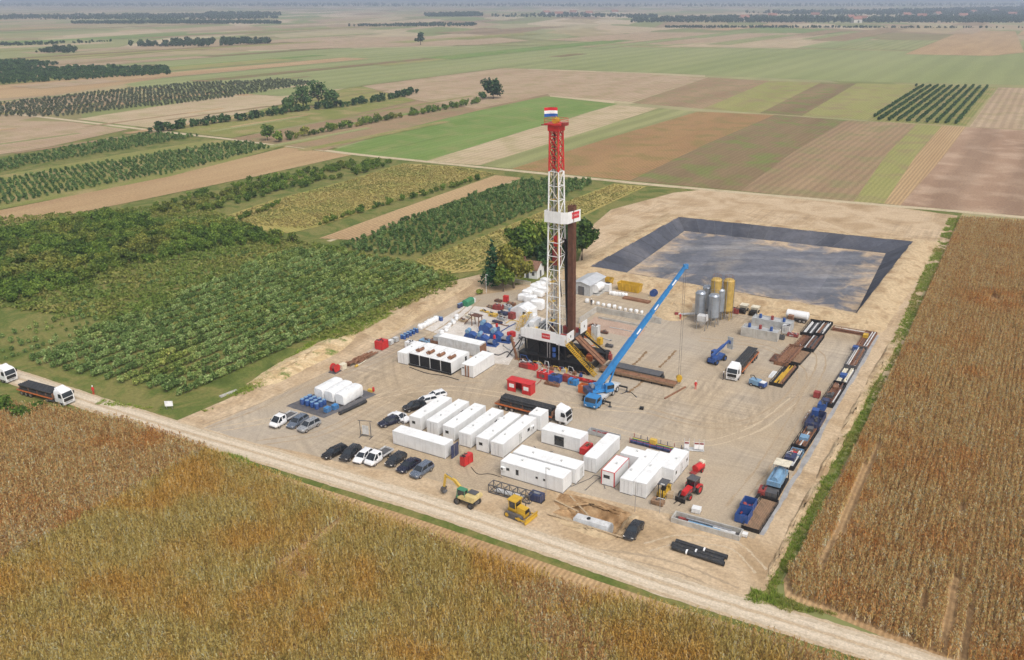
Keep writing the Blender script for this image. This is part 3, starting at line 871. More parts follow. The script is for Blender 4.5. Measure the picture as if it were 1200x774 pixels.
def scatter(name, pts, rot, scl, idx, protos, label):
    """One mass of plants nobody could count: points carrying plants."""
    n = len(pts)
    me = bpy.data.meshes.new(name)
    me.from_pydata(np.asarray(pts).tolist(), [], [])
    for nm, ty, val, key in (('rot', 'FLOAT_VECTOR', rot, 'vector'), ('scl', 'FLOAT_VECTOR', scl, 'vector'), ('idx', 'INT', idx, 'value')):
        a = me.attributes.new(nm, ty, 'POINT'); a.data.foreach_set(key, np.asarray(val).ravel())
    o = put(name, me); tag(o, label, kind='stuff')
    ng = bpy.data.node_groups.new(name + '_plants', 'GeometryNodeTree')
    ng.interface.new_socket('Geometry', in_out='INPUT', socket_type='NodeSocketGeometry')
    ng.interface.new_socket('Geometry', in_out='OUTPUT', socket_type='NodeSocketGeometry')
    gi = ng.nodes.new('NodeGroupInput'); go = ng.nodes.new('NodeGroupOutput'); jn = ng.nodes.new('GeometryNodeJoinGeometry')
    def attr(nm, ty):
        q = ng.nodes.new('GeometryNodeInputNamedAttribute'); q.data_type = ty; q.inputs['Name'].default_value = nm; return q.outputs[0]
    ar, as_, ai = attr('rot', 'FLOAT_VECTOR'), attr('scl', 'FLOAT_VECTOR'), attr('idx', 'INT')
    for k, p in enumerate(protos):
        oi = ng.nodes.new('GeometryNodeObjectInfo'); oi.inputs['Object'].default_value = p
        cm = ng.nodes.new('FunctionNodeCompare'); cm.data_type = 'INT'; cm.operation = 'EQUAL'
        ins = [s for s in cm.inputs if s.type == 'INT']
        ng.links.new(ai, ins[0]); ins[1].default_value = k
        ip = ng.nodes.new('GeometryNodeInstanceOnPoints')
        ng.links.new(gi.outputs[0], ip.inputs['Points']); ng.links.new(cm.outputs[0], ip.inputs['Selection'])
        ng.links.new(oi.outputs['Geometry'], ip.inputs['Instance']); ng.links.new(ar, ip.inputs['Rotation']); ng.links.new(as_, ip.inputs['Scale'])
        ng.links.new(ip.outputs[0], jn.inputs[0])
    ng.links.new(jn.outputs[0], go.inputs[0])
    md = o.modifiers.new('plants', 'NODES'); md.node_group = ng
    return o

def rows_in(poly, across, along, jit=.3, keep=1.0, ang=PHI, r=rng):
    """planting points in rows along the strip"""
    P_ = np.array(poly); ca, sa = math.cos(ang), math.sin(ang)
    u = P_[:, 0] * ca + P_[:, 1] * sa; v = -P_[:, 0] * sa + P_[:, 1] * ca
    U, V_ = np.meshgrid(np.arange(u.min(), u.max(), across), np.arange(v.min(), v.max(), along), indexing='ij')
    U = U + r.uniform(-jit, jit, U.shape) * across * .5; V_ = V_ + r.uniform(-jit, jit, V_.shape) * along + np.arange(U.shape[0])[:, None] * .37 * along
    x = (U * ca - V_ * sa).ravel(); y = (U * sa + V_ * ca).ravel()
    k = inside(poly, x, y) & (r.uniform(size=x.shape) < keep)
    return x[k], y[k]

def vnoise(x, y, s, seed=0):
    """cheap smooth value noise 0..1"""
    r = np.random.default_rng(seed); T = r.uniform(size=(64, 64))
    fx, fy = x / s, y / s; ix, iy = np.floor(fx).astype(int), np.floor(fy).astype(int); tx, ty = fx - ix, fy - iy
    tx, ty = tx * tx * (3 - 2 * tx), ty * ty * (3 - 2 * ty)
    q = lambda a, b: T[a % 64, b % 64]
    return (q(ix, iy) * (1 - tx) + q(ix + 1, iy) * tx) * (1 - ty) + (q(ix, iy + 1) * (1 - tx) + q(ix + 1, iy + 1) * tx) * ty

def scatter_xy(name, x, y, protos, label, s0=.85, s1=1.15, tilt=.08, z=0.0, szv=None):
    n = len(x)
    pts = np.stack([x, y, np.full(n, z)], 1)
    rot = np.stack([rng.uniform(-tilt, tilt, n), rng.uniform(-tilt, tilt, n), rng.uniform(0, 6.283, n)], 1)
    s = rng.uniform(s0, s1, n)
    if szv is not None:
        s = s * szv
    return scatter(name, pts, rot, np.stack([s, s, s * rng.uniform(.9, 1.1, n)], 1), rng.integers(0, len(protos), n), protos, label)

# ---- standing maize
corn_a = [proto(corn_mesh('maize_plant', rng, LV_CORN1)) for _ in range(5)]
corn_b = [proto(corn_mesh('maize_plant', rng, LV_CORN2)) for _ in range(5)]
mixL = P2([(-160, 468), (60, 484), (150, 499), (246, 532), (-40, 690), (-300, 800)])
restL = P2([(246, 533), (330, 566), (400, 594), (500, 631), (600, 668), (700, 702), (800, 724), (900, 750), (985, 779), (1080, 812), (1050, 870), (-260, 900), (-300, 800), (-40, 690)])
x, y = rows_in(mixL, .75, .33, .35)
scatter_xy('maize_field', x, y, corn_a, 'brown dry standing maize left of the site between the road and the greener maize', .95, 1.2)
x, y = rows_in(restL, .75, .33, .35)
tr = vnoise(x, y, 6, 3) * .6 + vnoise(x, y, 2.5, 4) * .4
gap = ~((np.abs(((x * AX_B.x + y * AX_B.y) - (at(366, 640).x * AX_B.x + at(366, 640).y * AX_B.y))) < .8) & (np.abs(y - at(366, 640).y) < 6))
k = (tr > .10) & gap
half = (vnoise(x, y, 16, 9) * .45 + vnoise(x, y, 4, 10) * .35 + rng.uniform(0, .2, len(x)) + (x - 20) * .006) > .50
scatter_xy('maize_field', x[k & ~half], y[k & ~half], corn_b, 'yellow-green standing maize filling the bottom of the picture below the road', .85, 1.1)
scatter_xy('maize_field', x[k & half], y[k & half], corn_a, 'browner drifts of maize within the field below the road', .85, 1.1)
cornR = P2([(922, 676), (962, 606), (1012, 507), (1052, 426), (1092, 332), (1125, 259), (1210, 264), (1330, 274), (1380, 560), (1330, 880), (1180, 800), (1110, 772), (985, 720), (930, 698)])
x, y = rows_in(cornR, .78, .34, .5)
ub = x * AX_B.x + y * AX_B.y; va = x * AX_A.x + y * AX_A.y
thin = vnoise(ub * 6, va * .35, 6, 5) * .55 + vnoise(x, y, 7, 6) * .45
bare = np.minimum(1, vnoise(ub * 6.5, va * .25, 5, 8))
edge = np.array(inside(P2([(1060, 668), (1200, 690), (1260, 800), (1150, 790), (1090, 760)]), x, y)) | np.array(inside(P2([(1000, 540), (1040, 470), (1068, 500), (1010, 640), (950, 680)]), x, y))
k = (thin > .17) & ~(edge & (bare > .74))
scatter_xy('maize_field', x[k], y[k], corn_a, 'brown dry standing maize in the big field right of the green ditch', .9, 1.12)

# ---- grass along the ditch and the verges
tufts = [proto(tuft_mesh('grass_tuft', rng, LV_GRASS, 18, .45, .35)) for _ in range(4)]
ditch = P2([(896, 690), (930, 622), (975, 540), (1010, 472), (1046, 400), (1082, 318), (1112, 256), (1124, 256), (1090, 332), (1050, 424), (1008, 508), (958, 606), (918, 680), (905, 702)])
x, y = rows_in(ditch, .45, .45, .9, .95)
k = vnoise(x, y, 4, 61) * .6 + vnoise(x, y, 1.6, 62) * .4 > .33; x, y = x[k], y[k]
scatter_xy('ditch_grass', x, y, tufts, 'bright green strip of grass in the ditch between the pad and the right maize', .5, 1.3, .3)
verge = ribbon_outline([(250, 537), (330, 566), (430, 598), (530, 633), (640, 672), (700, 693), (770, 712)], 3.8, .5, 6, 7)
x, y = rows_in(verge, .4, .4, .9, .95)
k = vnoise(x, y, 5, 12) + (x + 20) * .004 > .12
scatter_xy('verge_grass', x[k], y[k], tufts, 'green grassy verge between the dirt road and the bottom maize', 1.1, 2.2, .3)
verge2 = ribbon_outline([(880, 697), (930, 712), (1000, 734), (1080, 762), (1180, 800)], 2.6, .5, 6, 8)
x, y = rows_in(verge2, .4, .4, .9, .95)
scatter_xy('verge_grass', x, y, tufts, 'green verge along the lower right end of the dirt road', .8, 1.5, .3)
mid = ribbon_outline([(840, 699), (930, 728), (1010, 753), (1090, 779)], .5, .25, 8, 9)
x, y = rows_in(mid, .3, .35, .9, .8); k = vnoise(x, y, 1.6, 2) > .5
scatter_xy('track_grass', x[k], y[k], tufts, 'sparse grass tufts growing down the middle of the dirt road', .4, .8, .3)
verge3 = ribbon_outline([(470, 562), (520, 578), (570, 597), (625, 610), (640, 618)], 1.6, .5, 8, 19)
x, y = rows_in(verge3, .4, .4, .9, .8); k = vnoise(x, y, 2.5, 31) > .45
scatter_xy('verge_grass', x[k], y[k], tufts, 'patchy grass between the wheeled excavator and the road', .4, .9, .3)
wl = P2([(120, 470), (200, 482), (262, 466), (300, 446), (372, 396), (430, 372), (520, 330), (536, 334), (470, 366), (380, 410), (310, 452), (250, 480), (190, 498), (110, 474)])
x, y = rows_in(wl, .5, .5, .9, .8); k = vnoise(x, y, 6, 41) > .35
scatter_xy('verge_grass', x[k], y[k], tufts, 'rough grass between the dense orchard and the sand bank', .7, 1.4, .3)
wl = P2([(-80, 420), (40, 426), (130, 462), (110, 470), (30, 440), (-80, 412)])
x, y = rows_in(wl, .5, .5, .9, .9)
scatter_xy('verge_grass', x, y, tufts, 'grass verge behind the loaded trucks on the road', .7, 1.4, .3)

weed = [proto(crown_mesh('weed_clump', rng, [(0, 0, .22, .5, .5, .24), (.4, .2, .2, .35, .35, .2)], 22, .17, LV_WEED)) for _ in range(4)]
mead = P2([(-60, 440), (-60, 260), (230, 240), (330, 280), (395, 290), (520, 318), (540, 332), (430, 380), (300, 450), (200, 492), (100, 462), (20, 436)])
x, y = rows_in(mead, 1.5, 1.1, .9, .9); k = vnoise(x, y, 9, 51) * .6 + vnoise(x, y, 3, 52) * .4 > .22
scatter_xy('meadow_weeds', x[k], y[k], weed, 'weeds and rough growth covering the ground under and between the left orchards', .9, 2.1, .2)
# ---- orchards and shrubs. Largest and nearest ones as trees of their own.
def veg_protos(name, mat, k, h, w, n, size):
    return [(crown_mesh('crown', rng, bush_blobs(rng, h, w), n, size, mat), trunk_mesh('trunk', random, h * .7, .07, M_BARK, 4, w * .25)) for _ in range(k)]
orch_m = veg_protos('orchard', LV_ORCH, 6, 1.95, 1.7, 210, .17)
hazel_m = veg_protos('hazel', LV_HAZEL, 6, 3.9, 4.2, 330, .30)
def joined(pair):
    bm = bmesh.new(); bm.from_mesh(pair[0]); bm.from_mesh(pair[1]); me = bpy.data.meshes.new('bush'); bm.to_mesh(me); bm.free()
    me.materials.append(pair[0].materials[0]); return proto(me)
orch_p = [joined(p) for p in orch_m]; hazel_p = [joined(p) for p in hazel_m]

def place_trees(name, x, y, meshes, label, cat, group, s0, s1):
    for a, b in zip(x, y):
        cr_, tr_ = meshes[rng.integers(len(meshes))]
        s = rng.uniform(s0, s1)
        t = thing(name, label, cat, (a, b, 0), rng.uniform(0, 6.28), group)
        t.scale = (s, s, s * rng.uniform(.9, 1.12))
        put('trunk', tr_, t); put('crown', cr_, t)

Z = lambda q: [(x * .45, 180 + y * .45) for x, y in q]
V1 = P2(Z([(70, 548), (380, 660), (470, 632), (560, 598), (800, 490), (1000, 402), (1150, 328), (1060, 288), (900, 262), (760, 250), (420, 392), (130, 512)]))
x, y = rows_in(V1, 3.9, 1.2, .10, .97)
o_ = np.argsort(np.hypot(x, y)); x, y = x[o_], y[o_]
near = np.arange(len(x)) < 300
place_trees('orchard_tree', x[near], y[near], orch_m, 'low grey-green orchard tree in the dense rows just left of the site', 'fruit tree', 'orchard trees left of the site', .8, 1.12)
scatter_xy('orchard_rows', x[~near], y[~near], orch_p, 'farther rows of the dense grey-green orchard left of the site', .8, 1.12, .04)
V1b = P2(Z([(-120, 520), (0, 452), (240, 360), (500, 290), (640, 256), (755, 250), (420, 385), (130, 505), (30, 555), (-120, 560)]))
x, y = rows_in(V1b, 4.4, 1.5, .25, .8)
k = vnoise(x, y, 12, 21) > .30
scatter_xy('orchard_rows', x[k], y[k], orch_p, 'sparse olive-green bushes between the dense orchard and the hazel thicket', .4, .9, .05)
V2 = P2(Z([(-260, 300), (0, 205), (120, 190), (330, 155), (430, 192), (600, 190), (735, 215), (742, 238), (650, 238), (500, 262), (300, 306), (200, 345), (60, 390), (-60, 410), (-300, 440)]))
x, y = rows_in(V2, 3.8, 2.5, .5, .97)
k = vnoise(x, y, 14, 22) > .08; x, y = x[k], y[k]
o_ = np.argsort(np.hypot(x, y)); x, y = x[o_], y[o_]; near = np.arange(len(x)) < 300
place_trees('hazel_shrub', x[near], y[near], hazel_m, 'bushy mid-green shrub in the overgrown plantation at the left edge', 'shrub', 'shrubs of the overgrown plantation', .6, .95)
if (~near).sum():
    scatter_xy('shrub_rows', x[~near], y[~near], hazel_p, 'farther shrubs of the overgrown plantation at the left edge', .6, .95, .05)
V4 = P2(Z([(370, 158), (480, 115), (640, 78), (790, 48), (900, 28), (1020, 22), (1010, 38), (870, 70), (700, 112), (560, 155), (440, 158)]))
x, y = rows_in(V4, 4.0, 2.6, .6, .8); k = vnoise(x, y, 10, 23) > .3
scatter_xy('shrub_rows', x[k], y[k], hazel_p, 'strip of green shrubs above the yellow field', .45, .85, .05)
V3 = P2([(398, 290), (470, 260), (560, 228), (612, 212), (694, 212), (690, 220), (580, 266), (500, 300), (440, 304)])
x, y = rows_in(V3, 2.8, 1.9, .35, .97)
mid_m = veg_protos('mid', LV_MID, 4, 2.6, 2.2, 110, .27); mid_p = [joined(p) for p in mid_m]
dark_m = veg_protos('dark', LV_DARK, 4, 2.8, 2.6, 110, .32); dark_p = [joined(p) for p in dark_m]
scatter_xy('orchard_rows', x, y, mid_p, 'dark green orchard rows behind the mast', .6, .9, .05)
V5 = P2([(-120, 236), (0, 213), (70, 200), (180, 182), (285, 166), (318, 174), (200, 204), (100, 222), (0, 242), (-140, 272)])
x, y = rows_in(V5, 3.4, 2.6, .2, .95)
scatter_xy('orchard_rows', x, y, mid_p, 'dark green orchard rows above the tan strip at the left edge', .65, .95, .05)
V6 = P2([(-140, 215), (0, 190), (110, 168), (170, 158), (236, 160), (150, 176), (60, 190), (-120, 226)])
x, y = rows_in(V6, 3.6, 2.4, .3, .9)
scatter_xy('orchard_rows', x, y, mid_p, 'second strip of orchard rows near the left edge', .65, .95, .05)
V7 = P2([(-80, 136), (0, 122), (200, 100), (330, 94), (374, 98), (250, 118), (66, 138)])
x, y = rows_in(V7, 7.5, 3.4, .2, .95)
farorch_m = veg_protos('faro', LV_GREYG, 4, 2.6, 2.2, 70, .34); farorch_p = [joined(p) for p in farorch_m]
scatter_xy('orchard_rows', x, y, farorch_p, 'far grey-green orchard of thin rows at upper left', .9, 1.2, .05)
V8 = P2([(1020, 141), (1074, 101), (1162, 103), (1128, 147)])
x, y = rows_in(V8, 5.6, 1.7, .1, 1.0)
scatter_xy('orchard_rows', x, y, dark_p, 'square dark orchard with clear rows at upper right', .7, 1.0, .05)
for q, lab in (([(-90, 88), (80, 80), (196, 80), (200, 88), (60, 96), (-90, 106)], 'far dark plantation strip at the upper left edge'), ([(-60, 76), (30, 72), (72, 76), (10, 84), (-60, 86)], 'small far plantation at the left edge')):
    x, y = rows_in(P2(q), 7, 4.5, .5, .9)
    scatter_xy('orchard_rows', x, y, dark_p, lab, 1.2, 1.8, .05)
# low yellow crops
soy = [proto(crown_mesh('crop_plant', rng, [(0, 0, .3, .42, .42, .28)], 16, .2, LV_SOY)) for _ in range(4)]
for q, lab, kp in (([(246, 262), (318, 237), (400, 215), (472, 193), (540, 197), (580, 205), (520, 220), (450, 240), (374, 265), (342, 272)], 'yellowing low crop in the field above the bare track', .8), ([(488, 306), (560, 281), (640, 247), (718, 217), (755, 220), (700, 245), (620, 285), (560, 316), (522, 320)], 'yellowing low crop behind the house trees', .7)):
    x, y = rows_in(P2(q), 1.5, .9, .4, kp)
    scatter_xy('low_crop', x, y, soy, lab, .7, 1.3, .1)

# ---- hedges and trees one can tell apart
def tree(px, py, h, w, mat, label, cat='tree', name='tree', n=900, size=.42, group=None, base=.22, kx=14, flat=1.0):
    r = np.random.default_rng(int(px * 13 + py * 7))
    t = thing(name, label, cat, at(px, py), r.uniform(0, 6.28), group)
    rp = random.Random(int(px + py))
    put('trunk', trunk_mesh('trunk', rp, h * .8, .035 * h * .8, M_BARK, 5, w * .3), t)
    bl = [(0, 0, h * (.5 + base * .4), w * .30, w * .30, h * .32)]
    for i in range(kx):
        a = r.uniform(0, 6.28); q = r.uniform(.12, .38) * w; z = h * r.uniform(base + .08, .86); q *= 1 - max(0, z / h - .6) * 1.3
        s = r.uniform(.11, .2) * w
        bl.append((q * math.cos(a), q * math.sin(a), z, s, s, s * r.uniform(.75, 1.1) * flat))
    put('crown', crown_mesh('crown', r, bl, n, size, mat), t)
    return t
def conifer(px, py, h, w, label):
    r = np.random.default_rng(int(px * 5 + py))
    t = thing('conifer_tree', label, 'tree', at(px, py), 0)
    put('trunk', trunk_mesh('trunk', random.Random(3), h * .9, .16, M_BARK, 3, .4), t)
    bl = []
    for i in range(9):
        z = h * (.14 + .82 * i / 8); s = w * .5 * (1 - .85 * i / 8)
        for k in range(4):
            a = k * 1.57 + i * .5
            bl.append((math.cos(a) * s * .5, math.sin(a) * s * .5, z, s * .55, s * .55, h * .075))
    put('crown', crown_mesh('crown', r, bl, 1100, .34, LV_CON), t)
conifer(578, 336, 13, 8, 'dark conical evergreen at the left end of the trees by the house')
tree(602, 338, 12.5, 10.5, LV_YEL, 'yellow-green tree in front of the house', n=2600, size=.38)
tree(590, 342, 8.5, 6.5, LV_TREE, 'small green tree below the evergreen at the pad edge', n=1100, size=.34)
tree(630, 310, 15, 15, LV_TREE, 'tall broad green tree behind the small house', n=3600, size=.44)
tree(610, 316, 13.5, 11, LV_TREE, 'rounded green tree between evergreen and mast', n=2400, size=.42)
tree(655, 304, 14, 14, LV_YEL, 'yellowish broad tree right behind the mast', n=2800, size=.44)
tree(682, 306, 14, 11, LV_TREE, 'dense green tree right of the mast beside the pit corner', n=2600, size=.42)
tree(668, 311, 12, 10, LV_DARK, 'dark green tree behind the pipe stand', n=1800, size=.42)
tree(640, 318, 10, 9, LV_DARK, 'dark leafy tree close behind the mast', n=1500, size=.4)
tree(578, 116, 15, 24, LV_DARK, 'round lone tree beyond the green field at top centre', n=900, size=.9)
tree(565, 117, 7, 8, LV_DARK, 'small bush left of the round lone tree', 'bush', 'bush', n=250, size=.7)
tree(493, 53, 22, 17, LV_DARK, 'solitary tree standing far out on the plain', n=450, size=1.3)
tree(314, 165, 9, 9, LV_TREE, 'round shrub at the left end of the thin hedgerow', 'shrub', 'shrub', n=400, size=.6)
tree(327, 167, 6.5, 7, LV_TREE, 'smaller round shrub beside the thin hedgerow', 'shrub', 'shrub', n=300, size=.6)
for i, (px, py, h, w, lab) in enumerate([(356, 128, 17, 18, 'tall dark tree, left one of the pair in the hedgerow'), (374, 126, 19, 20, 'tallest dark tree in the hedgerow at upper left'), (388, 127, 13, 14, 'lower dark tree right of the tallest hedgerow tree'), (341, 131, 11, 12, 'small dark tree left of the hedgerow pair')]):
    tree(px, py, h, w, LV_DARK, lab, n=600, size=.8)
def hedge(px, spacing, hs, label, mats, jit=1.0, keep=1.0, width=1.0):
    L = smooth_line([at(a, b)[:2] for a, b in px], 30); acc = 0; xs, ys = [], []
    for i in range(len(L) - 1):
        d = (L[i + 1] - L[i]).length; acc += d
        while acc > spacing:
            acc -= spacing
            if rng.uniform() < keep:
                xs.append(L[i].x + rng.uniform(-jit, jit) * width); ys.append(L[i].y + rng.uniform(-jit, jit) * width)
    return scatter_xy('hedgerow', np.array(xs), np.array(ys), mats, label, hs[0], hs[1], .05)
hedge([(180, 156), (240, 147), (300, 139), (350, 131), (400, 126), (450, 118), (486, 110)], 2.2, (1.2, 2.2), 'dense hedgerow with trees running across the upper left fields', dark_p, 3.5)
hedge([(330, 166), (400, 152), (450, 142), (500, 133), (562, 121)], 3.2, (.6, 1.5), 'thin ragged hedgerow left of the round lone tree', hazel_p, 1.5, .8)
hedge([(362, 268), (420, 250), (480, 234), (530, 220), (566, 209)], 2.6, (.35, .8), 'low line of bushes along the bare track behind the orchard', hazel_p, .8, .75)
hedge([(250, 268), (300, 252), (330, 240)], 2.5, (.4, .8), 'low bushes at the near corner of the yellow field', hazel_p, 1.5, .7)
# weedy bushes at the very left beside the road
for i, (px, py, h, w, lab) in enumerate([(8, 487, 4.2, 5.2, 'leafy green bush at the left edge below the trucks'), (28, 494, 3.2, 4.5, 'low green bush between the road and the brown maize'), (-18, 482, 5, 6, 'large bush cut by the left edge of the picture'), (48, 484, 2.4, 3.6, 'small weedy bush behind the loaded pipe truck')]):
    tree(px, py, h, w, LV_HAZEL, lab, 'bush', 'bush', n=520, size=.26)
for i, (px, py, h, w, lab) in enumerate([(343, 285, 3.6, 4.5, 'small round shrub at the corner of the dense orchard'), (322, 289, 3.4, 4.5, 'shrub left of the orchard corner'), (562, 345, 1.2, 2.2, 'low weed clump on the bare soil below the evergreen')]):
    tree(px, py, h, w, LV_HAZEL, lab, 'shrub', 'shrub', n=260, size=.26)

# ---- far woods on the horizon: masses of tree crowns
far_p = [proto(crown_mesh('far_tree', rng, [(0, 0, 6, 3.6, 3.6, 5), (2.2, 1, 5, 2.6, 2.6, 3.6), (-2.2, .6, 6.2, 2.5, 2.5, 3.8), (.2, -2.1, 7.5, 2.4, 2.4, 3.4)], 110, 1.25, LV_FAR)) for _ in range(4)]
def wood(px, spacing, hs, label, keep=.9):
    spacing *= .62; poly = P2(px); x, y = rows_in(poly, spacing, spacing * 1.4, 1.6, keep)
    k = vnoise(x, y, spacing * 6, len(px)) * .6 + vnoise(x, y, spacing * 2.2, 7) * .4 > .34; x, y = x[k], y[k]
    if len(x) > 9000:
        k = rng.choice(len(x), 9000, replace=False); x, y = x[k], y[k]
    return scatter_xy('far_wood', x, y, far_p, label, hs[0] * .45, hs[1] * .85, .03)
wood([(740, 24), (860, 21), (1010, 22), (1200, 19), (1400, 19), (1400, 31), (1200, 32.5), (1010, 32), (900, 29), (740, 27.5)], 17, (.8, 1.6), 'far belt of trees before the village at upper right', .55)
wood([(780, 32.2), (1400, 34), (1400, 35), (780, 33.2)], 9, (.45, .8), 'thin far tree line along the field edge at upper right', .9)
wood([(870, 16), (1010, 14), (1220, 9), (1400, 9), (1400, 17), (1200, 18), (1000, 20)], 30, (1.0, 2.0), 'hazy far wood behind the village at upper right', .6)
wood([(498, 18.5), (560, 17), (566, 19.5), (500, 20.5)], 14, (1.0, 1.7), 'small far wood at top centre', .95)
wood([(572, 20), (660, 17), (760, 19), (780, 21.5), (640, 22)], 26, (.8, 1.5), 'scattered far trees of the hazy village at top centre', .45)
wood([(240, 17.5), (310, 17.5), (340, 19.5), (240, 19.5)], 20, (1.1, 1.9), 'far wood at the top left of the picture', .9)
wood([(-100, 22), (80, 19), (240, 18), (330, 22), (250, 24.5), (60, 24.5), (-100, 25)], 26, (.9, 1.5), 'long hazy far tree belt at upper left', .75)
wood([(84, 27.5), (200, 26), (330, 27), (328, 29.4), (84, 29)], 11, (.6, 1.1), 'far hedge of trees at upper left', .9)
wood([(400, 31), (520, 28.5), (560, 29), (554, 31), (470, 33)], 13, (.5, .9), 'low far hedge left of the solitary tree', .8)
wood([(150, 55), (240, 50), (310, 49), (318, 51.5), (200, 57)], 10, (.6, 1.2), 'far hedge with bushes at upper left', .8)
wood([(0, 53), (130, 49), (136, 50), (0, 55)], 9, (.4, .7), 'thin far hedge line at the left edge', .9)
wood([(42, 62), (84, 58.5), (92, 62), (60, 65)], 9, (.6, 1.0), 'small dark far copse at upper left', .9)
wood([(736, 20), (770, 19.5), (770, 22), (736, 22)], 14, (.8, 1.3), 'group of far trees left of the village belt', .9)
wood([(-300, 7), (200, 5), (400, 5), (700, 6), (1400, 5), (1400, 7), (700, 9), (300, 8), (-300, 10)], 75, (1.2, 2.4), 'hazy trees dotted along the horizon', .35)

# ================================================================== MATERIALS FOR EQUIPMENT
WHITE = paint('white_panel', (.73, .73, .72), .45, 0, .10, .5, .10)
WHITER = paint('white_ribbed_panel', (.73, .73, .72), .45, 0, .10, .5, .10, ribs=.30)
ROOFW = paint('white_roof', (.80, .80, .78), .5, 0, .12, .35, .16, dirtcol=(.42, .38, .32))
GREY = paint('grey_paint', (.42, .43, .43), .5)
LGREY = paint('light_grey_paint', (.58, .58, .57), .5)
DGREY = paint('dark_grey_paint', (.075, .077, .085), .55)
BLACK = paint('black_paint', (.009, .009, .010), .55, 0, .3, 1.0, .05)
BLACKPIPE = paint('black_casing', (.022, .024, .028), .42, 0, .3, 1.0, .15)
STEEL = paint('bare_steel', (.42, .42, .43), .4, .7)
RUST = paint('rusty_steel', (.23, .105, .055), .85, .1, .45, 1.5, .3)
BROWNP = paint('brown_pipe', (.145, .06, .036), .65, .1, .35, 1.2, .15)
RED = paint('red_paint', (.52, .018, .02), .45, 0, .2, 1, .12)
DRED = paint('dull_red_paint', (.26, .03, .028), .6)
BLUE = paint('blue_paint', (.02, .075, .26), .45, 0, .25, 1, .15)
CBLUE = paint('crane_blue', (.025, .20, .48), .4, 0, .15, 1, .10)
PBLUE = paint('pale_blue_paint', (.16, .30, .45), .5)
DBLUE = paint('navy_paint', (.02, .035, .10), .5)
YELLOW = paint('yellow_paint', (.55, .33, .02), .5, 0, .2, 1, .18)
YELLOWP = paint('machine_yellow', (.62, .40, .06), .5, 0, .15, 1, .18)
PYELL = paint('faded_yellow', (.60, .47, .20), .55)
ORANGE = paint('orange_paint', (.55, .13, .025), .55)
GREEN = paint('green_paint', (.03, .22, .11), .55)
CREAM = paint('cream_paint', (.66, .60, .46), .55)
CONC = paint('concrete', (.44, .42, .38), .9, 0, .25, .8, .3)
WOODP = paint('timber', (.25, .15, .085), .85, 0, .4, 2, .3)
PLANKM = paint('pale_timber', (.42, .31, .19), .85, 0, .3, 2, .25)
TYRE = paint('tyre_rubber', (.018, .017, .017), .85, 0, .2, 3, .3)
TARP = paint('white_sheeting', (.76, .76, .75), .5, 0, .15, .8, .08)
POLY = paint('white_plastic', (.72, .73, .72), .4, 0, .1, 1, .1)
GALV = paint('galvanised', (.36, .40, .45), .38, .5, .2, .8, .12)
ROOFT = paint('brown_tiles', (.20, .10, .06), .85, 0, .4, 2, .2, ribs=.3)
SHEDR = paint('shed_roof', (.55, .56, .57), .45, .2, .12, .5, .1, ribs=.4)
MATT = paint('dark_membrane', (.085, .085, .095), .7, 0, .3, .8, .25)
LAMP = paint('lamp_lens', (.75, .72, .68), .15)
TAIL = paint('tail_lens', (.35, .01, .01), .2)
FL_R = paint('flag_red', (.55, .02, .03), .8, dirt=.02); FL_W = paint('flag_white', (.8, .8, .8), .8, dirt=.02); FL_B = paint('flag_blue', (.02, .09, .35), .8, dirt=.02)
SKIN = paint('skin', (.45, .27, .19), .6, dirt=0); OVERALL = paint('red_overall', (.55, .02, .02), .8); HELM = paint('white_helmet', (.8, .8, .78), .3)
DARKW = paint('dark_trousers', (.03, .03, .04), .8)
def glass():
    m, nt, b = node_mat('dark_glass')
    n = N(nt, 'TexNoise', Scale=.7); tc = N(nt, 'TexCoord'); nt.links.new(tc.outputs['Object'], n.inputs['Vector'])
    nt.links.new(ramp(nt, n.outputs[0], [(.3, (.012, .015, .018)), (.7, (.035, .042, .05))]), b.inputs['Base Color'])
    b.inputs['Roughness'].default_value = .08; b.inputs['Specular IOR Level'].default_value = .8
    return m
GLASS = glass()
CAR = {k: paint('car_' + k, v, .25, mt, .06, .8, .10) for k, v, mt in (('black', (.012, .012, .014), 0), ('graphite', (.035, .037, .042), .3), ('navy', (.018, .022, .045), .2), ('bluegrey', (.14, .17, .22), .3), ('silver', (.36, .37, .38), .4), ('white', (.74, .74, .74), 0))}

_cache = {}
def cached(key, fn):
    if key not in _cache:
        _cache[key] = fn()
    return _cache[key]

# ------------------------------------------------------------------ text plates
def letters(text, size, mat, parent, loc, rot, name='lettering'):
    cu = bpy.data.curves.new(name, 'FONT'); cu.body = text; cu.size = size; cu.extrude = .006; cu.align_x = 'CENTER'; cu.align_y = 'CENTER'
    to = bpy.data.objects.new(name, cu); COL.objects.link(to)
    dg = bpy.context.evaluated_depsgraph_get()
    me = bpy.data.meshes.new_from_object(to.evaluated_get(dg)); bpy.data.objects.remove(to)
    me.materials.clear(); me.materials.append(mat)
    o = put(name, me, parent); o.location = loc; o.rotation_euler = rot
    return o

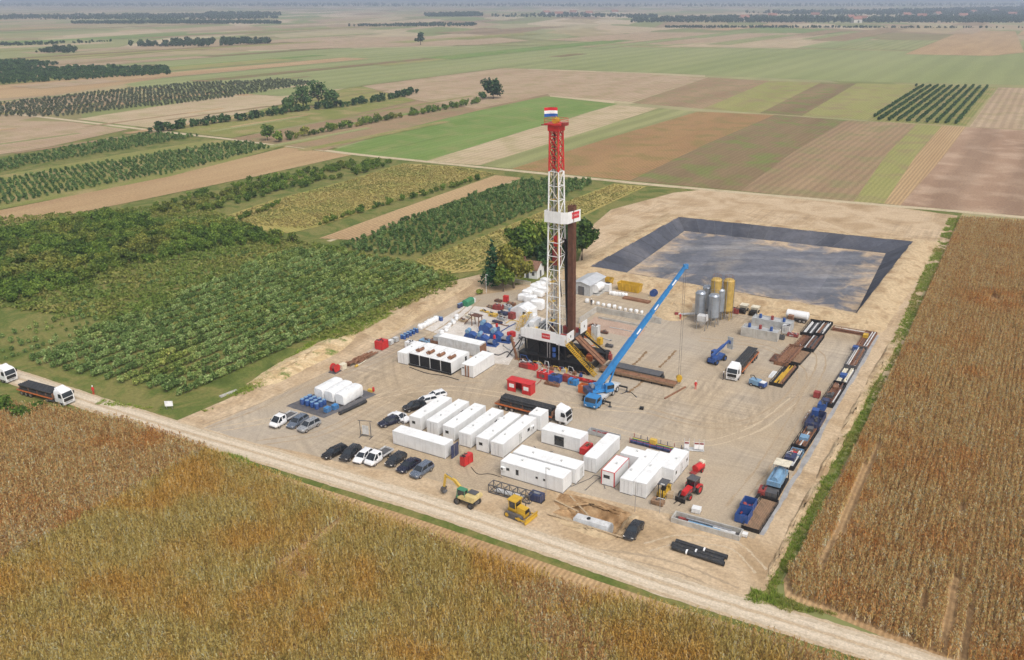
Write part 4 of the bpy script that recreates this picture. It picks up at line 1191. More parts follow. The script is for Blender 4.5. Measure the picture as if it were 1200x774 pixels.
# ------------------------------------------------------------------ containers and cabins
def container(label, end, L=12.2, W=2.45, H=2.75, rz=RA, mat=WHITER, name='cabin', cat='cabin', group=None, wins=(), doors=(), acs=(), side_along=None, z0=.12, roof=None, ribs=True, trim=None, vents=0, center=None, end_doors=True):
    """Steel site cabin. end = where the middle of its near end meets the ground; x runs along it away from that end.
    wins (face, pos, z, w, h): face f/b = long sides (-y/+y), n/e = near and far ends; doors (face, pos, w)."""
    ax = Vector((math.cos(rz), math.sin(rz), 0))
    base = at(*end) if center is None else center
    t = thing(name, label, cat, base, rz, group)
    x0, x1, y0, y1 = 0.0, L, -W / 2, W / 2
    f = cached(('base', L, W), lambda: MB().box(.03, L - .03, y0 + .03, y0 + .16, 0, z0).box(.03, L - .03, y1 - .16, y1 - .03, 0, z0).box(.03, .2, y0 + .16, y1 - .16, .02, z0).box(L - .2, L - .03, y0 + .16, y1 - .16, .02, z0).mesh('base_frame', DGREY))
    put('base_frame', f, t)
    core = cached(('core', L, W, H, z0, mat.name), lambda: MB().box(.05, L - .05, y0 + .05, y1 - .05, z0 + .003, H - .08).mesh('shell', WHITE if mat is WHITER else mat))
    put('shell', core, t)
    tm = trim or mat
    post = cached(('post', H, z0, tm.name), lambda: MB().box(-.075, .075, -.075, .075, z0, H - .06).mesh('corner_post', tm))
    for px_ in (x0 + .075, x1 - .075):
        for py_ in (y0 + .075, y1 - .075):
            put('corner_post', post, t, loc=(px_, py_, 0))
    def rf():
        m = MB(); n = max(2, round(L / 2.4)); zs = H - .10
        m.box(0, L, y0, y1, H - .09, H - .03)
        return m.mesh('roof', tm)
    rfo = put('roof', cached(('roof', L, W, H, tm.name), rf), t)
    n = max(2, round(L / 2.4)); w = (L - .24) / n
    rp = cached(('roofp', round(w, 3), W), lambda: MB().quad_strip([[(.015, y0 + .1, 0), (w - .015, y0 + .1, 0), (w - .015, y1 - .1, 0), (.015, y1 - .1, 0)], [(.06, y0 + .16, .045), (w - .06, y0 + .16, .045), (w - .06, y1 - .16, .045), (.06, y1 - .16, .045)]]).mesh('roof_panel', ROOFW))
    for i in range(n):
        put('roof_panel', rp, rfo, loc=(.12 + i * w, 0, H - .032))
    wp = cached(('wall', round(w, 3), H, z0, mat.name), lambda: MB().box(.012, w - .012, -.03, .03, z0 + .1, H - .12).mesh('wall_panel', mat))
    for i in range(n):
        put('wall_panel', wp, t, loc=(.12 + i * w, y0 + .035, 0)); put('wall_panel', wp, t, loc=(.12 + i * w, y1 - .035, 0))
    ep = cached(('endw', W, H, z0, mat.name), lambda: MB().box(-.03, .03, .165 - W / 2, -.012, z0 + .1, H - .12).mesh('end_panel', mat))
    for xx in (x0 + .035, x1 - .035):
        put('end_panel', ep, t, loc=(xx, 0, 0)); put('end_panel', ep, t, loc=(xx, W / 2 - .153, 0))
    if end_doors:
        rods = cached(('rods', H), lambda: MB().bar((-.02, 0, .35), (-.02, 0, H - .3), .035).mesh('locking_bar', STEEL))
        for yy in (-.35, .35):
            put('locking_bar', rods, t, loc=(x0, yy, 0))
    def face(fc, pos, z, w_, h_, d_):
        if fc == 'f':
            return (pos, y0 - d_, z), 0
        if fc == 'b':
            return (pos, y1 + d_, z), math.pi
        if fc == 'n':
            return (x0 - d_, pos, z), -math.pi / 2
        return (x1 + d_, pos, z), math.pi / 2
    for fc, pos, z, w_, h_ in wins:
        loc, ro = face(fc, pos, z, w_, h_, .0)
        wf = put('window', cached(('winf', w_, h_), lambda: MB().box(-w_ / 2 - .06, w_ / 2 + .06, -.03, .02, -h_ / 2 - .06, -h_ / 2).box(-w_ / 2 - .06, w_ / 2 + .06, -.03, .02, h_ / 2, h_ / 2 + .06).box(-w_ / 2 - .06, -w_ / 2, -.03, .02, -h_ / 2, h_ / 2).box(w_ / 2, w_ / 2 + .06, -.03, .02, -h_ / 2, h_ / 2).mesh('window', LGREY)), t, loc=loc, rz=ro)
        put('pane', cached(('pane', w_, h_), lambda: MB().box(-w_ / 2, w_ / 2, -.012, .01, -h_ / 2, h_ / 2).mesh('pane', GLASS)), wf)
    for fc, pos, w_ in doors:
        loc, ro = face(fc, pos, z0 + .08, w_, 2.0, .0)
        dl = put('door', cached(('door', w_), lambda: MB().box(-w_ / 2, w_ / 2, -.05, .015, 0, 2.05).mesh('door', LGREY)), t, loc=loc, rz=ro)
        put('door_handle', cached('dh', lambda: MB().box(w_ / 2 - .16, w_ / 2 - .06, -.11, -.05, .95, 1.02).mesh('door_handle', DGREY)), dl)
    for fc, pos in acs:
        loc, ro = face(fc, pos, 1.6, .8, .6, .0)
        a = put('air_conditioner', cached('ac', lambda: MB().box(-.42, .42, -.36, -.004, -.3, .3).mesh('air_conditioner', POLY)), t, loc=loc, rz=ro)
        put('fan_grille', cached('acf', lambda: MB().cyl((-.12, -.375, 0), (-.12, -.355, 0), .22, 14).mesh('fan_grille', DGREY)), a)
    for i in range(vents):
        put('roof_vent', cached('rv', lambda: MB().lathe([(.14, 0), (.14, .14), (.22, .16), (.2, .24), (.05, .28)], n=10).mesh('roof_vent', LGREY)), t, loc=(L * (i + .6) / (vents + .2), rr(.5), H + .012))
    return t

# ------------------------------------------------------------------ wheels and vehicles
def wheel(parent, loc, r=.33, w=.22, rim=STEEL, axis='y', name='wheel'):
    def tyre():
        n = 18; prof = [(.62 * r, -w * .5), (.93 * r, -w * .5), (r, -w * .34), (r, w * .34), (.93 * r, w * .5), (.62 * r, w * .5)]
        return MB().quad_strip([[(q * math.cos(k * 2 * math.pi / n), y, q * math.sin(k * 2 * math.pi / n)) for k in range(n)] for q, y in prof], caps=False).mesh('wheel', TYRE, 40)
    def rimm():
        n = 14; prof = [(.62 * r, -w * .40), (.52 * r, -w * .36), (.2 * r, -w * .22), (.06 * r, -w * .3)]
        m = MB().quad_strip([[(q * math.cos(k * 2 * math.pi / n), y, q * math.sin(k * 2 * math.pi / n)) for k in range(n)] for q, y in prof])
        m.quad_strip([[(q * math.cos(k * 2 * math.pi / n), -y, q * math.sin(k * 2 * math.pi / n)) for k in range(n)] for q, y in prof])
        return m.mesh('rim', rim, 30)
    wo = put(name, cached(('tyre', r, w), tyre), parent, loc=loc)
    put('rim', cached(('rim', r, w, rim.name), rimm), wo)
    return wo

def loft(stations, k=.9):
    """body sections: (x, z bottom, z top, half width, shoulder z)"""
    rings = []
    for x, zb, zt, w, zs in stations:
        rings.append([(x, -w * .90, zb), (x, w * .90, zb), (x, w, zb + (zs - zb) * .35), (x, w, zs), (x, w * k, zt - .02), (x, w * k * .8, zt), (x, -w * k * .8, zt), (x, -w * k, zt - .02), (x, -w, zs), (x, -w, zb + (zs - zb) * .35)])
    return MB().quad_strip(rings)

KIND = {  # length, width, body stations (x fraction, zb, zt, w fraction, shoulder), glasshouse base rear/front, roof rear/front, belt, roof z
    'hatch': (4.3, 1.8, [(-.5, .45, .72, .80, .6), (-.485, .3, .96, .92, .75), (-.40, .22, .98, .99, .78), (.10, .2, .96, 1, .78), (.24, .2, .95, 1, .76), (.42, .22, .80, .95, .66), (.485, .28, .68, .86, .55), (.5, .4, .58, .76, .5)], (-.455, .27), (-.37, .06), .94, 1.48),
    'estate': (4.7, 1.83, [(-.5, .45, .74, .80, .6), (-.487, .3, .96, .92, .75), (-.41, .22, .98, .99, .78), (.10, .2, .95, 1, .78), (.22, .2, .94, 1, .76), (.42, .22, .80, .95, .66), (.487, .28, .68, .86, .55), (.5, .4, .58, .76, .5)], (-.47, .24), (-.40, .05), .93, 1.46),
    'suv': (4.5, 1.88, [(-.5, .5, .85, .84, .7), (-.487, .35, 1.06, .94, .85), (-.41, .28, 1.08, .99, .9), (.12, .28, 1.06, 1, .9), (.24, .28, 1.05, 1, .88), (.43, .3, .95, .96, .8), (.487, .35, .82, .9, .65), (.5, .45, .7, .82, .6)], (-.47, .26), (-.40, .08), 1.04, 1.68),
    'sedan': (4.6, 1.82, [(-.5, .45, .78, .82, .65), (-.485, .3, .95, .92, .78), (-.40, .22, .99, .98, .8), (.10, .2, .95, 1, .78), (.22, .2, .94, 1, .76), (.42, .22, .80, .95, .66), (.487, .28, .68, .86, .55), (.5, .4, .58, .76, .5)], (-.40, .24), (-.25, .04), .94, 1.45),
}
def car(label, front, rear, kind, colour, group):
    f, r_ = at(*front), at(*rear); c = (f + r_) / 2; rz = math.atan2(f.y - r_.y, f.x - r_.x)
    L, W, st, gb, gr, belt, rz_top = KIND[kind]; P_ = CAR[colour]; key = (kind, colour)
    t = thing('parked_car', label, 'car', c, rz, group)
    put('body', cached(('cb',) + key, lambda: loft([(x * L, zb, zt, w * W / 2, zs) for x, zb, zt, w, zs in st]).mesh('body', P_, 38)), t)
    wb, wr = W / 2 * .92, W / 2 * .70
    def gh():
        a = [(gb[0] * L, -wb, belt - .03), (gb[1] * L, -wb * .96, belt - .03), (gb[1] * L, wb * .96, belt - .03), (gb[0] * L, wb, belt - .03)]
        b = [(gr[0] * L, -wr, rz_top - .03), (gr[1] * L, -wr, rz_top - .03), (gr[1] * L, wr, rz_top - .03), (gr[0] * L, wr, rz_top - .03)]
        return MB().quad_strip([a, b]).mesh('windows', GLASS)
    put('windows', cached(('cg',) + key[:1], gh), t)
    def rf():
        m = MB(); a, b = gr
        m.quad_strip([[(a * L - .06, -wr - .03, rz_top - .05), (b * L + .05, -wr - .03, rz_top - .05), (b * L + .05, wr + .03, rz_top - .05), (a * L - .06, wr + .03, rz_top - .05)], [(a * L + .1, -wr + .12, rz_top + .02), (b * L - .12, -wr + .12, rz_top + .02), (b * L - .12, wr - .12, rz_top + .02), (a * L + .1, wr - .12, rz_top + .02)]])
        for s in (-1, 1):
            m.bar((gb[0] * L, s * (wb + .005), belt - .03), (gr[0] * L, s * (wr + .01), rz_top - .04), .10, .12)
            m.bar((gb[1] * L, s * (wb * .96 + .005), belt - .03), (gr[1] * L, s * (wr + .01), rz_top - .04), .07, .08)
            m.bar(((gb[0] + gb[1]) / 2 * L - .12, s * (wb + .004), belt - .02), ((gr[0] + gr[1]) / 2 * L, s * (wr + .012), rz_top - .04), .08, .05)
        return m.mesh('roof', P_, 30)
    put('roof', cached(('cr',) + key, rf), t)
    R = .36 if kind == 'suv' else .32
    for xx in (-.29, .315):
        for s in (-1, 1):
            wheel(t, (xx * L, s * (W / 2 - .09), R), R, .21)
    for s in (-1, 1):
        put('headlight', cached(('hl', kind), lambda: MB().cbox((0, 0, 0), (.16, .34, .13)).mesh('headlight', LAMP)), t, loc=(L * .472, s * W * .34, st[-2][2] - .05))
        put('tail_light', cached(('tl', kind), lambda: MB().cbox((0, 0, 0), (.12, .28, .16)).mesh('tail_light', TAIL)), t, loc=(-L * .483, s * W * .36, st[1][2] - .16))
        put('wing_mirror', cached(('wm', colour), lambda: MB().cbox((0, 0, 0), (.14, .2, .13)).mesh('wing_mirror', P_)), t, loc=(gb[1] * L - .25, s * (W / 2 + .06), belt + .04))
    put('bumper', cached(('bp', kind), lambda: MB().cbox((L * .488, 0, .38), (.12, W * .74, .16)).cbox((-L * .49, 0, .42), (.1, W * .74, .16)).mesh('bumper', DGREY)), t)
    return t

def flatbed_pickup(label, front, rear, group):
    f, r_ = at(*front), at(*rear); c = (f + r_) / 2; rz = math.atan2(f.y - r_.y, f.x - r_.x); P_ = CAR['white']; W = 2.0
    t = thing('flatbed_pickup', label, 'pickup truck', c, rz, group)
    MBb = loft([(.1, .45, 1.15, .98, .9), (.2, .35, 1.22, 1.0, 1.0), (1.6, .35, 1.2, 1.0, 1.0), (2.4, .38, 1.08, .96, .85), (2.75, .42, .9, .88, .7), (2.85, .5, .75, .78, .65)])
    MBb.build('body', P_, t, 38)
    MB().quad_strip([[(.12, -.93, 1.18), (2.25, -.9, 1.14), (2.25, .9, 1.14), (.12, .93, 1.18)], [(.2, -.74, 2.0), (1.35, -.74, 2.02), (1.35, .74, 2.02), (.2, .74, 2.0)]]).build('windows', GLASS, t)
    m = MB().quad_strip([[(.12, -.79, 1.98), (1.42, -.79, 1.99), (1.42, .79, 1.99), (.12, .79, 1.98)], [(.25, -.66, 2.08), (1.25, -.66, 2.08), (1.25, .66, 2.08), (.25, .66, 2.08)]])
    for s in (-1, 1):
        m.bar((.14, s * .94, 1.18), (.2, s * .76, 2.0), .14, .1).bar((2.25, s * .91, 1.14), (1.36, s * .76, 2.0), .08, .08).bar((1.05, s * .93, 1.16), (.95, s * .76, 2.0), .12, .05)
        m.bar((.14, s * .935, 1.3), (.95, s * .925, 1.3), .03, .3)
    m.box(.085, .118, -.93, .93, .8, 2.0)
    m.build('roof', P_, t)
    MB().box(-2.75, .0, -1.0, 1.0, .78, .88).build('load_bed', DGREY, t)
    for s in (-1, 1):
        MB().box(-2.74, -.02, s * 1.0 - .02, s * 1.0 + .02, .88, 1.2).build('side_board', LGREY, t)
    MB().box(-2.78, -2.74, -.98, .98, .88, 1.2).build('tail_board', LGREY, t)
    MB().bar((-.03, -.95, .88), (-.03, -.95, 2.15), .07).bar((-.03, .95, .88), (-.03, .95, 2.15), .07).bar((-.03, -.95, 2.12), (-.03, .95, 2.12), .07).bar((-.03, -.95, 1.5), (-.03, .95, 1.5), .05).build('headboard', DGREY, t)
    MB().box(-2.6, .3, -.4, .4, .5, .77).build('chassis', BLACK, t)
    for xx in (-1.75, 1.95):
        for s in (-1, 1):
            wheel(t, (xx, s * .86, .34), .34, .22)
    for s in (-1, 1):
        MB().cbox((2.72, s * .66, .82), (.2, .3, .16)).build('headlight', LAMP, t)
        MB().cbox((1.9, s * 1.12, 1.3), (.12, .18, .24)).build('wing_mirror', BLACK, t)
    MB().cbox((2.82, 0, .5), (.14, 1.5, .2)).build('bumper', DGREY, t)
    return t

def pipe_load(label, loc, rz, L, cols, rows, r, mat, z, group=None, name='pipe_bundle', ends=None):
    t = thing(name, label, 'pipes', loc, rz, group)
    me = cached(('pipe', L, r, mat.name), lambda: MB().cyl((-L / 2, 0, 0), (L / 2, 0, 0), r, 12, caps=False).cyl((-L / 2 + .01, 0, 0), (L / 2 - .01, 0, 0), r * .82, 12).mesh('pipe', mat, 40))
    for j in range(rows):
        n = cols - (j % 2)
        for i in range(n):
            put('pipe', me, t, loc=(random.uniform(-.12, .12), (i - (n - 1) / 2) * 2.03 * r, z + r + j * 1.75 * r))
    return t

def semi_truck(label, front, rear=None, rz=None, L=15.5, load=None, cabcol=None, trailer=RUST, group=None):
    """European tractor unit and flat trailer; origin under the front bumper, x forward."""
    f = at(*front)
    if rz is None:
        rz = heading(front, rear)
    P_ = CAR['white']
    t = thing('semi_truck', label, 'truck', f, rz, group)
    cab = MB().quad_strip([
        [(-2.25, -1.22, .75), (-.05, -1.22, .75), (-.05, 1.22, .75), (-2.25, 1.22, .75)],
        [(-2.3, -1.25, 1.7), (.02, -1.22, 1.7), (.02, 1.22, 1.7), (-2.3, 1.25, 1.7)],
        [(-2.3, -1.22, 2.75), (-.28, -1.16, 2.75), (-.28, 1.16, 2.75), (-2.3, 1.22, 2.75)],
        [(-2.2, -1.1, 3.15), (-.75, -1.0, 3.1), (-.75, 1.0, 3.1), (-2.2, 1.1, 3.15)]])
    cab.build('cab', P_, t, 30)
    MB().plate([(.035, -1.08, 1.78), (.035, 1.08, 1.78), (-.245, 1.02, 2.68), (-.245, -1.02, 2.68)]).build('windscreen', GLASS, t)
    for s in (-1, 1):
        MB().plate([(-.2, s * 1.232, 1.75), (-1.15, s * 1.252, 1.75), (-1.1, s * 1.232, 2.6), (-.42, s * 1.205, 2.6)]).build('side_window', GLASS, t)
        MB().cbox((-.2, s * 1.42, 2.2), (.12, .18, .55)).bar((-.25, s * 1.2, 2.4), (-.2, s * 1.42, 2.4), .04).build('wing_mirror', BLACK, t)
        MB().cbox((.0, s * .95, .72), (.12, .4, .22)).build('headlight', LAMP, t)
    MB().box(-.02, .05, -.95, .95, .95, 1.62).build('grille', BLACK, t)
    MB().box(-.3, .06, -1.2, 1.2, .35, .6).build('bumper', LGREY, t)
    MB().quad_strip([[(-2.1, -1.0, 3.12), (-.95, -.9, 3.08), (-.95, .9, 3.08), (-2.1, 1.0, 3.12)], [(-2.2, -.9, 3.55), (-1.7, -.8, 3.45), (-1.7, .8, 3.45), (-2.2, .9, 3.55)]]).build('roof_fairing', P_, t)
    MB().box(-6.0, -.4, -.42, .42, .62, .88).cyl((-3.2, -.95, .62), (-4.2, -.95, .62), .28, 10).build('chassis', DGREY, t)
    for xx in (-1.3, -4.9):
        for s in (-1, 1):
            wheel(t, (xx, s * 1.05, .5), .5, .32)
    tr = put('trailer', MB().box(-L, -3.0, -1.22, 1.22, 1.12, 1.28).box(-L, -3.4, -.5, .5, .9, 1.12).mesh('trailer', trailer), t)
    MB().box(-3.12, -3.02, -1.2, 1.2, 1.28, 2.2).build('headboard', RUST, tr)
    MB().box(-L - .03, -3.0, -1.27, -1.22, 1.0, 1.24).box(-L - .03, -3.0, 1.22, 1.27, 1.0, 1.24).build('side_rail', ORANGE if trailer is RUST else trailer, tr)
    for k in range(5):
        for s in (-1, 1):
            MB().box(-L + 1 + k * 2.6, -L + 1.1 + k * 2.6, s * 1.2 - .05, s * 1.2 + .05, 1.28, 2.1).build('stake', RUST, tr)
    for xx in (-L + 1.2, -L + 2.5, -L + 3.8):
        for s in (-1, 1):
            wheel(t, (xx, s * 1.02, .5), .5, .38)
    if load:
        Lp, cols, rows, r, mat, lab = load
        ax = Vector((math.cos(rz), math.sin(rz), 0))
        pipe_load(lab, f + ax * (-(3.3 + Lp / 2)), rz, Lp, cols, rows, r, mat, 1.29)
    return t

# ------------------------------------------------------------------ small site goods
def skid_box(name, label, cat, px, py, size, mat, rz=RB, lid=None, z=0.0, group=None, rim=True, open_top=False, fill=None):
    """A steel tank, bin or cabinet on skids, with ribs; open_top leaves walls and a floor."""
    L, W, H = size
    t = thing(name, label, cat, at(px, py) + Vector((0, 0, z)), rz, group)
    if open_top:
        th = .06
        m = MB().box(-L / 2, L / 2, -W / 2, W / 2, .1, .16)
        m.build('floor', mat, t)
        for y in (-W / 2, W / 2):
            MB().box(-L / 2, L / 2, y - th / 2, y + th / 2, .162, H).build('side_wall', mat, t)
        for x in (-L / 2, L / 2):
            MB().box(x - th / 2, x + th / 2, -W / 2 + th / 2 + .002, W / 2 - th / 2 - .002, .162, H).build('end_wall', mat, t)
        if fill:
            r = random.Random(int(px * 3 + py))
            m = MB()
            for i in range(fill[1]):
                a = r.uniform(-.5, .5)
                m.cbox((r.uniform(-L * .38, L * .38), r.uniform(-W * .32, W * .32), .2 + r.uniform(0, H * .5)), (r.uniform(.25, .8), r.uniform(.2, .5), r.uniform(.15, .4)), a, r.uniform(-.3, .3))
            m.build('contents', fill[0], t)
    else:
        MB().box(-L / 2, L / 2, -W / 2, W / 2, .12, H).build('body', mat, t)
        MB().box(-L / 2 - .04, L / 2 + .04, -W / 2 - .04, W / 2 + .04, H + .002, H + .08).build('lid', lid or mat, t)
        if L > 1.5:
            r = random.Random(int(px * 7 + py * 3)); m = MB(); m2 = MB()
            for i in range(r.randint(2, 4)):
                x_, y_ = r.uniform(-L * .38, L * .38), r.uniform(-W * .3, W * .3)
                m.cbox((x_, y_, H + .17), (r.uniform(.2, .6), r.uniform(.15, .4), .18), r.uniform(-.4, .4))
                m2.tube([(x_, y_, H + .2), (x_ + r.uniform(-.5, .5), y_ + r.uniform(-.3, .3), H + r.uniform(.35, .6)), (max(-L / 2, min(L / 2, x_ + r.uniform(-1, 1))), W / 2 * r.choice((-1, 1)), H + .1)], .05, 6)
            m.build('fitting', DGREY, t); m2.build('hose', r.choice((BLACK, LGREY, RUST)), t)
            MB().box(-L * .3, L * .1, -W / 2 - .02, -W / 2 - .002, H * .3, H * .8).build('panel', r.choice((GREY, DGREY, mat)), t)
    n = max(2, int(L / 1.0))
    rib = cached(('rib', H, mat.name), lambda: MB().box(-.05, .05, -.05, .0, .14, H - .05).mesh('rib', mat))
    for i in range(n + 1):
        x = -L / 2 + .06 + (L - .12) * i / n
        put('rib', rib, t, loc=(x, -W / 2 - .031, 0)); put('rib', rib, t, loc=(x, W / 2 + .031, 0), rz=math.pi)
    for y in (-W * .32, W * .32):
        MB().box(-L / 2 - .06, L / 2 + .06, y - .07, y + .07, 0, .1).build('skid', DGREY, t)
    return t

def drum_row(px, py, n, label, mat, group, r=.3, h=.9, rz=RA, sp=.66, name='drum', cat='drum'):
    out = []
    ax = Vector((math.cos(rz), math.sin(rz), 0))
    for i in range(n):
        lab = label if isinstance(label, str) else label[i]
        t = thing(name, lab, cat, at(px, py) + ax * (i * sp) + Vector((rr(.04), rr(.04), 0)), random.uniform(0, 6), group)
        put('body', cached(('drum', r, h, mat.name), lambda: MB().lathe([(r * .96, 0), (r, .03), (r * .97, h * .33), (r * 1.02, h * .35), (r * .97, h * .37), (r * .97, h * .64), (r * 1.02, h * .66), (r * .97, h * .68), (r, h - .03), (r * .96, h)], n=14).mesh('body', mat, 40)), t)
        put('lid', cached(('dlid', r, h), lambda: MB().lathe([(r * .9, h + .002), (r * .9, h + .012)], n=14).cyl((r * .5, 0, h), (r * .5, 0, h + .05), .04, 6).mesh('lid', PBLUE)), t)
        out.append(t)
    return out

def big_bag(px, py, label, group, s=1.0, rz=RB, z=0.0, mat=None):
    t = thing('bulk_bag', label, 'bag', at(px, py) + Vector((0, 0, z)), rz + rr(.3), group)
    def bag():
        rings = []
        for zz, k in ((0, .82), (.12, .98), (.5, 1.06), (.85, 1.0), (1.0, .78), (1.03, .3)):
            rings.append([(.5 * k * math.copysign(abs(math.cos(a)) ** .42, math.cos(a)) * (1 + rr(.04)), .5 * k * math.copysign(abs(math.sin(a)) ** .42, math.sin(a)) * (1 + rr(.04)), zz + rr(.03) * (zz > 0)) for a in [q * 2 * math.pi / 16 for q in range(16)]])
        return MB().quad_strip(rings).mesh('sack', mat or TARP, 50)
    o = put('sack', cached(('bag', random.randint(0, 2), (mat or TARP).name), bag), t); t.scale = (s, s, s)
    put('lifting_strap', cached('bagstrap', lambda: MB().tube([(-.35, -.35, .95), (-.2, -.2, 1.2), (0, 0, 1.12), (.2, .2, 1.2), (.35, .35, .95)], .03, 5).mesh('lifting_strap', LGREY)), t)
    return t

def ibc(px, py, label, group, mat=BLUE, rz=RB, z=0.0):
    t = thing('liquid_tote', label, 'tote', at(px, py) + Vector((0, 0, z)), rz, group)
    put('tank', cached(('ibct', mat.name), lambda: MB().cbox((0, 0, .65), (1.08, .92, .95)).cyl((0, 0, 1.12), (0, 0, 1.19), .12, 10).mesh('tank', mat)), t)
    def cage():
        m = MB()
        for zz in (.2, .5, .8, 1.1):
            m.bar((-.58, -.5, zz), (.58, -.5, zz), .03).bar((-.58, .5, zz), (.58, .5, zz), .03).bar((-.58, -.5, zz), (-.58, .5, zz), .03).bar((.58, -.5, zz), (.58, .5, zz), .03)
        for x in (-.58, -.2, .2, .58):
            for y in (-.5, .5):
                m.bar((x, y, .15), (x, y, 1.15), .03)
        return m.mesh('cage', STEEL)
    put('cage', cached('cage', cage), t)
    put('pallet', cached('pal', lambda: MB().box(-.6, .6, -.5, .5, .10, .14).box(-.6, .6, -.5, -.4, 0, .1).box(-.6, .6, .4, .5, 0, .1).box(-.6, .6, -.05, .05, 0, .1).mesh('pallet', WOODP)), t)
    return t

def tray(label, near, L, W=2.3, H=.55, mat=DGREY, load=None, rz=RA, nload=8, lr=.09, group=None, name='pipe_tray', planks=False, z=0.0):
    """An open steel pipe tray, near = middle of its near end; load material of pipes lying in it."""
    t = thing(name, label, 'pipe tray', at(*near) + Vector((0, 0, z)), rz, group)
    put('floor', cached(('trf', L, W, mat.name), lambda: MB().box(0, L, -W / 2, W / 2, .12, .18).mesh('floor', mat)), t)
    sw = cached(('trs', L, H, mat.name), lambda: MB().box(0, L, -.05, .05, .0, .16).box(0, L, -.04, .04, H - .1, H).mesh('side_rail', mat))
    for s in (-1, 1):
        put('side_rail', sw, t, loc=(0, s * (W / 2 + .051), 0))
    n = max(3, int(L / 1.6)); ps = cached(('trp', H, mat.name), lambda: MB().box(-.05, .05, -.035, .035, .162, H - .102).mesh('post', mat))
    for i in range(n + 1):
        for s in (-1, 1):
            put('post', ps, t, loc=(.06 + (L - .12) * i / n, s * (W / 2 + .051), 0))
    ew = cached(('tre', W, H, mat.name), lambda: MB().box(-.04, .04, -W / 2 - .1, W / 2 + .1, 0, H).mesh('end_wall', mat))
    put('end_wall', ew, t, loc=(-.045, 0, 0)); put('end_wall', ew, t, loc=(L + .045, 0, 0))
    if planks:
        pl = cached(('plk', L, W), lambda: MB().box(.1, L - .1, -W / 2 / 8 + .02, W / 2 / 8 - .02, .185, .25).mesh('plank', WOODP))
        for i in range(8):
            put('plank', pl, t, loc=(0, -W / 2 + (i + .5) * W / 8, random.uniform(0, .03)))
    if load:
        Ll = L - .6; lr = max(lr, .13)
        mixl = [load, load, load, {RUST: BROWNP, BROWNP: RUST}.get(load, load), LGREY if load is not YELLOW else RUST, DGREY]
        per = int((W - .2) / (2.15 * lr)); b = thing('pipe_stack', 'pipes in the ' + label.replace('open ', '', 1).replace(' of the inner rack', ' of inner rack'), 'pipes', t.location, rz)
        for k in range(max(nload, per + 2)):
            j, i = divmod(k, per); mt = random.choice(mixl); f_ = random.choice((1, 1, .85, .6))
            me = cached(('trl', round(Ll * f_, 2), lr, mt.name), lambda: MB().cyl((0, 0, 0), (Ll * f_, 0, 0), lr, 8).mesh('pipe', mt, 40))
            if random.random() < .9:
                put('pipe', me, b, loc=(.1 + random.uniform(0, .3) + (Ll * (1 - f_) * random.random()), -W / 2 + .12 + lr + i * 2.15 * lr + (j % 2) * lr * .8, .19 + lr + j * 1.8 * lr))
    return t

def worker(px, py, rz, label, shirt=OVERALL, trousers=OVERALL):
    """a standing person: one continuous body, helmet on the head"""
    t = thing('person', label, 'person', at(px, py), rz)
    def tubes():
        m = MB()
        for s in (-1, 1):
            m.tube([(.02, s * .12, .04), (0, s * .11, .45), (0, s * .09, .88)], [.055, .065, .10], 8)
            m.cbox((.06, s * .12, .04), (.26, .1, .09))
        m.quad_strip([[(rx * math.cos(a), ry * math.sin(a), z) for a in [q * .5236 for q in range(12)]] for z, rx, ry in ((.82, .12, .18), (.95, .13, .19), (1.15, .125, .19), (1.35, .13, .22), (1.45, .10, .20), (1.50, .06, .08), (1.56, .055, .06))])
        for s in (-1, 1):
            m.tube([(0, s * .22, 1.40), (.0, s * .29, 1.12), (.08, s * .27, .86)], [.06, .05, .038], 8)
        return m.mesh('body', shirt, 60)
    put('body', tubes(), t)
    MB().lathe([(.03, 1.52), (.075, 1.56), (.095, 1.66), (.09, 1.74), (.03, 1.78)], n=12).cbox((.095, 0, 1.65), (.03, .025, .04)).build('head', SKIN, t, 60)
    MB().lathe([(.15, 1.715), (.125, 1.73), (.12, 1.79), (.08, 1.85), (.02, 1.87)], n=14).build('helmet', HELM, t, 60)
    for s in (-1, 1):
        MB().tube([(.08, s * .27, .86), (.10, s * .265, .80), (.12, s * .26, .72)], [.036, .042, .02], 7).build('hand', SKIN, t, 60)
    return t

# ================================================================== THE DRILLING RIG
RO = at(650, 427)
def site(u, v, z=0.0):
    return RO + AX_B * u + AX_A * v + Vector((0, 0, z))
rig = thing('drilling_rig', 'tall drilling rig with red-topped white mast on a black substructure', 'drilling rig', RO, RB)
FZ0 = 6.0
# substructure
for v0, v1 in ((-1.7, .5), (6.2, 8.4)):
    bo = MB().box(-8.1, 9.2, v0, v1, 0, .35).box(-8.1, 9.2, v0, v1, 1.75, 2.0).box(-8.0, 9.1, v0 + .35, v1 - .35, .352, 1.748).build('base_box', BLACK, rig)
    for i in range(12):
        MB().box(-.07, .07, v0 + .02, v0 + .30, .352, 1.748).build('stiffener', BLACK, bo, loc=(-7.9 + i * 1.55, 0, 0))
for u in (-7.6, -2.5, 3.0, 8.6):
    MB().box(u - .25, u + .25, .502, 6.198, .4, 1.6).build('cross_beam', BLACK, rig)
col_b = MB()
for u in (-6.8, -3.6, -.2, 3.1):
    for v in (-.7, 7.1):
        MB().bar((u, v, 2.0), (u, v, 5.3), .34).build('column', BLACK, rig)
for v in (-.7, 7.1):
    for a, b_ in ((-6.8, -3.6), (-.2, -3.6), (3.1, -.2), (-3.6, -.2)):
        MB().bar((a, v, 2.0), (b_, v, 5.2), .2).build('brace', BLACK, rig)
MB().bar((3.3, -.7, 5.2), (8.8, -.7, 2.0), .28).build('raker', BLACK, rig)
MB().bar((3.3, 7.1, 5.2), (8.8, 7.1, 2.0), .28).build('raker', BLACK, rig)
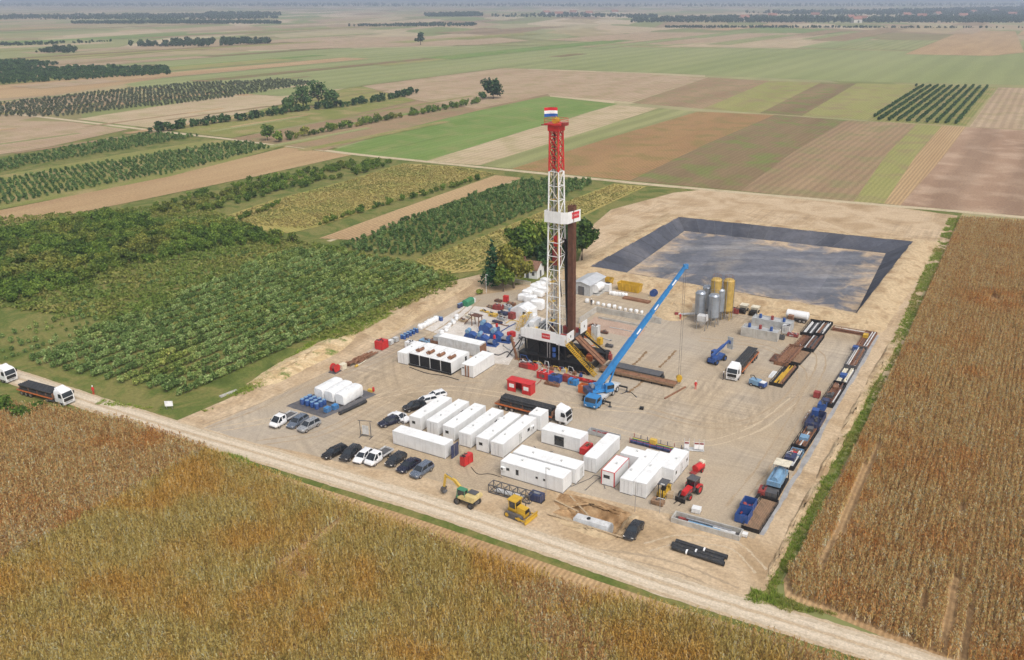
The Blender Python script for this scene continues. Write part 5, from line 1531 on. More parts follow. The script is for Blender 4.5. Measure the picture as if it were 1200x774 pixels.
MB().box(-5.2, 1.5, 1.6, 5.6, 1.2, 5.2).build('setback_housing', BLACK, rig)
MB().box(-6.6, -.8, -.42, -.36, 2.05, 5.1).build('back_cladding', BLACK, rig)
fb = MB().box(-7.5, 3.6, -1.3, 7.7, 5.25, 5.95).build('floor_frame', BLACK, rig)
for i in range(7):
    MB().box(-7.48 + i * 1.58, -7.48 + i * 1.58 + 1.55, -1.28, 7.68, 5.952, 6.0).build('deck_plate', DGREY, fb)
for u in (-.9, -.3, 1.9):
    MB().cyl((u, -1.55, 1.9), (u, -1.5, 5.6), .09, 8).build('standpipe', STEEL, rig)
for z in (2.3, 3.6):
    MB().cyl((.55, -1.25, z), (.55, -1.25, z + .8), .38, 12).build('accumulator', BLUE, rig)
MB().tube([(-7.3, -1.0, 5.4), (-9.3, -1.4, 2.6), (-11.0, -1.9, .05)], .13, 8).build('raker', BLACK, rig)
MB().bar((-7.2, -1.2, 5.4), (-8.4, -1.3, 2.2), .16).build('raker', BLACK, rig)
# wind walls
ww = [(-6.4, -1.42, -3.9, -1.42), (-3.88, -1.42, -1.4, -1.42), (-1.38, -1.42, 1.2, -1.42)]
for a, b_, c_, d_ in ww:
    MB().box(a, c_, b_ - .05, b_ + .05, 5.5, 8.0).build('wind_wall', WHITE, rig)
MB().quad_strip([[(1.22, -1.47, 5.3), (3.62, -1.47, 5.3), (3.62, -1.37, 5.3), (1.22, -1.37, 5.3)], [(1.22, -1.47, 7.75), (3.62, -1.47, 7.75), (3.62, -1.37, 7.75), (1.22, -1.37, 7.75)]]).build('wind_wall', WHITE, rig)
MB().box(3.66, 3.76, -1.35, 1.75, 6.0, 8.1).build('wind_wall', WHITE, rig)
MB().box(3.66, 3.76, 4.9, 7.9, 6.0, 8.5).build('wind_wall', WHITE, rig)
for v, z in ((.25, 7.1), (6.5, 7.3)):
    MB().box(3.762, 3.80, v - .16, v + .16, z - .25, z + .25).build('sign_plate', BLACK, rig)
MB().box(-7.62, -7.52, -1.3, 1.2, 5.6, 7.3).build('wind_wall', WHITE, rig)
MB().box(-7.62, -7.52, 1.25, 5.2, 5.6, 7.3).build('wind_wall', WHITE, rig)
MB().box(-7.4, -6.45, -1.47, -1.37, 5.6, 7.4).build('wind_wall', WHITE, rig)
sg = MB().box(-2.3, -.3, -1.50, -1.472, 6.15, 7.35).build('name_board', RED, rig, label='red board with white lettering on the front wind wall')
letters('CROSCO', .42, WHITE, sg, (-1.3, -1.502, 6.75), (math.pi / 2, 0, 0))
MB().box(-6.2, -1.0, -1.2, .2, 7.35, 7.45).build('canopy', CREAM, rig)
# pipework crowding the base
rp_ = random.Random(12)
for i in range(22):
    x_ = rp_.uniform(-8, 8.5); w_ = rp_.uniform(.8, 3.2); y_ = rp_.uniform(-2.9, -1.85); z_ = rp_.uniform(.1, 1.5)
    MB().tube([(x_, y_, .08), (x_ + .1, y_, z_), (x_ + w_ * .6, y_ - rp_.uniform(-.2, .2), z_), (x_ + w_, y_ - rp_.uniform(.1, .5), .08)], rp_.uniform(.05, .11), 6).build('pipework', rp_.choice((STEEL, DRED, GREY, BLACK, YELLOWP, BLUE, RUST)), rig, 50)
for i in range(10):
    x_ = rp_.uniform(-7.5, 9); y_ = rp_.uniform(-3.2, -2.0)
    MB().cbox((x_, y_, .35), (rp_.uniform(.4, 1.1), rp_.uniform(.3, .7), rp_.uniform(.4, .7)), rp_.uniform(-.3, .3)).cyl((x_, y_, .6), (x_, y_, 1.0), .12, 8).build('valve_block', rp_.choice((DRED, BLUE, GREY, YELLOWP, RUST, LGREY)), rig)
for i in range(9):
    u_ = rp_.uniform(-7, 3); v_ = rp_.uniform(0, 7)
    MB().cbox((u_, v_, 6.45), (rp_.uniform(.5, 1.3), rp_.uniform(.4, 1.0), .9), rp_.uniform(-.3, .3)).build('floor_tool', rp_.choice((DRED, BLUE, GREY, YELLOWP, LGREY, RUST)), rig)
for i in range(8):
    u_ = rp_.uniform(3.8, 9.5); v_ = rp_.uniform(5, 9.5)
    MB().cbox((u_, v_, .6), (rp_.uniform(.6, 1.6), rp_.uniform(.5, 1.2), 1.2), rp_.uniform(-.3, .3)).build('choke_skid', rp_.choice((DRED, ORANGE, GREY, YELLOWP, RED)), rig)
# drill floor gear
MB().box(-5.6, -3.0, 3.2, 6.6, 6.0, 7.5).cyl((-4.3, 3.4, 7.3), (-4.3, 6.4, 7.3), .75, 14).build('drawworks', GREY, rig)
MB().cyl((-3.4, 3.0, 7.2), (-3.4, 4.6, 7.2), .6, 14).build('winch_motor', BLUE, rig)
MB().box(-6.9, -5.8, 1.0, 4.2, 6.0, 8.3).build('driller_cabin', WHITE, rig)
MB().box(1.2, 2.6, -.6, .9, 6.0, 7.1).build('iron_roughneck', DRED, rig)
MB().box(-.2, .9, 3.9, 5.0, 6.0, 7.4).build('manifold', DRED, rig)
for i in range(5):
    MB().tube([(-5.6 + i * .5, 1.0, 6.1), (-4.4 + i * .5, 2.4, 7.6 + .2 * i), (-2.4 + .1 * i, 3.0, 9 + .4 * i)], .08, 6).build('hose', LGREY if i % 2 else BLACK, rig)
# stairs down to the pad
def stair(u0, z0_, u1, z1_, vc, w, mat, nm='stair', n=22):
    s = MB()
    for y in (-w / 2, w / 2):
        s.bar((u0, vc + y, z0_), (u1, vc + y, z1_), .06, .22)
    so = s.build(nm, mat, rig)
    for i in range(n):
        t = (i + .5) / n
        MB().box(u0 + (u1 - u0) * t - .13, u0 + (u1 - u0) * t + .13, vc - w / 2 + .035, vc + w / 2 - .035, z0_ + (z1_ - z0_) * t - .015, z0_ + (z1_ - z0_) * t + .015).build('tread', mat, so)
    for y in (-w / 2, w / 2):
        h = MB().bar((u0, vc + y, z0_ + 1.0), (u1, vc + y, z1_ + 1.0), .05).bar((u0, vc + y, z0_ + .55), (u1, vc + y, z1_ + .55), .04)
        for i in range(6):
            t = i / 5
            h.bar((u0 + (u1 - u0) * t, vc + y, z0_ + (z1_ - z0_) * t), (u0 + (u1 - u0) * t, vc + y, z0_ + (z1_ - z0_) * t + 1.0), .05)
        h.build('handrail', mat, so)
stair(3.7, 6.0, 10.6, .08, -1.4, 1.3, YELLOW)
stair(1.5, 6.0, 8.2, .08, 9.0, 1.1, YELLOW, n=20)
ra = MB().quad_strip([[(3.7, 2.3, 5.75), (3.7, 4.3, 5.75), (10.2, 4.3, .9), (10.2, 2.3, .9)], [(3.7, 2.3, 5.95), (3.7, 4.3, 5.95), (10.2, 4.3, 1.1), (10.2, 2.3, 1.1)]]).build('pipe_ramp', RUST, rig)
for v in (2.25, 3.3, 4.35):
    MB().bar((3.7, v, 6.02), (10.2, v, 1.17), .12, .2).build('ramp_rail', BROWNP, ra)
# mast
MC, ZB, ZT, ZR = (-1.0, 2.8), 6.0, 50.4, 41.2
def mhalf(z):
    t = (z - ZB) / (ZT - ZB); return 1.62 - .67 * t
def mcorner(k, z):
    h = mhalf(z); sx, sy = ((-1, -1), (1, -1), (1, 1), (-1, 1))[k]
    return (MC[0] + sx * h, MC[1] + sy * h, z)
mast = MB()
for k in range(4):
    mast.bar(mcorner(k, ZB), mcorner(k, ZR), .26)
mast = mast.build('mast', WHITE, rig)
mtop = MB()
for k in range(4):
    mtop.bar(mcorner(k, ZR + .01), mcorner(k, ZT), .27)
mtop = mtop.build('mast_top', RED, rig, label='red painted top section of the mast')
lv = [ZB + 3.0 + i * 2.93 for i in range(12)] + [ZR]
zs = [ZB + .3] + lv
for i in range(len(zs) - 1):
    for k in range(4):
        kk = (k + 1) % 4
        if k == 1 and i < 5:
            continue                                     # the open V-door side
        MB().bar(mcorner(k, zs[i + 1]), mcorner(kk, zs[i + 1]), .13).build('girt', WHITE, mast)
        a, b_ = (k, kk) if i % 2 else (kk, k)
        MB().bar(mcorner(a, zs[i]), mcorner(b_, zs[i + 1]), .12).build('brace', CREAM if k in (0, 2) else WHITE, mast)
zt = [ZR + 2.3 * i for i in range(5)]
for i in range(4):
    for k in range(4):
        kk = (k + 1) % 4
        MB().bar(mcorner(k, zt[i + 1]), mcorner(kk, zt[i + 1]), .14).build('girt', RED, mtop)
        MB().bar(mcorner(k, zt[i]), mcorner(kk, zt[i + 1]), .13).build('brace', RED, mtop)
        MB().bar(mcorner(kk, zt[i]), mcorner(k, zt[i + 1]), .13).build('brace', RED, mtop)
# crown
cr = MB().box(-2.8, .8, 1.2, 4.4, 50.4, 50.7).box(-2.3, .3, 1.6, 4.0, 49.2, 50.4).build('crown', RED, rig)
for a, b_ in (((-2.8, 1.2), (.8, 1.2)), ((.8, 1.2), (.8, 4.4)), ((.8, 4.4), (-2.8, 4.4)), ((-2.8, 4.4), (-2.8, 1.2))):
    MB().bar((a[0], a[1], 51.6), (b_[0], b_[1], 51.6), .06).bar((a[0], a[1], 51.15), (b_[0], b_[1], 51.15), .05).bar((a[0], a[1], 50.7), (a[0], a[1], 51.6), .06).build('railing', RED, cr)
MB().box(-3.9, -2.8, 1.8, 3.2, 50.2, 50.35).build('side_platform', DRED, cr)
MB().box(.8, 1.7, 1.6, 3.0, 50.4, 51.0).build('side_platform', DRED, cr)
for v in (2.0, 2.4, 2.8, 3.2):
    MB().cyl((-1.0, v, 51.2), (-1.0, v + .18, 51.2), .55, 16).build('sheave', YELLOW, cr)
MB().bar((-1.4, 2.6, 50.7), (-1.0, 2.7, 52.2), .1).bar((-.6, 2.6, 50.7), (-1.0, 2.7, 52.2), .1).build('gin_pole', YELLOW, cr)
MB().cyl((-1.0, 2.7, 51.0), (-1.0, 2.7, 53.8), .05, 8).build('flag_pole', DGREY, cr)
# flag on the crown
flag = thing('flag', 'red white and blue striped flag flying on top of the mast', 'flag', site(-1.0, 2.7, 51.9), math.pi - .12)
flag.scale = (.9, .9, .9)
for i, (z0_, mt) in enumerate(((1.33, FL_R), (.665, FL_W), (0, FL_B))):
    rows = []
    for q in range(13):
        t = q / 12; rows.append([(-.35 + 2.9 * t, .16 * math.sin(t * 7) * (.3 + t), z0_ + .06 * math.sin(t * 5)), (-.35 + 2.9 * t, .16 * math.sin(t * 7 + .2) * (.3 + t), z0_ + .665 + .06 * math.sin(t * 5))])
    me = MB()
    me.quad_strip([[(p[0], p[1] - .01, p[2]), (p1[0], p1[1] - .01, p1[2]), (p1[0], p1[1] + .01, p1[2]), (p[0], p[1] + .01, p[2])] for p, p1 in rows])
    me.build('stripe', mt, flag, 60)
# racking board basket
bz0, bz1 = 30.9, 33.3
bp = [(-2.8, 1.0), (1.0, .9), (2.3, 1.5), (3.1, 5.6)]
for (a, b_) in zip(bp[:-1], bp[1:]):
    MB().bar((a[0], a[1], (bz0 + bz1) / 2), (b_[0], b_[1], (bz0 + bz1) / 2), .07, bz1 - bz0).build('basket_panel', WHITE, rig)
MB().bar((-2.85, 1.0, (bz0 + bz1) / 2), (-2.85, 4.6, (bz0 + bz1) / 2), .07, bz1 - bz0).build('basket_panel', WHITE, rig)
MB().prism([(-2.75, 1.05), (.95, .98), (2.2, 1.55), (2.35, 2.6), (-2.75, 2.6)], bz0 + .1, bz0 + .2, 'z').build('racking_platform', LGREY, rig)
for i in range(6):
    v = 2.75 + i * .5
    MB().bar((.7, v, bz0 + .15), (2.75, v, bz0 + .15), .09).build('racking_finger', LGREY, rig)
d0, d1 = Vector((2.3, 1.5, 0)), Vector((3.1, 5.6, 0)); dd = (d1 - d0).normalized(); nn = Vector((dd.y, -dd.x, 0)); mid_ = d0.lerp(d1, .6) + nn * .045
ang_ = math.atan2(dd.y, dd.x)
lb = MB().cbox((0, 0, 0), (2.3, .02, 1.35)).build('name_board', FL_R, rig, label='red lettering block on the racking board basket')
lb.location = mid_ + Vector((0, 0, bz1 - .95)); lb.rotation_euler.z = ang_
letters('CROSCO', .5, WHITE, lb, (0, -.012, 0), (math.pi / 2, 0, 0))
# racked drill pipe
ps = thing('drill_pipe_stand', 'tall brown stand of drill pipe racked upright beside the mast', 'drill pipe', site(2.05, 3.9, 6.0), RB)
pm = MB().cyl((0, 0, .02), (0, 0, 27.6), .085, 7).cyl((0, 0, 27.0), (0, 0, 28.0), .11, 7).cyl((0, 0, 9.0), (0, 0, 9.6), .11, 7).cyl((0, 0, 18.2), (0, 0, 18.8), .11, 7).mesh('pipe', BROWNP, 40)
for i in range(6):
    for j in range(5):
        put('pipe', pm, ps, loc=(-.62 + i * .25 + rr(.02), -.55 + j * .26 + rr(.02), rr(.25) + .25))
# travelling gear
tb = MB().box(-1.5, -.5, 2.4, 3.2, 25.5, 27.6).cyl((-1.4, 2.8, 27.2), (-.6, 2.8, 27.2), .6, 14).build('travelling_block', RED, rig)
MB().box(-1.7, -.3, 2.2, 3.4, 21.5, 25.0).build('top_drive', DRED, rig)
MB().cyl((-1, 2.8, 6.0), (-1, 2.8, 21.5), .09, 8).build('drill_string', DGREY, rig)
for a in (-.3, -.1, .1, .3):
    MB().cyl((-1 + a, 2.8, 27.6), (-1 + a * 1.2, 2.8, 49.2), .03, 5).build('drill_line', BLACK, rig)
MB().cyl((-2.0, 3.9, 6.0), (-1.75, 3.7, 40), .07, 6).build('standpipe', LGREY, rig)
MB().tube([(-1.9, 3.8, 24), (-1.2, 4.4, 17), (-.6, 4.2, 14), (-.6, 3.4, 19), (-.9, 3.2, 22.5)], .08, 6).build('rotary_hose', BLACK, rig)
for i, (u, v, w_) in enumerate(((-1.9, 3.6, .10), (-.2, 2.0, .08), (-1.6, 1.6, .06), (.2, 3.2, .07))):
    MB().cyl((u, v, 6), (MC[0] + (u - MC[0]) * .6, MC[1] + (v - MC[1]) * .6, 49), w_, 6).build('cable_tray', (DGREY, YELLOWP, BLACK, CREAM)[i], rig)
for i in range(7):
    z_ = 9 + i * 4.4; h_ = mhalf(z_) * .8
    MB().box(MC[0] - h_, MC[0] - h_ * .2, MC[1] - h_, MC[1] + h_ * .2, z_, z_ + .08).build('rest_platform', YELLOWP, rig)
ld = MB()
for s in (-.22, .22):
    ld.bar((-2.75, 2.2 + s, 6), (-2.05, 2.6 + s, 50), .06)
lo_ = ld.build('ladder', YELLOWP, rig)
MB().bar((.75, 4.5, 6.0), (.45, 4.0, 27), .5, .5).build('guide_rail', BLACK, rig)

# ================================================================== CATWALK AND PIPE TUB
cw = thing('catwalk', 'long brown catwalk in front of the pipe ramp', 'catwalk', site(10.4, 1.4), RB)
MB().box(0, 17.0, -.75, .75, .75, .95).build('deck', RUST, cw)
for x in range(8):
    for s in (-1, 1):
        MB().bar((.4 + x * 2.3, s * .6, 0), (.4 + x * 2.3, s * .6, .75), .16).build('leg', BLACK, cw)
for s in (-1, 1):
    MB().box(0, 17.0, s * .82 - .06, s * .82 + .06, .55, 1.1).build('side_beam', WOODP, cw)
tub = thing('pipe_tub', 'wide dark grey flat-topped pipe tub beside the catwalk', 'pipe rack', site(10.8, 4.0), RB)
MB().box(0, 12.4, -1.2, 1.2, .15, .6).build('frame', BLACK, tub)
for i in range(6):
    MB().box(.02 + i * 2.06, 2.05 + i * 2.06, -1.25, 1.25, .95, 1.15).build('top_plate', DGREY, tub)
for i in range(7):
    for s in (-1, 1):
        MB().bar((.1 + i * 2.03, s * 1.15, .6), (.1 + i * 2.03, s * 1.15, .95), .14).build('post', BLACK, tub)
MB().box(12.45, 13.0, -.9, .2, .2, .8).build('end_stop', BLACK, tub)
lp = thing('steel_beam', 'thin rusty beam lying loose on the pad past the hook block', 'beam', at(779, 468), heading((815, 448), (779, 468)))
MB().box(0, 7.2, -.12, .12, 0, .22).build('web', RUST, lp)
MB().box(-.02, 7.22, -.18, .18, .222, .26).build('flange', RUST, lp)
M_RUT = earth('rut_soil', [C(110, 84, 58), C(150, 122, 90), C(170, 142, 108)], scale=1.2, fine=4, bump=.6)
for k, (a, b_) in enumerate((((758, 412), (742, 428)), ((792, 411), (772, 431)), ((757, 444), (735, 461)))):
    tag(sheet('wheel_rut', ribbon_outline([a, ((a[0] + b_[0]) / 2 + 1, (a[1] + b_[1]) / 2), b_], .55, .22, 14, 60 + k), .024, M_RUT), kind='structure')

# ================================================================== MOBILE CRANE
CRZ = RA + math.pi
cc_ = at(706, 467.5)
crane = thing('mobile_crane', 'light blue mobile crane with its long boom raised over the pad', 'crane', cc_, CRZ)
MB().box(-5.4, 5.0, -1.2, 1.2, .75, 1.35).build('chassis', GREY, crane)
MB().box(-5.4, 2.6, -1.36, 1.36, 1.352, 1.55).build('deck', LGREY, crane)
MB().quad_strip([[(3.0, -1.36, .5), (5.4, -1.36, .5), (5.4, 1.36, .5), (3.0, 1.36, .5)], [(3.0, -1.36, 1.5), (5.5, -1.36, 1.4), (5.5, 1.36, 1.4), (3.0, 1.36, 1.5)], [(3.2, -1.28, 2.45), (5.0, -1.28, 2.35), (5.0, 1.28, 2.35), (3.2, 1.28, 2.45)]]).build('cab', CBLUE, crane, 30)
MB().plate([(5.51, -1.15, 1.5), (5.51, 1.15, 1.5), (5.09, 1.15, 2.27), (5.09, -1.15, 2.27)]).build('windscreen', GLASS, crane)
for s in (-1, 1):
    MB().plate([(5.2, s * 1.362, 1.55), (3.5, s * 1.362, 1.55), (3.5, s * 1.31, 2.25), (4.85, s * 1.30, 2.25)]).build('side_window', GLASS, crane)
    MB().cbox((5.42, s * .95, .8), (.1, .35, .2)).build('headlight', LAMP, crane)
    MB().cbox((5.35, s * 1.55, 1.9), (.1, .2, .4)).build('wing_mirror', BLACK, crane)
for x in (3.9, 1.9, -2.3, -4.1):
    for s in (-1, 1):
        wheel(crane, (x, s * 1.12, .62), .62, .44, LGREY)
for x in (2.6, -5.2):
    for s in (-1, 1):
        og = MB().box(x - .16, x + .16, min(s * 1.2, s * 3.0), max(s * 1.2, s * 3.0), .85, 1.1).bar((x, s * 2.9, .1), (x, s * 2.9, .95), .16).build('outrigger', BLACK, crane)
        MB().cyl((x, s * 2.9, 0), (x, s * 2.9, .1), .38, 12).build('pad', DGREY, og)
# upper works: direction of the boom
tip = at(796, 450) + Vector((0, 0, 25.2))
inv = Matrix.Translation(cc_) @ Matrix.Rotation(CRZ, 4, 'Z'); inv = inv.inverted()
tl = inv @ tip
pv = Vector((-.4, 0, 0)); dxy = Vector((tl.x - pv.x, tl.y - pv.y, 0)).normalized(); sd = Vector((-dxy.y, dxy.x, 0))
foot = pv - dxy * 1.5 + Vector((0, 0, 2.6))
ua = math.atan2(dxy.y, dxy.x)
MB().cyl(pv + Vector((0, 0, 1.55)), pv + Vector((0, 0, 1.85)), 1.1, 20).build('turntable', DGREY, crane)
up = MB().cbox(pv - dxy * 1.1 + Vector((0, 0, 2.1)), (4.4, 2.2, .5), ua)
for s in (-1, 1):
    up.cbox(foot + sd * s * .62 + Vector((0, 0, -.05)), (1.3, .16, 1.3), ua)
up.build('superstructure', CBLUE, crane)
MB().cbox(pv - dxy * 3.4 + Vector((0, 0, 2.2)), (1.0, 2.5, 1.2), ua).build('counterweight', DBLUE, crane)
oc = MB().cbox(pv + dxy * .6 - sd * 1.2 + Vector((0, 0, 2.7)), (1.7, .95, 1.6), ua).build('operator_cab', CBLUE, crane)
MB().cbox(pv + dxy * .75 - sd * 1.2 + Vector((0, 0, 2.95)), (1.5, .99, .8), ua).build('cab_window', GLASS, oc)
MB().cbox(pv - dxy * 1.3 + sd * 1.15 + Vector((0, 0, 2.55)), (2.6, .7, .9), ua).build('engine_cover', CBLUE, crane)
bd = (tl - foot).normalized(); BL = (tl - foot).length
def boomsec(a, b_, w, h, mat, nm='boom'):
    return MB().bar(foot + bd * a, foot + bd * b_, w, h).build(nm, mat, crane)
boomsec(-.6, BL * .40, .86, 1.0, CBLUE)
for i, (a, b_, w, h) in enumerate(((.39, .60, .74, .86), (.59, .80, .62, .74), (.79, 1.0, .52, .62))):
    boomsec(BL * a, BL * b_, w, h, CBLUE, 'boom_section')
    MB().bar(foot + bd * (BL * a + .9), foot + bd * (BL * a + 1.15), w + .1, h + .1).build('boom_collar', CBLUE, crane)
    MB().bar(foot + bd * (BL * a + 1.6) + sd * (-(w / 2 + .01)), foot + bd * (BL * a + 2.9) + sd * (-(w / 2 + .01)), .015, .3).build('boom_marking', FL_W, crane)
hd = MB().cbox(tl + Vector((0, 0, -.1)), (.9, .6, .9), ua).build('boom_head', CBLUE, crane)
for s in (-.2, .2):
    MB().cyl(tl + sd * (s - .05), tl + sd * (s + .05), .38, 12).build('sheave', BLACK, hd)
MB().cyl(pv + dxy * 1.0 + Vector((0, 0, 2.3)), foot + bd * (BL * .24) - Vector((0, 0, .3)), .2, 10).build('lift_cylinder', CBLUE, crane)
MB().cyl(foot + sd * -.4 - dxy * .9 + Vector((0, 0, .5)), foot + sd * .4 - dxy * .9 + Vector((0, 0, .5)), .42, 14).build('winch_drum', STEEL, crane)
hk = thing('hook_block', 'yellow crane hook block hanging on thin ropes above the catwalk end', 'hook block', at(795.5, 451) + Vector((0, 0, .45)), 0)
MB().cbox((0, 0, .85), (.8, .5, 1.3)).cyl((0, -.3, 1.1), (0, .3, 1.1), .62, 14).build('block', YELLOW, hk, 40)
MB().tube([(0, 0, .3), (0, 0, .05), (.18, 0, -.12), (.3, 0, .05)], [.08, .07, .07, .04], 8).build('hook', DGREY, hk)
for s in (-.18, .18):
    MB().cyl((s, 0, 1.4), (s, 0, 24.4), .03, 5).build('rope', DGREY, hk)

# ================================================================== SILOS
def silo(px, py, r, leg, H, mat, label, group):
    t = thing('silo', label, 'silo', at(px, py), RB, group)
    MB().lathe([(.25, leg - 1.1), (r, leg), (r, H - .5), (r * .75, H - .12), (.3, H)], n=20).build('barrel', mat, t, 35)
    for i in range(4):
        a = math.pi / 4 + i * math.pi / 2
        MB().bar((r * .92 * math.cos(a), r * .92 * math.sin(a), 0), (r * .92 * math.cos(a), r * .92 * math.sin(a), leg + .3), .16).build('leg', STEEL if mat is GALV else mat, t)
    for i in range(4):
        a, b_ = math.pi / 4 + i * math.pi / 2, math.pi / 4 + (i + 1) * math.pi / 2
        MB().bar((r * .9 * math.cos(a), r * .9 * math.sin(a), .3), (r * .9 * math.cos(b_), r * .9 * math.sin(b_), leg - .2), .08).build('brace', STEEL, t)
    for z in (leg + .1, (leg + H) / 2, H - .6):
        MB().lathe([(r + .002, z), (r + .05, z), (r + .05, z + .08), (r + .002, z + .08)], n=20).build('hoop', mat, t)
    l = MB()
    for s in (-.2, .2):
        l.bar((r + .12, s, .2), (r + .12, s, H), .05)
    for i in range(int(H / .6)):
        l.bar((r + .12, -.2, .4 + i * .6), (r + .12, .2, .4 + i * .6), .035)
    l.build('ladder', STEEL, t)
    rl = MB(); n = 10
    for i in range(n):
        a, b_ = i * 2 * math.pi / n, (i + 1) * 2 * math.pi / n
        rl.bar((r * .8 * math.cos(a), r * .8 * math.sin(a), H + .75), (r * .8 * math.cos(b_), r * .8 * math.sin(b_), H + .75), .04).bar((r * .8 * math.cos(a), r * .8 * math.sin(a), H - .25), (r * .8 * math.cos(a), r * .8 * math.sin(a), H + .75), .04)
    rl.build('top_railing', STEEL if mat is GALV else RUST, t)
    MB().cyl((.0, -r - .1, .4), (0, -r - .1, H - .2), .07, 6).build('fill_pipe', STEEL, t)
SG = 'silos beside the pit'
SILOY = paint('faded_mustard', (.47, .31, .07), .55, 0, .25, 1, .25)
silo(837, 374, 1.35, 2.4, 10.6, SILOY, 'mustard yellow silo standing behind the silver silos', SG)
silo(851.5, 374, 1.35, 2.4, 10.4, SILOY, 'mustard yellow silo at the right end of the silo group', SG)
silo(828, 371, 1.35, 2.3, 8.1, GALV, 'silver silo, rear left of the four', SG)
silo(842.5, 374, 1.35, 2.3, 8.1, GALV, 'silver silo, rear right of the four, beside the yellow ones', SG)
silo(819.5, 377.5, 1.3, 2.3, 8.0, GALV, 'silver silo at the left end of the group', SG)
silo(835, 381.5, 1.35, 2.3, 8.1, GALV, 'silver silo at the front right of the group', SG)
hp = thing('hopper', 'small grey steel hopper on legs in front of the silver silos', 'hopper', at(822.5, 386), RB)
MB().quad_strip([[(-.3, -.3, 1.0), (.3, -.3, 1.0), (.3, .3, 1.0), (-.3, .3, 1.0)], [(-1.1, -1.0, 2.3), (1.1, -1.0, 2.3), (1.1, 1.0, 2.3), (-1.1, 1.0, 2.3)], [(-1.1, -1.0, 3.6), (1.1, -1.0, 3.6), (1.1, 1.0, 3.6), (-1.1, 1.0, 3.6)]]).build('bin', LGREY, hp)
for x in (-1.05, 1.05):
    for y in (-.95, .95):
        MB().bar((x, y, 0), (x, y, 3.6), .14).build('leg', STEEL, hp)
MB().bar((-1.1, -1, 4.3), (1.1, -1, 4.3), .05).bar((-1.1, 1, 4.3), (1.1, 1, 4.3), .05).bar((-1.1, -1, 3.6), (-1.1, -1, 4.3), .05).bar((1.1, 1, 3.6), (1.1, 1, 4.3), .05).bar((1.1, -1, 3.6), (1.1, -1, 4.3), .05).bar((-1.1, 1, 3.6), (-1.1, 1, 4.3), .05).build('railing', STEEL, hp)
sc_ = thing('screw_conveyor', 'grey screw conveyor tube leaning from the silos to the sand bank', 'conveyor', at(818, 372), heading((795, 371), (818, 372)))
MB().cyl((0, 0, 1.0), (5.2, 0, .5), .28, 10).build('tube', LGREY, sc_)
MB().bar((.5, -.3, 0), (.5, -.3, 1.0), .1).bar((.5, .3, 0), (.5, .3, 1.0), .1).build('stand', STEEL, sc_)
MB().cbox((5.3, 0, .55), (.9, .8, .9)).build('motor_box', DRED, sc_)

# ================================================================== CABINS
GRW = 'row of white cabins'
ends = [(487, 504.5), (507, 510), (526, 516), (545, 524), (565.5, 530), (582.5, 535.5)]
labs = ['white site cabin at the left end of the row, next to the parked cars', 'second white site cabin from the left of the row', 'third white site cabin of the row, counted from the cars', 'fourth white site cabin of the row, with a stained roof', 'fifth white site cabin of the row, with an end window', 'white site cabin at the right end of the row']
for i, (e, lb_) in enumerate(zip(ends, labs)):
    L = (9.8, 10.0, 10.2, 10.8, 11.0, 11.4)[i]
    container(lb_, e, L, 2.5, 2.75, RA, group=GRW, wins=(('n', .3, 1.55, .7, .55),) if i in (0, 2, 4) else (('f', L * .75, 1.6, .8, .6),), acs=(('f', L * .85),) if i in (3, 5) else (), vents=2, doors=(('f', L * .5, .9),) if i == 5 else (), end_doors=i in (1, 3, 5))
container('white unit standing across the far end of the rightmost row cabin', (0, 0), 3.0, 2.45, 3.1, RA, center=at(582.5, 535.5) + AX_A * 11.6 + AX_B * .7, vents=1, end_doors=False)
container('long white container lying in front of the left cabins, facing the parked cars', (0, 0), 11.3, 2.5, 2.7, RB, center=at(461, 520.5) + AX_A * 1.25, name='container', cat='container', end_doors=False)
dk = thing('open_door', 'dark blue open door leaf at the right end of the long front container', 'door', at(523, 539) + AX_B * .5 + AX_A * .3, RA)
MB().box(.1, 2.2, -.35, -.28, .15, 2.6).build('leaf', DBLUE, dk); MB().box(.9, 1.0, -.40, -.352, .3, 2.5).build('locking_bar', STEEL, dk)
o1 = at(587, 557.6) + AX_A * 1.5
container('white office cabin nearest the excavator, with small windows along its long side', (0, 0), 11.7, 3.0, 2.8, RB, center=o1, wins=(('f', 1.4, 1.6, .6, .5), ('f', 3.2, 1.5, .55, 1.0), ('f', 6.9, 1.6, .4, .4), ('f', 8.3, 1.6, .4, .4)), acs=(('f', .6),), vents=2, mat=WHITE, end_doors=False)
container('white office cabin directly behind the windowed one', (0, 0), 12.0, 3.0, 2.8, RB, center=o1 + AX_A * 3.5 + AX_B * .2, mat=WHITE, vents=2, end_doors=False, doors=(('e', .4, .9),))
l0 = at(679, 531) - AX_B * 7.6 + AX_A * 1.45
container('short white cabin with a dark doorway behind the two offices', (0, 0), 7.8, 3.0, 2.8, RB, center=l0, mat=WHITE, vents=1, end_doors=False, wins=(('f', 3.6, 1.3, 1.9, 1.9),))
container('white container standing endways right of the office cabins', (691, 553.5), 9.2, 2.4, 2.8, RA, name='container', cat='container')
container('small white cabin with red corner frame and end window', (712, 570), 5.6, 2.4, 2.75, RA, mat=WHITE, trim=RED, wins=(('n', .2, 1.7, 1.1, .6),), vents=1, end_doors=False)
container('white cabin behind the red-framed one', (0, 0), 4.8, 2.6, 2.8, RB, center=at(704.5, 569) + AX_A * 8.0 + AX_B * .2, mat=WHITE, vents=1, end_doors=False)
container('left of two long white cabins standing side by side near the tractor', (733.5, 579.7), 10.8, 2.2, 2.75, RA, mat=WHITE, vents=2)
container('right of two long white cabins side by side, beside the yellow forklift', (749.3, 583.2), 10.8, 2.2, 2.75, RA, mat=WHITE, vents=1)
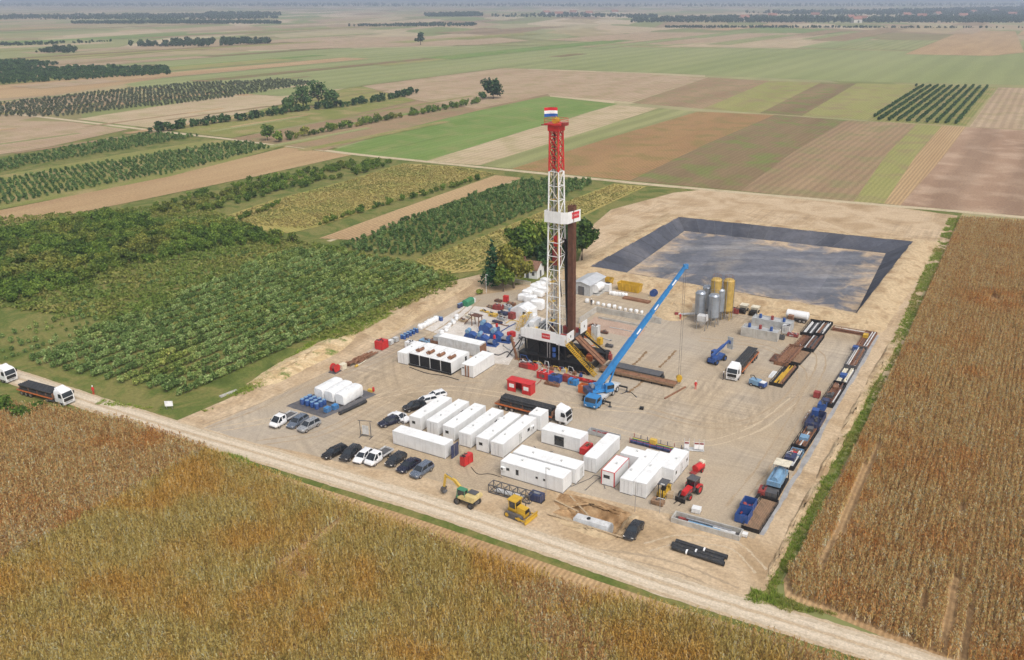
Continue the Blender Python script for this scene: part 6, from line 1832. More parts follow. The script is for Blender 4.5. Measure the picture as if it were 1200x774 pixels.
container('short white cabin with two windows and a door beside the red tractor', (0, 0), 7.0, 2.7, 2.7, RA, center=at(789, 568) - AX_B * 1.4, mat=WHITE, wins=(('f', 1.2, 1.6, .6, .6), ('f', 6.0, 1.6, .6, .6)), doors=(('f', 3.6, .9),), vents=1, end_doors=False)
# generators
gl = at(480, 428)
for i, lb_ in enumerate(('generator with black louvred end, leftmost of the four', 'generator with black louvred end, second from the left', 'generator with black louvred end, third from the left', 'generator with black louvred end, rightmost of the four')):
    t = thing('generator', lb_, 'generator', gl + AX_B * (1.4 + 2.78 * i), RA, 'four generators in a row')
    MB().box(-.25, 6.9, -1.3, 1.3, 0, .35).build('skid', BLACK, t)
    MB().box(.0, 6.7, -1.33, 1.33, .352, 2.85).build('enclosure', WHITE, t)
    lf = MB().box(-.03, -.002, -1.27, 1.27, .4, 2.78).build('radiator', BLACK, t)
    for k in range(9):
        put('louvre', cached('louv', lambda: MB().cbox((0, 0, 0), (.09, 2.36, .05), 0, .6).mesh('louvre', BLACK)), lf, loc=(-.06, 0, .62 + k * .24))
    MB().cyl((1.2, -.35, 3.25), (2.9, -.35, 3.25), .34, 12).cyl((2.7, -.35, 2.85), (2.7, -.35, 3.2), .12, 8).build('silencer', RUST, t, 40)
    MB().tube([(1.2, -.35, 3.25), (.7, -.35, 3.3), (.5, -.35, 3.7)], .13, 8).build('exhaust_pipe', RUST, t)
    MB().cyl((1.4, .45, 3.1), (2.3, .45, 3.1), .22, 10).build('exhaust_pipe', RUST, t)
    if i == 3:
        MB().box(5.0, 5.6, -1.37, -1.332, 1.3, 2.3).build('side_louvre', BLACK, t)
    for k in range(3):
        MB().box(.4 + k * 2.1, 2.3 + k * 2.1, -1.18, 1.18, 2.852, 2.90).build('roof_panel', ROOFW, t)
container('white plant cabin at the left of the generators', (472, 427), 7.0, 2.5, 2.7, RA, name='plant_cabin', vents=1)
c_ = container('white plant cabin with rusty double pipes on its end, right of the generators', (548, 442), 8.0, 3.0, 2.75, RA, name='plant_cabin', mat=WHITE, wins=(('n', 1.0, 1.9, .5, .25),), vents=1, end_doors=False)
for y in (-.35, .35):
    MB().cyl((-.16, y, .1), (-.16, y, 2.6), .14, 8).build('pipe', RUST, c_)
gc = at(517, 392, 3.0); gc.z = 0
c_ = container('long light grey container behind the generators, rust-red at its right end', (0, 0), 11.2, 2.6, 3.0, RB, center=gc, mat=LGREY, name='container', cat='container', end_doors=False)
MB().box(11.2, 12.6, -1.2, 1.2, .1, .5).build('tray', RUST, c_); MB().box(11.22, 11.35, -1.2, 1.2, .5, 2.7).build('end_plate', RUST, c_)
skid_box('long_tank', 'long low grey mud tank just behind the generators', 'tank', 531, 405, (9.5, 2.0, 1.6), GREY)
skid_box('flat_rack', 'small flat blue rack left of the grey container', 'rack', 499, 401, (2.6, 1.6, .5), PBLUE)
skid_box('white_chest', 'flat white chest behind the left plant cabin', 'chest', 484, 408, (3.2, 1.6, 1.4), WHITE)
skid_box('frame_skid', 'brown pipe skid between generators and grey container', 'skid', 511, 402, (2.4, 1.4, .8), RUST, open_top=True, fill=(BROWNP, 10))
sheet('concrete_slab', P2([(498, 386), (545, 358), (618, 366), (640, 374), (606, 412), (596, 428), (560, 424), (576, 414)]), .024, earth('slab', [C(205, 196, 184), C(222, 214, 204), C(196, 184, 168)], .3, 3, .15))

# ================================================================== MUD PUMPS AND PLANT LEFT OF THE RIG
def mud_pump(px, py, label):
    t = thing('mud_pump', label, 'pump', at(px, py), RB + .15, 'blue mud pumps')
    MB().box(-2.6, 2.6, -1.0, 1.0, 0, .3).build('skid', BLUE, t)
    MB().prism([(-2.3, .3), (.4, .3), (.4, 1.5), (-.6, 2.1), (-2.0, 2.1), (-2.5, 1.2)], -.85, .85).build('power_end', BLUE, t)
    for y in (-.55, 0, .55):
        MB().cyl((.4, y, 1.0), (1.9, y, 1.0), .26, 10).build('liner_tube', STEEL, t)
        MB().box(1.7, 2.3, y - .25, y + .25, .5, 1.5).build('fluid_module', BLUE, t)
    MB().cyl((2.0, -.3, 1.9), (2.0, -.3, 2.5), .3, 12).lathe([(.3, 2.45), (.2, 2.7), (.05, 2.75)], (2.0, -.3, 0), 12).build('pulsation_dampener', RED, t)
    MB().cyl((-1.6, -.9, 2.5), (-1.6, .5, 2.5), .5, 14).build('motor', PBLUE, t)
mud_pump(557, 400, 'blue mud pump at the left of the pump group')
mud_pump(571, 404, 'blue mud pump in the middle, nearest the grey container')
mud_pump(587, 400, 'blue mud pump at the right, toward the rig')
mud_pump(574, 390, 'blue mud pump at the back of the pump group')
st_ = thing('pipe_trestle', 'dark brown steel trestle with a sloping chute left of the blue pumps', 'trestle', at(559, 382), RB)
for x in (-1, 1):
    for y in (-.7, .7):
        MB().bar((x, y, 0), (x, y, 2.6), .16).build('leg', RUST, st_)
MB().box(-1.3, 1.3, -.9, .9, 2.6, 2.75).build('platform', BROWNP, st_); MB().bar((-1.2, 0, 2.4), (-3.2, -.4, .2), 1.2, .12).build('chute', BROWNP, st_)
MB().bar((-1.2, -.85, 3.6), (1.2, -.85, 3.6), .06).bar((-1.2, -.85, 2.7), (-1.2, -.85, 3.6), .06).bar((1.2, -.85, 2.7), (1.2, -.85, 3.6), .06).build('railing', DGREY, st_)
tn = thing('white_tent', 'white sheeted tent with a dark doorway behind the rig', 'tent', at(614, 371), RB)
MB().prism([(-2.6, 0), (2.6, 0), (2.5, 2.3), (0, 3.3), (-2.5, 2.3)], -2.2, 2.2).build('cover', TARP, tn)
MB().box(1.0, 1.9, -2.24, -2.202, .05, 2.1).build('doorway', BLACK, tn)
tn = thing('white_sheeting_cover', 'crumpled white sheeting draped over gear left of the drill floor', 'tarpaulin', at(626, 390), RB)
rows = []
for z, k in ((0, 1.1), (.7, 1.0), (1.6, .92), (2.5, .75), (3.1, .45), (3.3, .1)):
    rows.append([(2.4 * k * math.cos(a) * (1 + rr(.12)), 2.2 * k * math.sin(a) * (1 + rr(.12)), z + rr(.15) * (z > 0)) for a in [q * .393 for q in range(16)]])
MB().quad_strip(rows).build('cover', TARP, tn, 40)
for x, y in ((-1.2, .5), (1.0, -.8)):
    MB().tube([(x, y, 3.0), (x + .3, y - 1.6, 1.8), (x + .4, y - 2.4, .1)], .04, 5).build('guy_rope', LGREY, tn)
def covered_stack(px, py, L, W, H, label, rz=RB):
    t = thing('covered_pallet', label, 'pallet', at(px, py), rz + rr(.25), 'sheeted pallets behind the rig')
    rows = []
    for z, k in ((.12, 1.0), (.2, 1.04), (H * .6, 1.02), (H * .92, .97), (H, .82), (H + .08, .3)):
        rows.append([(L / 2 * k * math.copysign(abs(math.cos(a)) ** .3, math.cos(a)) * (1 + rr(.05)), W / 2 * k * math.copysign(abs(math.sin(a)) ** .3, math.sin(a)) * (1 + rr(.05)), z + rr(.07) * (z > .3)) for a in [q * .3142 for q in range(20)]])
    MB().quad_strip(rows).build('cover', TARP, t, 35)
    MB().box(-L / 2 + .1, L / 2 - .1, -W / 2 + .1, W / 2 - .1, 0, .118).build('pallet', WOODP, t)
for i, (a, b_, L, W, H, lb_) in enumerate([(613, 352, 2.4, 2.0, 1.7, 'white sheeted pallet nearest the tent'), (618, 348, 2.6, 1.8, 1.9, 'white sheeted pallet, second up from the tent'), (623, 344.5, 2.4, 2.0, 1.6, 'white sheeted pallet, third up from the tent'), (628, 341, 2.8, 1.9, 2.0, 'white sheeted pallet, fourth up from the tent'), (633.5, 337.5, 2.6, 2.0, 1.7, 'white sheeted pallet, fifth up from the tent'), (639, 334, 2.6, 2.0, 1.9, 'white sheeted pallet farthest from the tent, by the house'), (631, 347, 3.0, 1.8, 1.5, 'grey-white sheeted pallet behind the mast foot'), (637, 342.5, 2.8, 1.8, 1.4, 'sheeted pallet right beside the mast line'), (622, 356, 3.2, 2.2, 2.2, 'large white sheeted pile between tent and mast'), (630, 362, 3.4, 2.4, 2.4, 'large white sheeted pile close to the mast foot'), (622, 377, 3.0, 2.2, 2.0, 'white sheeted pile between tent and drill floor')]):
    covered_stack(a, b_, L, W, H, lb_)
ORD = ['first', 'second', 'third', 'fourth', 'fifth', 'sixth', 'seventh', 'eighth', 'ninth', 'tenth', 'eleventh', 'twelfth']
for i, (px, py, L, W, H, mt, lb_) in enumerate([
    (584, 363, 2.4, 1.4, 1.2, DRED, 'dull red crate on the yellow-sanded ground near the trees'), (594, 362, 2.2, 1.3, .9, GREY, 'grey crate right of the dull red one near the trees'),
    (590, 369, 2.6, 1.3, .7, DBLUE, 'navy equipment skid between pumps and tent'), (602, 366, 2.4, 1.2, .8, PBLUE, 'pale blue equipment skid left of the tent'),
    (578, 371, 2.0, 1.2, .7, YELLOWP, 'yellow crate behind the blue pumps'), (600, 374, 1.4, 1.2, 1.6, DRED, 'upright red cabinet behind the blue pumps'), (593, 354, 1.2, 1.0, 1.6, RED, 'small bright red cabinet in front of the tent')]):
    skid_box('equipment_skid', lb_, 'skid', px, py, (L, W, H), mt, RB + rr(.2))
for i, (px, py) in enumerate(((606, 388), (613, 384))):
    t = thing('access_stair', ('yellow access stair left of the drill floor, nearer the pumps', 'yellow access stair left of the drill floor, nearer the tent')[i], 'stair', at(px, py), RA)
    for s in (-.45, .45):
        MB().bar((0, s, 0), (2.4, s, 2.8), .06, .2).bar((0, s, 1.0), (2.4, s, 3.8), .05).build('stringer', YELLOWP, t)
    for k in range(9):
        MB().box(k * .265 + .05, k * .265 + .28, -.42, .42, k * .31 + .12, k * .31 + .15).build('tread', YELLOWP, t)
    MB().box(2.4, 3.6, -.5, .5, 2.75, 2.85).bar((3.5, -.45, 0), (3.5, -.45, 2.75), .1).bar((3.5, .45, 0), (3.5, .45, 2.75), .1).build('landing', YELLOWP, t)
ps_ = thing('raking_post', 'slanting brown post left of the rig base', 'post', at(606, 421), RB)
MB().bar((0, 0, 0), (-1.6, .3, 5.0), .4).build('shaft', RUST, ps_); MB().box(-.5, .5, -.5, .5, 0, .12).build('foot_plate', RUST, ps_)
for px, py, sz, mt, lb_ in [(615, 431, (2.2, 1.2, 1.0), DRED, 'low red pump skid at the left foot of the rig'), (624, 433, (2.0, 1.2, 1.1), RED, 'small red box beside the red pump skid'), (639, 443.5, (3.0, 1.8, 1.5), RED, 'red equipment box in front of the substructure'), (651, 447.5, (2.6, 1.6, 1.4), BLUE, 'blue equipment box right of the red one'), (663, 447, (1.1, 1.1, 1.4), DRED, 'small dull red drum box before the stair'), (647, 452, (3.2, .8, .5), RUST, 'low brown rack in front of the blue box'), (672, 451, (1.9, 1.2, 1.2), CBLUE, 'bright blue pump unit between the boxes and the crane')]:
    skid_box('equipment_box', lb_, 'equipment box', px, py, sz, mt, RB)
skid_box('waste_bin', 'orange bin behind the crane cab', 'bin', 684, 460, (1.7, 1.5, 1.7), ORANGE, RB, open_top=True, fill=(CREAM, 6))
skid_box('hose_rack', 'long dull red hose rack along the substructure foot', 'rack', 681, 446.5, (6.5, 1.0, .5), DRED, RB, open_top=True, fill=(RED, 18))
sh = thing('red_shelter', 'red open-fronted steel shelter with two white notice panels', 'shelter', at(611, 459), RB)
MB().box(-2.7, 2.7, .85, .95, 0, 2.3).build('back_wall', RED, sh)
for x in (-2.66, 2.66):
    MB().box(x - .05, x + .05, -.95, .85, 0, 2.3).build('side_wall', RED, sh)
MB().quad_strip([[(-2.85, -1.05, 2.3), (2.85, -1.05, 2.3), (2.85, 1.05, 2.3), (-2.85, 1.05, 2.3)], [(-2.85, -1.05, 2.42), (2.85, -1.05, 2.42), (2.85, 1.05, 2.5), (-2.85, 1.05, 2.5)]]).build('roof', RED, sh)
for x0_, x1_ in ((-2.6, -.75), (.75, 2.6)):
    fp_ = MB().box(x0_, x1_, -.98, -.92, .05, 2.28).build('front_panel', RED, sh)
    MB().box(x0_ + .35, x1_ - .35, -1.0, -.982, .95, 1.75).build('notice', WHITE, fp_)
# orange-red basket and clutter right of the V-door
jk = thing('hose_heap', 'tangled heap of orange-red hoses right of the pipe ramp', 'hoses', at(701, 415), RB)
for i in range(16):
    q = [(rr(2.4), rr(1.1), .1 + random.random() * .9) for _ in range(5)]; q[0] = (q[0][0], q[0][1], .06)
    MB().tube(q, .11, 6).build('hose', ORANGE if i % 3 else DRED, jk, 60)
skid_box('control_unit', 'white and grey control unit behind the pipe ramp', 'control unit', 698, 398, (1.6, 1.4, 3.4), LGREY, RB)
skid_box('control_unit', 'orange winch unit behind the right wind wall', 'control unit', 690, 396, (1.6, 1.4, 2.6), ORANGE, RB)
wl_ = thing('basin_wall', 'low grey concrete walls of the open basin behind the rig', 'wall', at(699, 366), RB)
MB().box(0, 17.5, -.1, .1, -.02, 1.5).build('long_wall', CONC, wl_); MB().box(-.1, .1, -9.5, -.12, -.02, 1.5).build('side_wall', CONC, wl_)
for i in range(9):
    MB().box(.05 + i * 1.93, 1.93 + i * 1.93, -.13, -.102, .0, 1.45).build('panel', CONC, wl_)
MB().box(2.5, 15.5, -4.0, -3.75, -.02, .5).build('inner_kerb', CONC, wl_)
tag(sheet('basin_floor', P2([(697, 371), (757, 386), (748, 398), (684, 384)]), .024, earth('basin_mud', [C(176, 150, 132), C(196, 170, 150)], .3, 3)), kind='structure')
for i in range(11):
    p = (688 + i * 6.4, 354.5 + i * 1.35)
    big_bag(p[0], p[1] + rr(.5), 'small white sack behind the concrete basin, ' + ORD[i] + ' from the left', 'white sacks behind the basin', random.uniform(.6, 1.0))
hs_ = thing('drain_pipe', 'thin grey pipe lying on the pad in front of the basin', 'pipe', at(719, 385), RB)
MB().tube([(-1, 0, .12), (2, .1, .12), (5, -.2, .12)], .1, 8).build('pipe', GREY, hs_)

# ================================================================== BACK EDGE: SHED, TANK, SKIPS
shd = thing('equipment_shed', 'grey metal shed with pale roof behind the mast', 'shed', at(681, 346), RA)
MB().prism([(-2.6, 0), (2.6, 0), (2.6, 3.0), (0, 3.7), (-2.6, 3.0)], 0, 9.0, 'x').build('walls', GREY, shd)
for s in (-1, 1):
    rf_ = MB().quad_strip([[(-.3, s * 2.9, 2.93), (9.3, s * 2.9, 2.93), (9.3, 0, 3.74), (-.3, 0, 3.74)], [(-.3, s * 2.9, 3.01), (9.3, s * 2.9, 3.01), (9.3, 0, 3.82), (-.3, 0, 3.82)]]).build('roof', SHEDR, shd)
MB().box(-.04, -.002, -.9, .9, .05, 2.4).build('door', DGREY, shd)
tk = thing('fuel_tank', 'white horizontal fuel tank beside the grey shed', 'tank', at(697, 346), RA)
MB().cyl((0, 0, 1.7), (3.6, 0, 1.7), 1.15, 20).lathe([(.3, 2.8), (.3, 3.05)], (1.8, 0, 0), 12).build('vessel', WHITE, tk, 40)
for x in (.7, 2.9):
    MB().box(x - .15, x + .15, -.9, .9, 0, .8).build('saddle', GREY, tk)
MB().box(-.4, 4.0, -1.3, 1.3, 0, .12).build('base', CONC, tk)
def skip(px, py, L, W, H, label, rz):
    t = thing('waste_skip', label, 'skip', at(px, py), rz, 'yellow waste skips')
    rows = [[(-L / 2 + .4, -W / 2 + .1, .1), (L / 2 - .3, -W / 2 + .1, .1), (L / 2 - .3, W / 2 - .1, .1), (-L / 2 + .4, W / 2 - .1, .1)], [(-L / 2, -W / 2, H), (L / 2, -W / 2, H), (L / 2, W / 2, H), (-L / 2, W / 2, H)], [(-L / 2 + .08, -W / 2 + .08, H), (L / 2 - .08, -W / 2 + .08, H), (L / 2 - .08, W / 2 - .08, H), (-L / 2 + .08, W / 2 - .08, H)], [(-L / 2 + .4, -W / 2 + .2, .6), (L / 2 - .3, -W / 2 + .2, .6), (L / 2 - .3, W / 2 - .2, .6), (-L / 2 + .4, W / 2 - .2, .6)]]
    MB().quad_strip(rows).build('body', YELLOW, t)
    for i in range(int(L)):
        MB().bar((-L / 2 + .6 + i, -W / 2 - .04, .2), (-L / 2 + .6 + i, -W / 2 - .06, H - .05), .12).build('rib', YELLOW, t)
    m = MB()
    for i in range(14):
        m.cbox((rr(L * .36), rr(W * .3), .75 + abs(rr(.5))), (random.uniform(.3, .9), random.uniform(.3, .6), random.uniform(.2, .5)), rr(1), rr(.4))
    m.build('contents', RUST, t)
skip(738, 341, 6.6, 2.4, 2.2, 'long yellow waste skip filled with rusty scrap beside the pit', RB)
skip(711, 333, 3.4, 2.2, 1.8, 'short yellow waste skip between the white tank and the pit', RB)
for i in range(6):
    big_bag(716 + i * 3.4, 345 + i * .7 + rr(.6), 'white bulk bag in front of the yellow skips, ' + ORD[i] + ' from the left', 'white bags by the yellow skips', random.uniform(.9, 1.3))
cb = skid_box('white_chest', 'white chest between the fuel tank and the long yellow skip', 'chest', 710, 341, (2.6, 1.6, 2.0), WHITE)
pipe_load('scrap pipes and rails heaped in front of the long yellow skip', at(746, 352.5), RB - .05, 7.5, 7, 2, .13, RUST, .02, name='pipe_heap')
bl_ = thing('cable_reel', 'blue cable reel at the right of the yellow skip', 'cable reel', at(766, 347.5), RB)
for y in (-.55, .55):
    MB().cyl((0, y - .06, .95), (0, y + .06, .95), .95, 16).build('flange', BLUE, bl_)
MB().cyl((0, -.49, .95), (0, .49, .95), .6, 16).build('coil', DBLUE, bl_)
# house in the trees
hsn = thing('farm_house', 'small white house with brown tiled roof among the trees', 'house', at(620, 323), RB + .1)
MB().prism([(-2.4, 0), (2.4, 0), (2.4, 2.7), (0, 4.4), (-2.4, 2.7)], -3.6, 3.6, 'x').build('wall', WHITE, hsn)
for s in (-1, 1):
    MB().quad_strip([[(-3.9, s * 2.75, 2.5), (3.9, s * 2.75, 2.5), (3.9, 0, 4.45), (-3.9, 0, 4.45)], [(-3.9, s * 2.75, 2.65), (3.9, s * 2.75, 2.65), (3.9, 0, 4.6), (-3.9, 0, 4.6)]]).build('roof', ROOFT, hsn)
for x, w_, z0_, z1_, nm in ((.6, .9, .05, 2.1, 'door'), (2.4, .8, .9, 2.0, 'window'), (-1.6, .8, .9, 2.0, 'window')):
    MB().box(x - w_ / 2, x + w_ / 2, -2.44, -2.402, z0_, z1_).build(nm, DGREY, hsn)
MB().box(3.602, 3.64, -.5, .5, .05, 2.0).build('door', DGREY, hsn)
MB().box(-1.9, -1.3, .3, .9, 3.6, 5.2).build('chimney', ROOFT, hsn)
gwall = thing('garden_wall', 'low white garden wall in front of the farm house', 'wall', at(612, 333), RB)
MB().box(-2.6, 2.6, -.12, .12, 0, 1.0).build('wall', CREAM, gwall); MB().box(-2.7, 2.7, -.18, .18, 1.002, 1.08).build('coping', CONC, gwall)

# ================================================================== VEHICLES
GC1, GC2, GC3 = 'cars along the road edge', 'cars beside the left cabin', 'vehicles by the tank bund'
flatbed_pickup('white crew-cab pickup with an empty flat bed beside the tank bund', (316, 505), (349, 487), GC3)
car('blue-grey car parked in the middle beside the tank bund', (339, 504), (359, 491), 'estate', 'bluegrey', GC3)
car('silver hatchback parked nearest the sign frame side of the tank bund', (353, 507.5), (372, 497.5), 'suv', 'silver', GC3)
car('black estate car at the left end of the road-edge row', (380, 539), (405, 527.5), 'estate', 'black', GC1)
car('dark grey car second in the road-edge row', (402, 542.5), (420, 528.5), 'suv', 'graphite', GC1)
car('white car beside the white flatbed pickup in the road-edge row', (417, 545.5), (435, 531), 'hatch', 'white', GC1)
flatbed_pickup('white crew-cab pickup with dark flat bed in the road-edge row of cars', (430, 548.5), (458, 530.5), GC1)
car('dark green-black car right of the flatbed in the road-edge row', (453, 550), (475, 534.5), 'hatch', 'graphite', GC1)
car('navy car second from the right in the road-edge row', (468, 555.5), (490, 542.5), 'sedan', 'navy', GC1)
car('blue-grey car at the right end of the road-edge row, by the excavator', (484, 562.5), (505, 548), 'suv', 'bluegrey', GC1)
car('dark blue car parked nearest the long front container', (446, 501), (469, 493.5), 'sedan', 'navy', GC2)
car('white car behind the dark blue one beside the cabins', (480, 496), (457, 489.5), 'sedan', 'white', GC2)
car('black car in the middle of the cars beside the left cabin', (473, 483), (499, 477), 'suv', 'black', GC2)
car('white car next to the black one beside the left cabin', (487, 475.5), (511, 470), 'estate', 'white', GC2)
car('white car farthest back beside the left cabin', (503, 469), (519, 464.5), 'hatch', 'white', GC2)
car('dark grey car parked alone on the sand right of the excavation', (735, 635.5), (750, 615), 'sedan', 'graphite', None)
semi_truck('white-cabbed truck carrying black pipes, parked behind the cabins', (667, 497), rz=RB, L=15.6, load=(11.2, 6, 4, .19, BLACKPIPE, 'black pipes loaded on the truck behind the cabins'), trailer=RUST)
semi_truck('white-cabbed truck loaded with grey pipes arriving on the dirt road', (82, 474.5), (22, 458), L=13.6, load=(9.6, 6, 3, .2, BLACKPIPE, 'grey pipes on the truck arriving along the road'), trailer=RUST)
semi_truck('second white truck following on the road, cut by the left edge', (15, 448), (-40, 433), L=13.6, load=(9.6, 6, 1, .2, BLACKPIPE, 'pipes on the following truck at the left edge'), trailer=RUST)
semi_truck('white-cabbed truck with black pipes standing by the blue telehandler', (857, 447), rz=RA + math.pi, L=15.2, load=(11.0, 5, 3, .22, BLACKPIPE, 'black and brown pipes on the truck by the telehandler'), trailer=RUST)
# telehandler
tz = heading((858, 409), (836, 421)); th_ = thing('telehandler', 'blue telehandler with raised boom unloading the pipe truck', 'telehandler', at(840, 424), tz)
MB().box(-2.6, 2.2, -.75, .75, .6, 1.35).build('chassis', BLUE, th_)
MB().box(-2.5, -.2, -1.1, -.2, 1.0, 1.8).build('engine_cover', BLUE, th_)
cb_ = MB().box(-.9, .7, .25, 1.1, 1.0, 1.6).bar((-.85, .3, 1.6), (-.85, .3, 2.5), .08).bar((.65, .3, 1.6), (.4, .3, 2.5), .08).bar((-.85, 1.05, 1.6), (-.85, 1.05, 2.5), .08).bar((.65, 1.05, 1.6), (.4, 1.05, 2.5), .08).box(-.95, .5, .22, 1.12, 2.5, 2.58).build('cab', BLUE, th_)
MB().box(-.8, .45, .33, 1.02, 1.6, 2.48).build('cab_window', GLASS, cb_)
for x in (-1.7, 1.6):
    for s in (-1, 1):
        wheel(th_, (x, s * 1.0, .62), .62, .42, BLUE)
MB().bar((-2.3, 0, 2.0), (2.6, 0, 3.1), .5, .5).build('boom', BLUE, th_)
MB().bar((2.5, 0, 3.08), (4.6, 0, 3.5), .36, .36).build('boom_section', BLUE, th_)
MB().bar((4.6, 0, 3.5), (5.2, 0, 2.7), .34).build('boom_head', BLUE, th_)
MB().box(5.1, 5.25, -.7, .7, 1.4, 4.2).box(5.25, 6.3, -.5, -.38, 1.4, 1.48).box(5.25, 6.3, .38, .5, 1.4, 1.48).build('fork_frame', GREY, th_)
MB().cyl((-.9, 0, 1.3), (1.2, 0, 2.6), .12, 8).build('lift_cylinder', STEEL, th_)
# wheeled excavator
ex = thing('wheeled_excavator', 'yellow wheeled excavator with its arm bent down beside the road', 'excavator', at(548, 590.5), RB + math.pi - .06)
MB().box(-1.9, 1.9, -.55, .55, .55, 1.05).build('undercarriage', DGREY, ex)
for x in (-1.35, 1.35):
    for s in (-1, 1):
        wheel(ex, (x, s * .95, .52), .52, .45, DGREY)
MB().cyl((0, 0, 1.05), (0, 0, 1.25), .7, 16).build('turntable', BLACK, ex)
MB().quad_strip([[(-1.9, -1.15, 1.25), (1.0, -1.15, 1.25), (1.0, 1.15, 1.25), (-1.9, 1.15, 1.25)], [(-2.2, -1.15, 1.6), (1.0, -1.15, 1.6), (1.0, 1.15, 1.6), (-2.2, 1.15, 1.6)], [(-2.1, -1.05, 2.15), (.2, -1.05, 2.15), (.2, 1.05, 2.15), (-2.1, 1.05, 2.15)]]).build('house', PYELL, ex, 30)
MB().box(-1.7, -.2, -.9, .2, 2.152, 2.28).build('engine_hood', DGREY, ex)
cb_ = MB().box(-.35, 1.25, .25, 1.12, 1.27, 1.75).box(-.4, 1.1, .22, 1.14, 2.85, 2.95).bar((1.22, .28, 1.75), (1.05, .28, 2.85), .08).bar((1.22, 1.08, 1.75), (1.05, 1.08, 2.85), .08).bar((-.33, .28, 1.75), (-.33, .28, 2.85), .08).bar((-.33, 1.08, 1.75), (-.33, 1.08, 2.85), .08).build('cab', GREEN, ex)
MB().box(-.28, 1.08, .31, 1.06, 1.75, 2.85).build('cab_window', GLASS, ex)
MB().bar((.8, -.25, 1.7), (2.7, -.25, 3.3), .34, .5).bar((2.6, -.25, 3.25), (4.5, -.25, 3.6), .3, .4).build('boom', YELLOWP, ex)
MB().bar((4.4, -.25, 3.75), (4.85, -.25, 1.4), .26, .34).build('stick', YELLOWP, ex)
MB().prism([(4.55, 1.4), (5.2, 1.35), (5.35, .75), (5.0, .35), (4.5, .45), (4.75, .8)], -.65, .15).build('bucket', DGREY, ex)
MB().cyl((1.2, -.25, 1.5), (2.4, -.25, 2.8), .09, 8).cyl((3.0, -.25, 3.6), (4.3, -.25, 3.95), .08, 8).build('hydraulic_ram', STEEL, ex)
# bulldozer
dz = thing('bulldozer', 'yellow tracked bulldozer with its blade to the right near the truss', 'bulldozer', at(607, 605), RB - .1)
for s in (-1, 1):
    tk_ = MB().prism([(-1.7, .25), (-1.5, .05), (1.3, .05), (1.6, .3), (1.5, .75), (1.1, .95), (-1.3, .95), (-1.7, .7)], s * .95 - .28, s * .95 + .28).build('track', DGREY, dz)
    for x in (-1.2, 1.1):
        MB().cyl((x, s * 1.24, .5), (x, s * 1.27, .5), .34, 12).build('sprocket', YELLOW, tk_)
MB().box(-1.5, 1.7, -.62, .62, .5, 1.2).build('frame', YELLOW, dz)
MB().quad_strip([[(.2, -.6, 1.2), (1.8, -.55, 1.2), (1.8, .55, 1.2), (.2, .6, 1.2)], [(.2, -.55, 2.0), (1.75, -.5, 1.85), (1.75, .5, 1.85), (.2, .55, 2.0)]]).build('engine_hood', YELLOW, dz)
MB().box(1.80, 1.84, -.5, .5, 1.2, 1.8).build('grille', BLACK, dz)
cb_ = MB().box(-1.2, .15, -.75, .75, 1.2, 1.55).box(-1.35, .3, -.9, .9, 2.85, 3.0).bar((.1, -.7, 1.55), (.1, -.7, 2.85), .1).bar((.1, .7, 1.55), (.1, .7, 2.85), .1).bar((-1.15, -.7, 1.55), (-1.15, -.7, 2.85), .1).bar((-1.15, .7, 1.55), (-1.15, .7, 2.85), .1).build('cab', YELLOW, dz)
MB().box(-1.1, .05, -.68, .68, 1.55, 2.85).build('cab_window', GLASS, cb_)
MB().prism([(2.45, .1), (2.6, .15), (2.5, .6), (2.7, 1.1), (2.55, 1.1), (2.35, .6)], -1.55, 1.55).build('blade', YELLOW, dz)
for s in (-1, 1):
    MB().bar((.5, s * 1.28, .5), (2.4, s * 1.28, .45), .12, .2).build('push_arm', YELLOW, dz)
MB().cyl((1.2, .45, 2.0), (1.2, .45, 2.6), .06, 8).build('exhaust', BLACK, dz)
# tractor
tz = heading((797, 584), (819, 567)); tc_ = thing('tractor', 'red tractor with dark cab beside the short white cabin', 'tractor', at(809, 579.5), tz)
MB().quad_strip([[(.2, -.42, .8), (2.2, -.38, .8), (2.2, .38, .8), (.2, .42, .8)], [(.2, -.45, 1.7), (2.1, -.36, 1.5), (2.1, .36, 1.5), (.2, .45, 1.7)]]).build('bonnet', RED, tc_, 30)
MB().box(-1.4, 2.0, -.3, .3, .5, .85).build('chassis', DGREY, tc_)
cb_ = MB().box(-1.5, .2, -.75, .75, .9, 1.5).box(-1.55, .15, -.8, .8, 2.6, 2.75).bar((.12, -.7, 1.5), (0, -.7, 2.6), .08).bar((.12, .7, 1.5), (0, .7, 2.6), .08).bar((-1.45, -.7, 1.5), (-1.4, -.7, 2.6), .08).bar((-1.45, .7, 1.5), (-1.4, .7, 2.6), .08).build('cab', DGREY, tc_)
MB().box(-1.38, .02, -.68, .68, 1.5, 2.6).build('cab_window', GLASS, cb_)
for s in (-1, 1):
    wheel(tc_, (-1.0, s * .95, .8), .8, .5, RED); wheel(tc_, (1.6, s * .85, .55), .55, .38, RED)
    MB().prism([(-1.9, .9), (-1.7, 1.55), (-1.0, 1.75), (-.3, 1.55), (-.2, 1.45), (-1.0, 1.6), (-1.6, 1.4), (-1.8, .9)], s * .95 - .25, s * .95 + .25).build('mudguard', RED, tc_)
    MB().bar((.6, s * .55, 1.4), (2.4, s * .55, .9), .12).bar((2.4, s * .55, .9), (3.1, s * .55, .35), .12).build('loader_arm', DGREY, tc_)
MB().box(2.95, 3.15, -.9, .9, .1, .8).box(3.15, 4.1, -.5, -.4, .1, .18).box(3.15, 4.1, .4, .5, .1, .18).build('front_forks', BLACK, tc_)
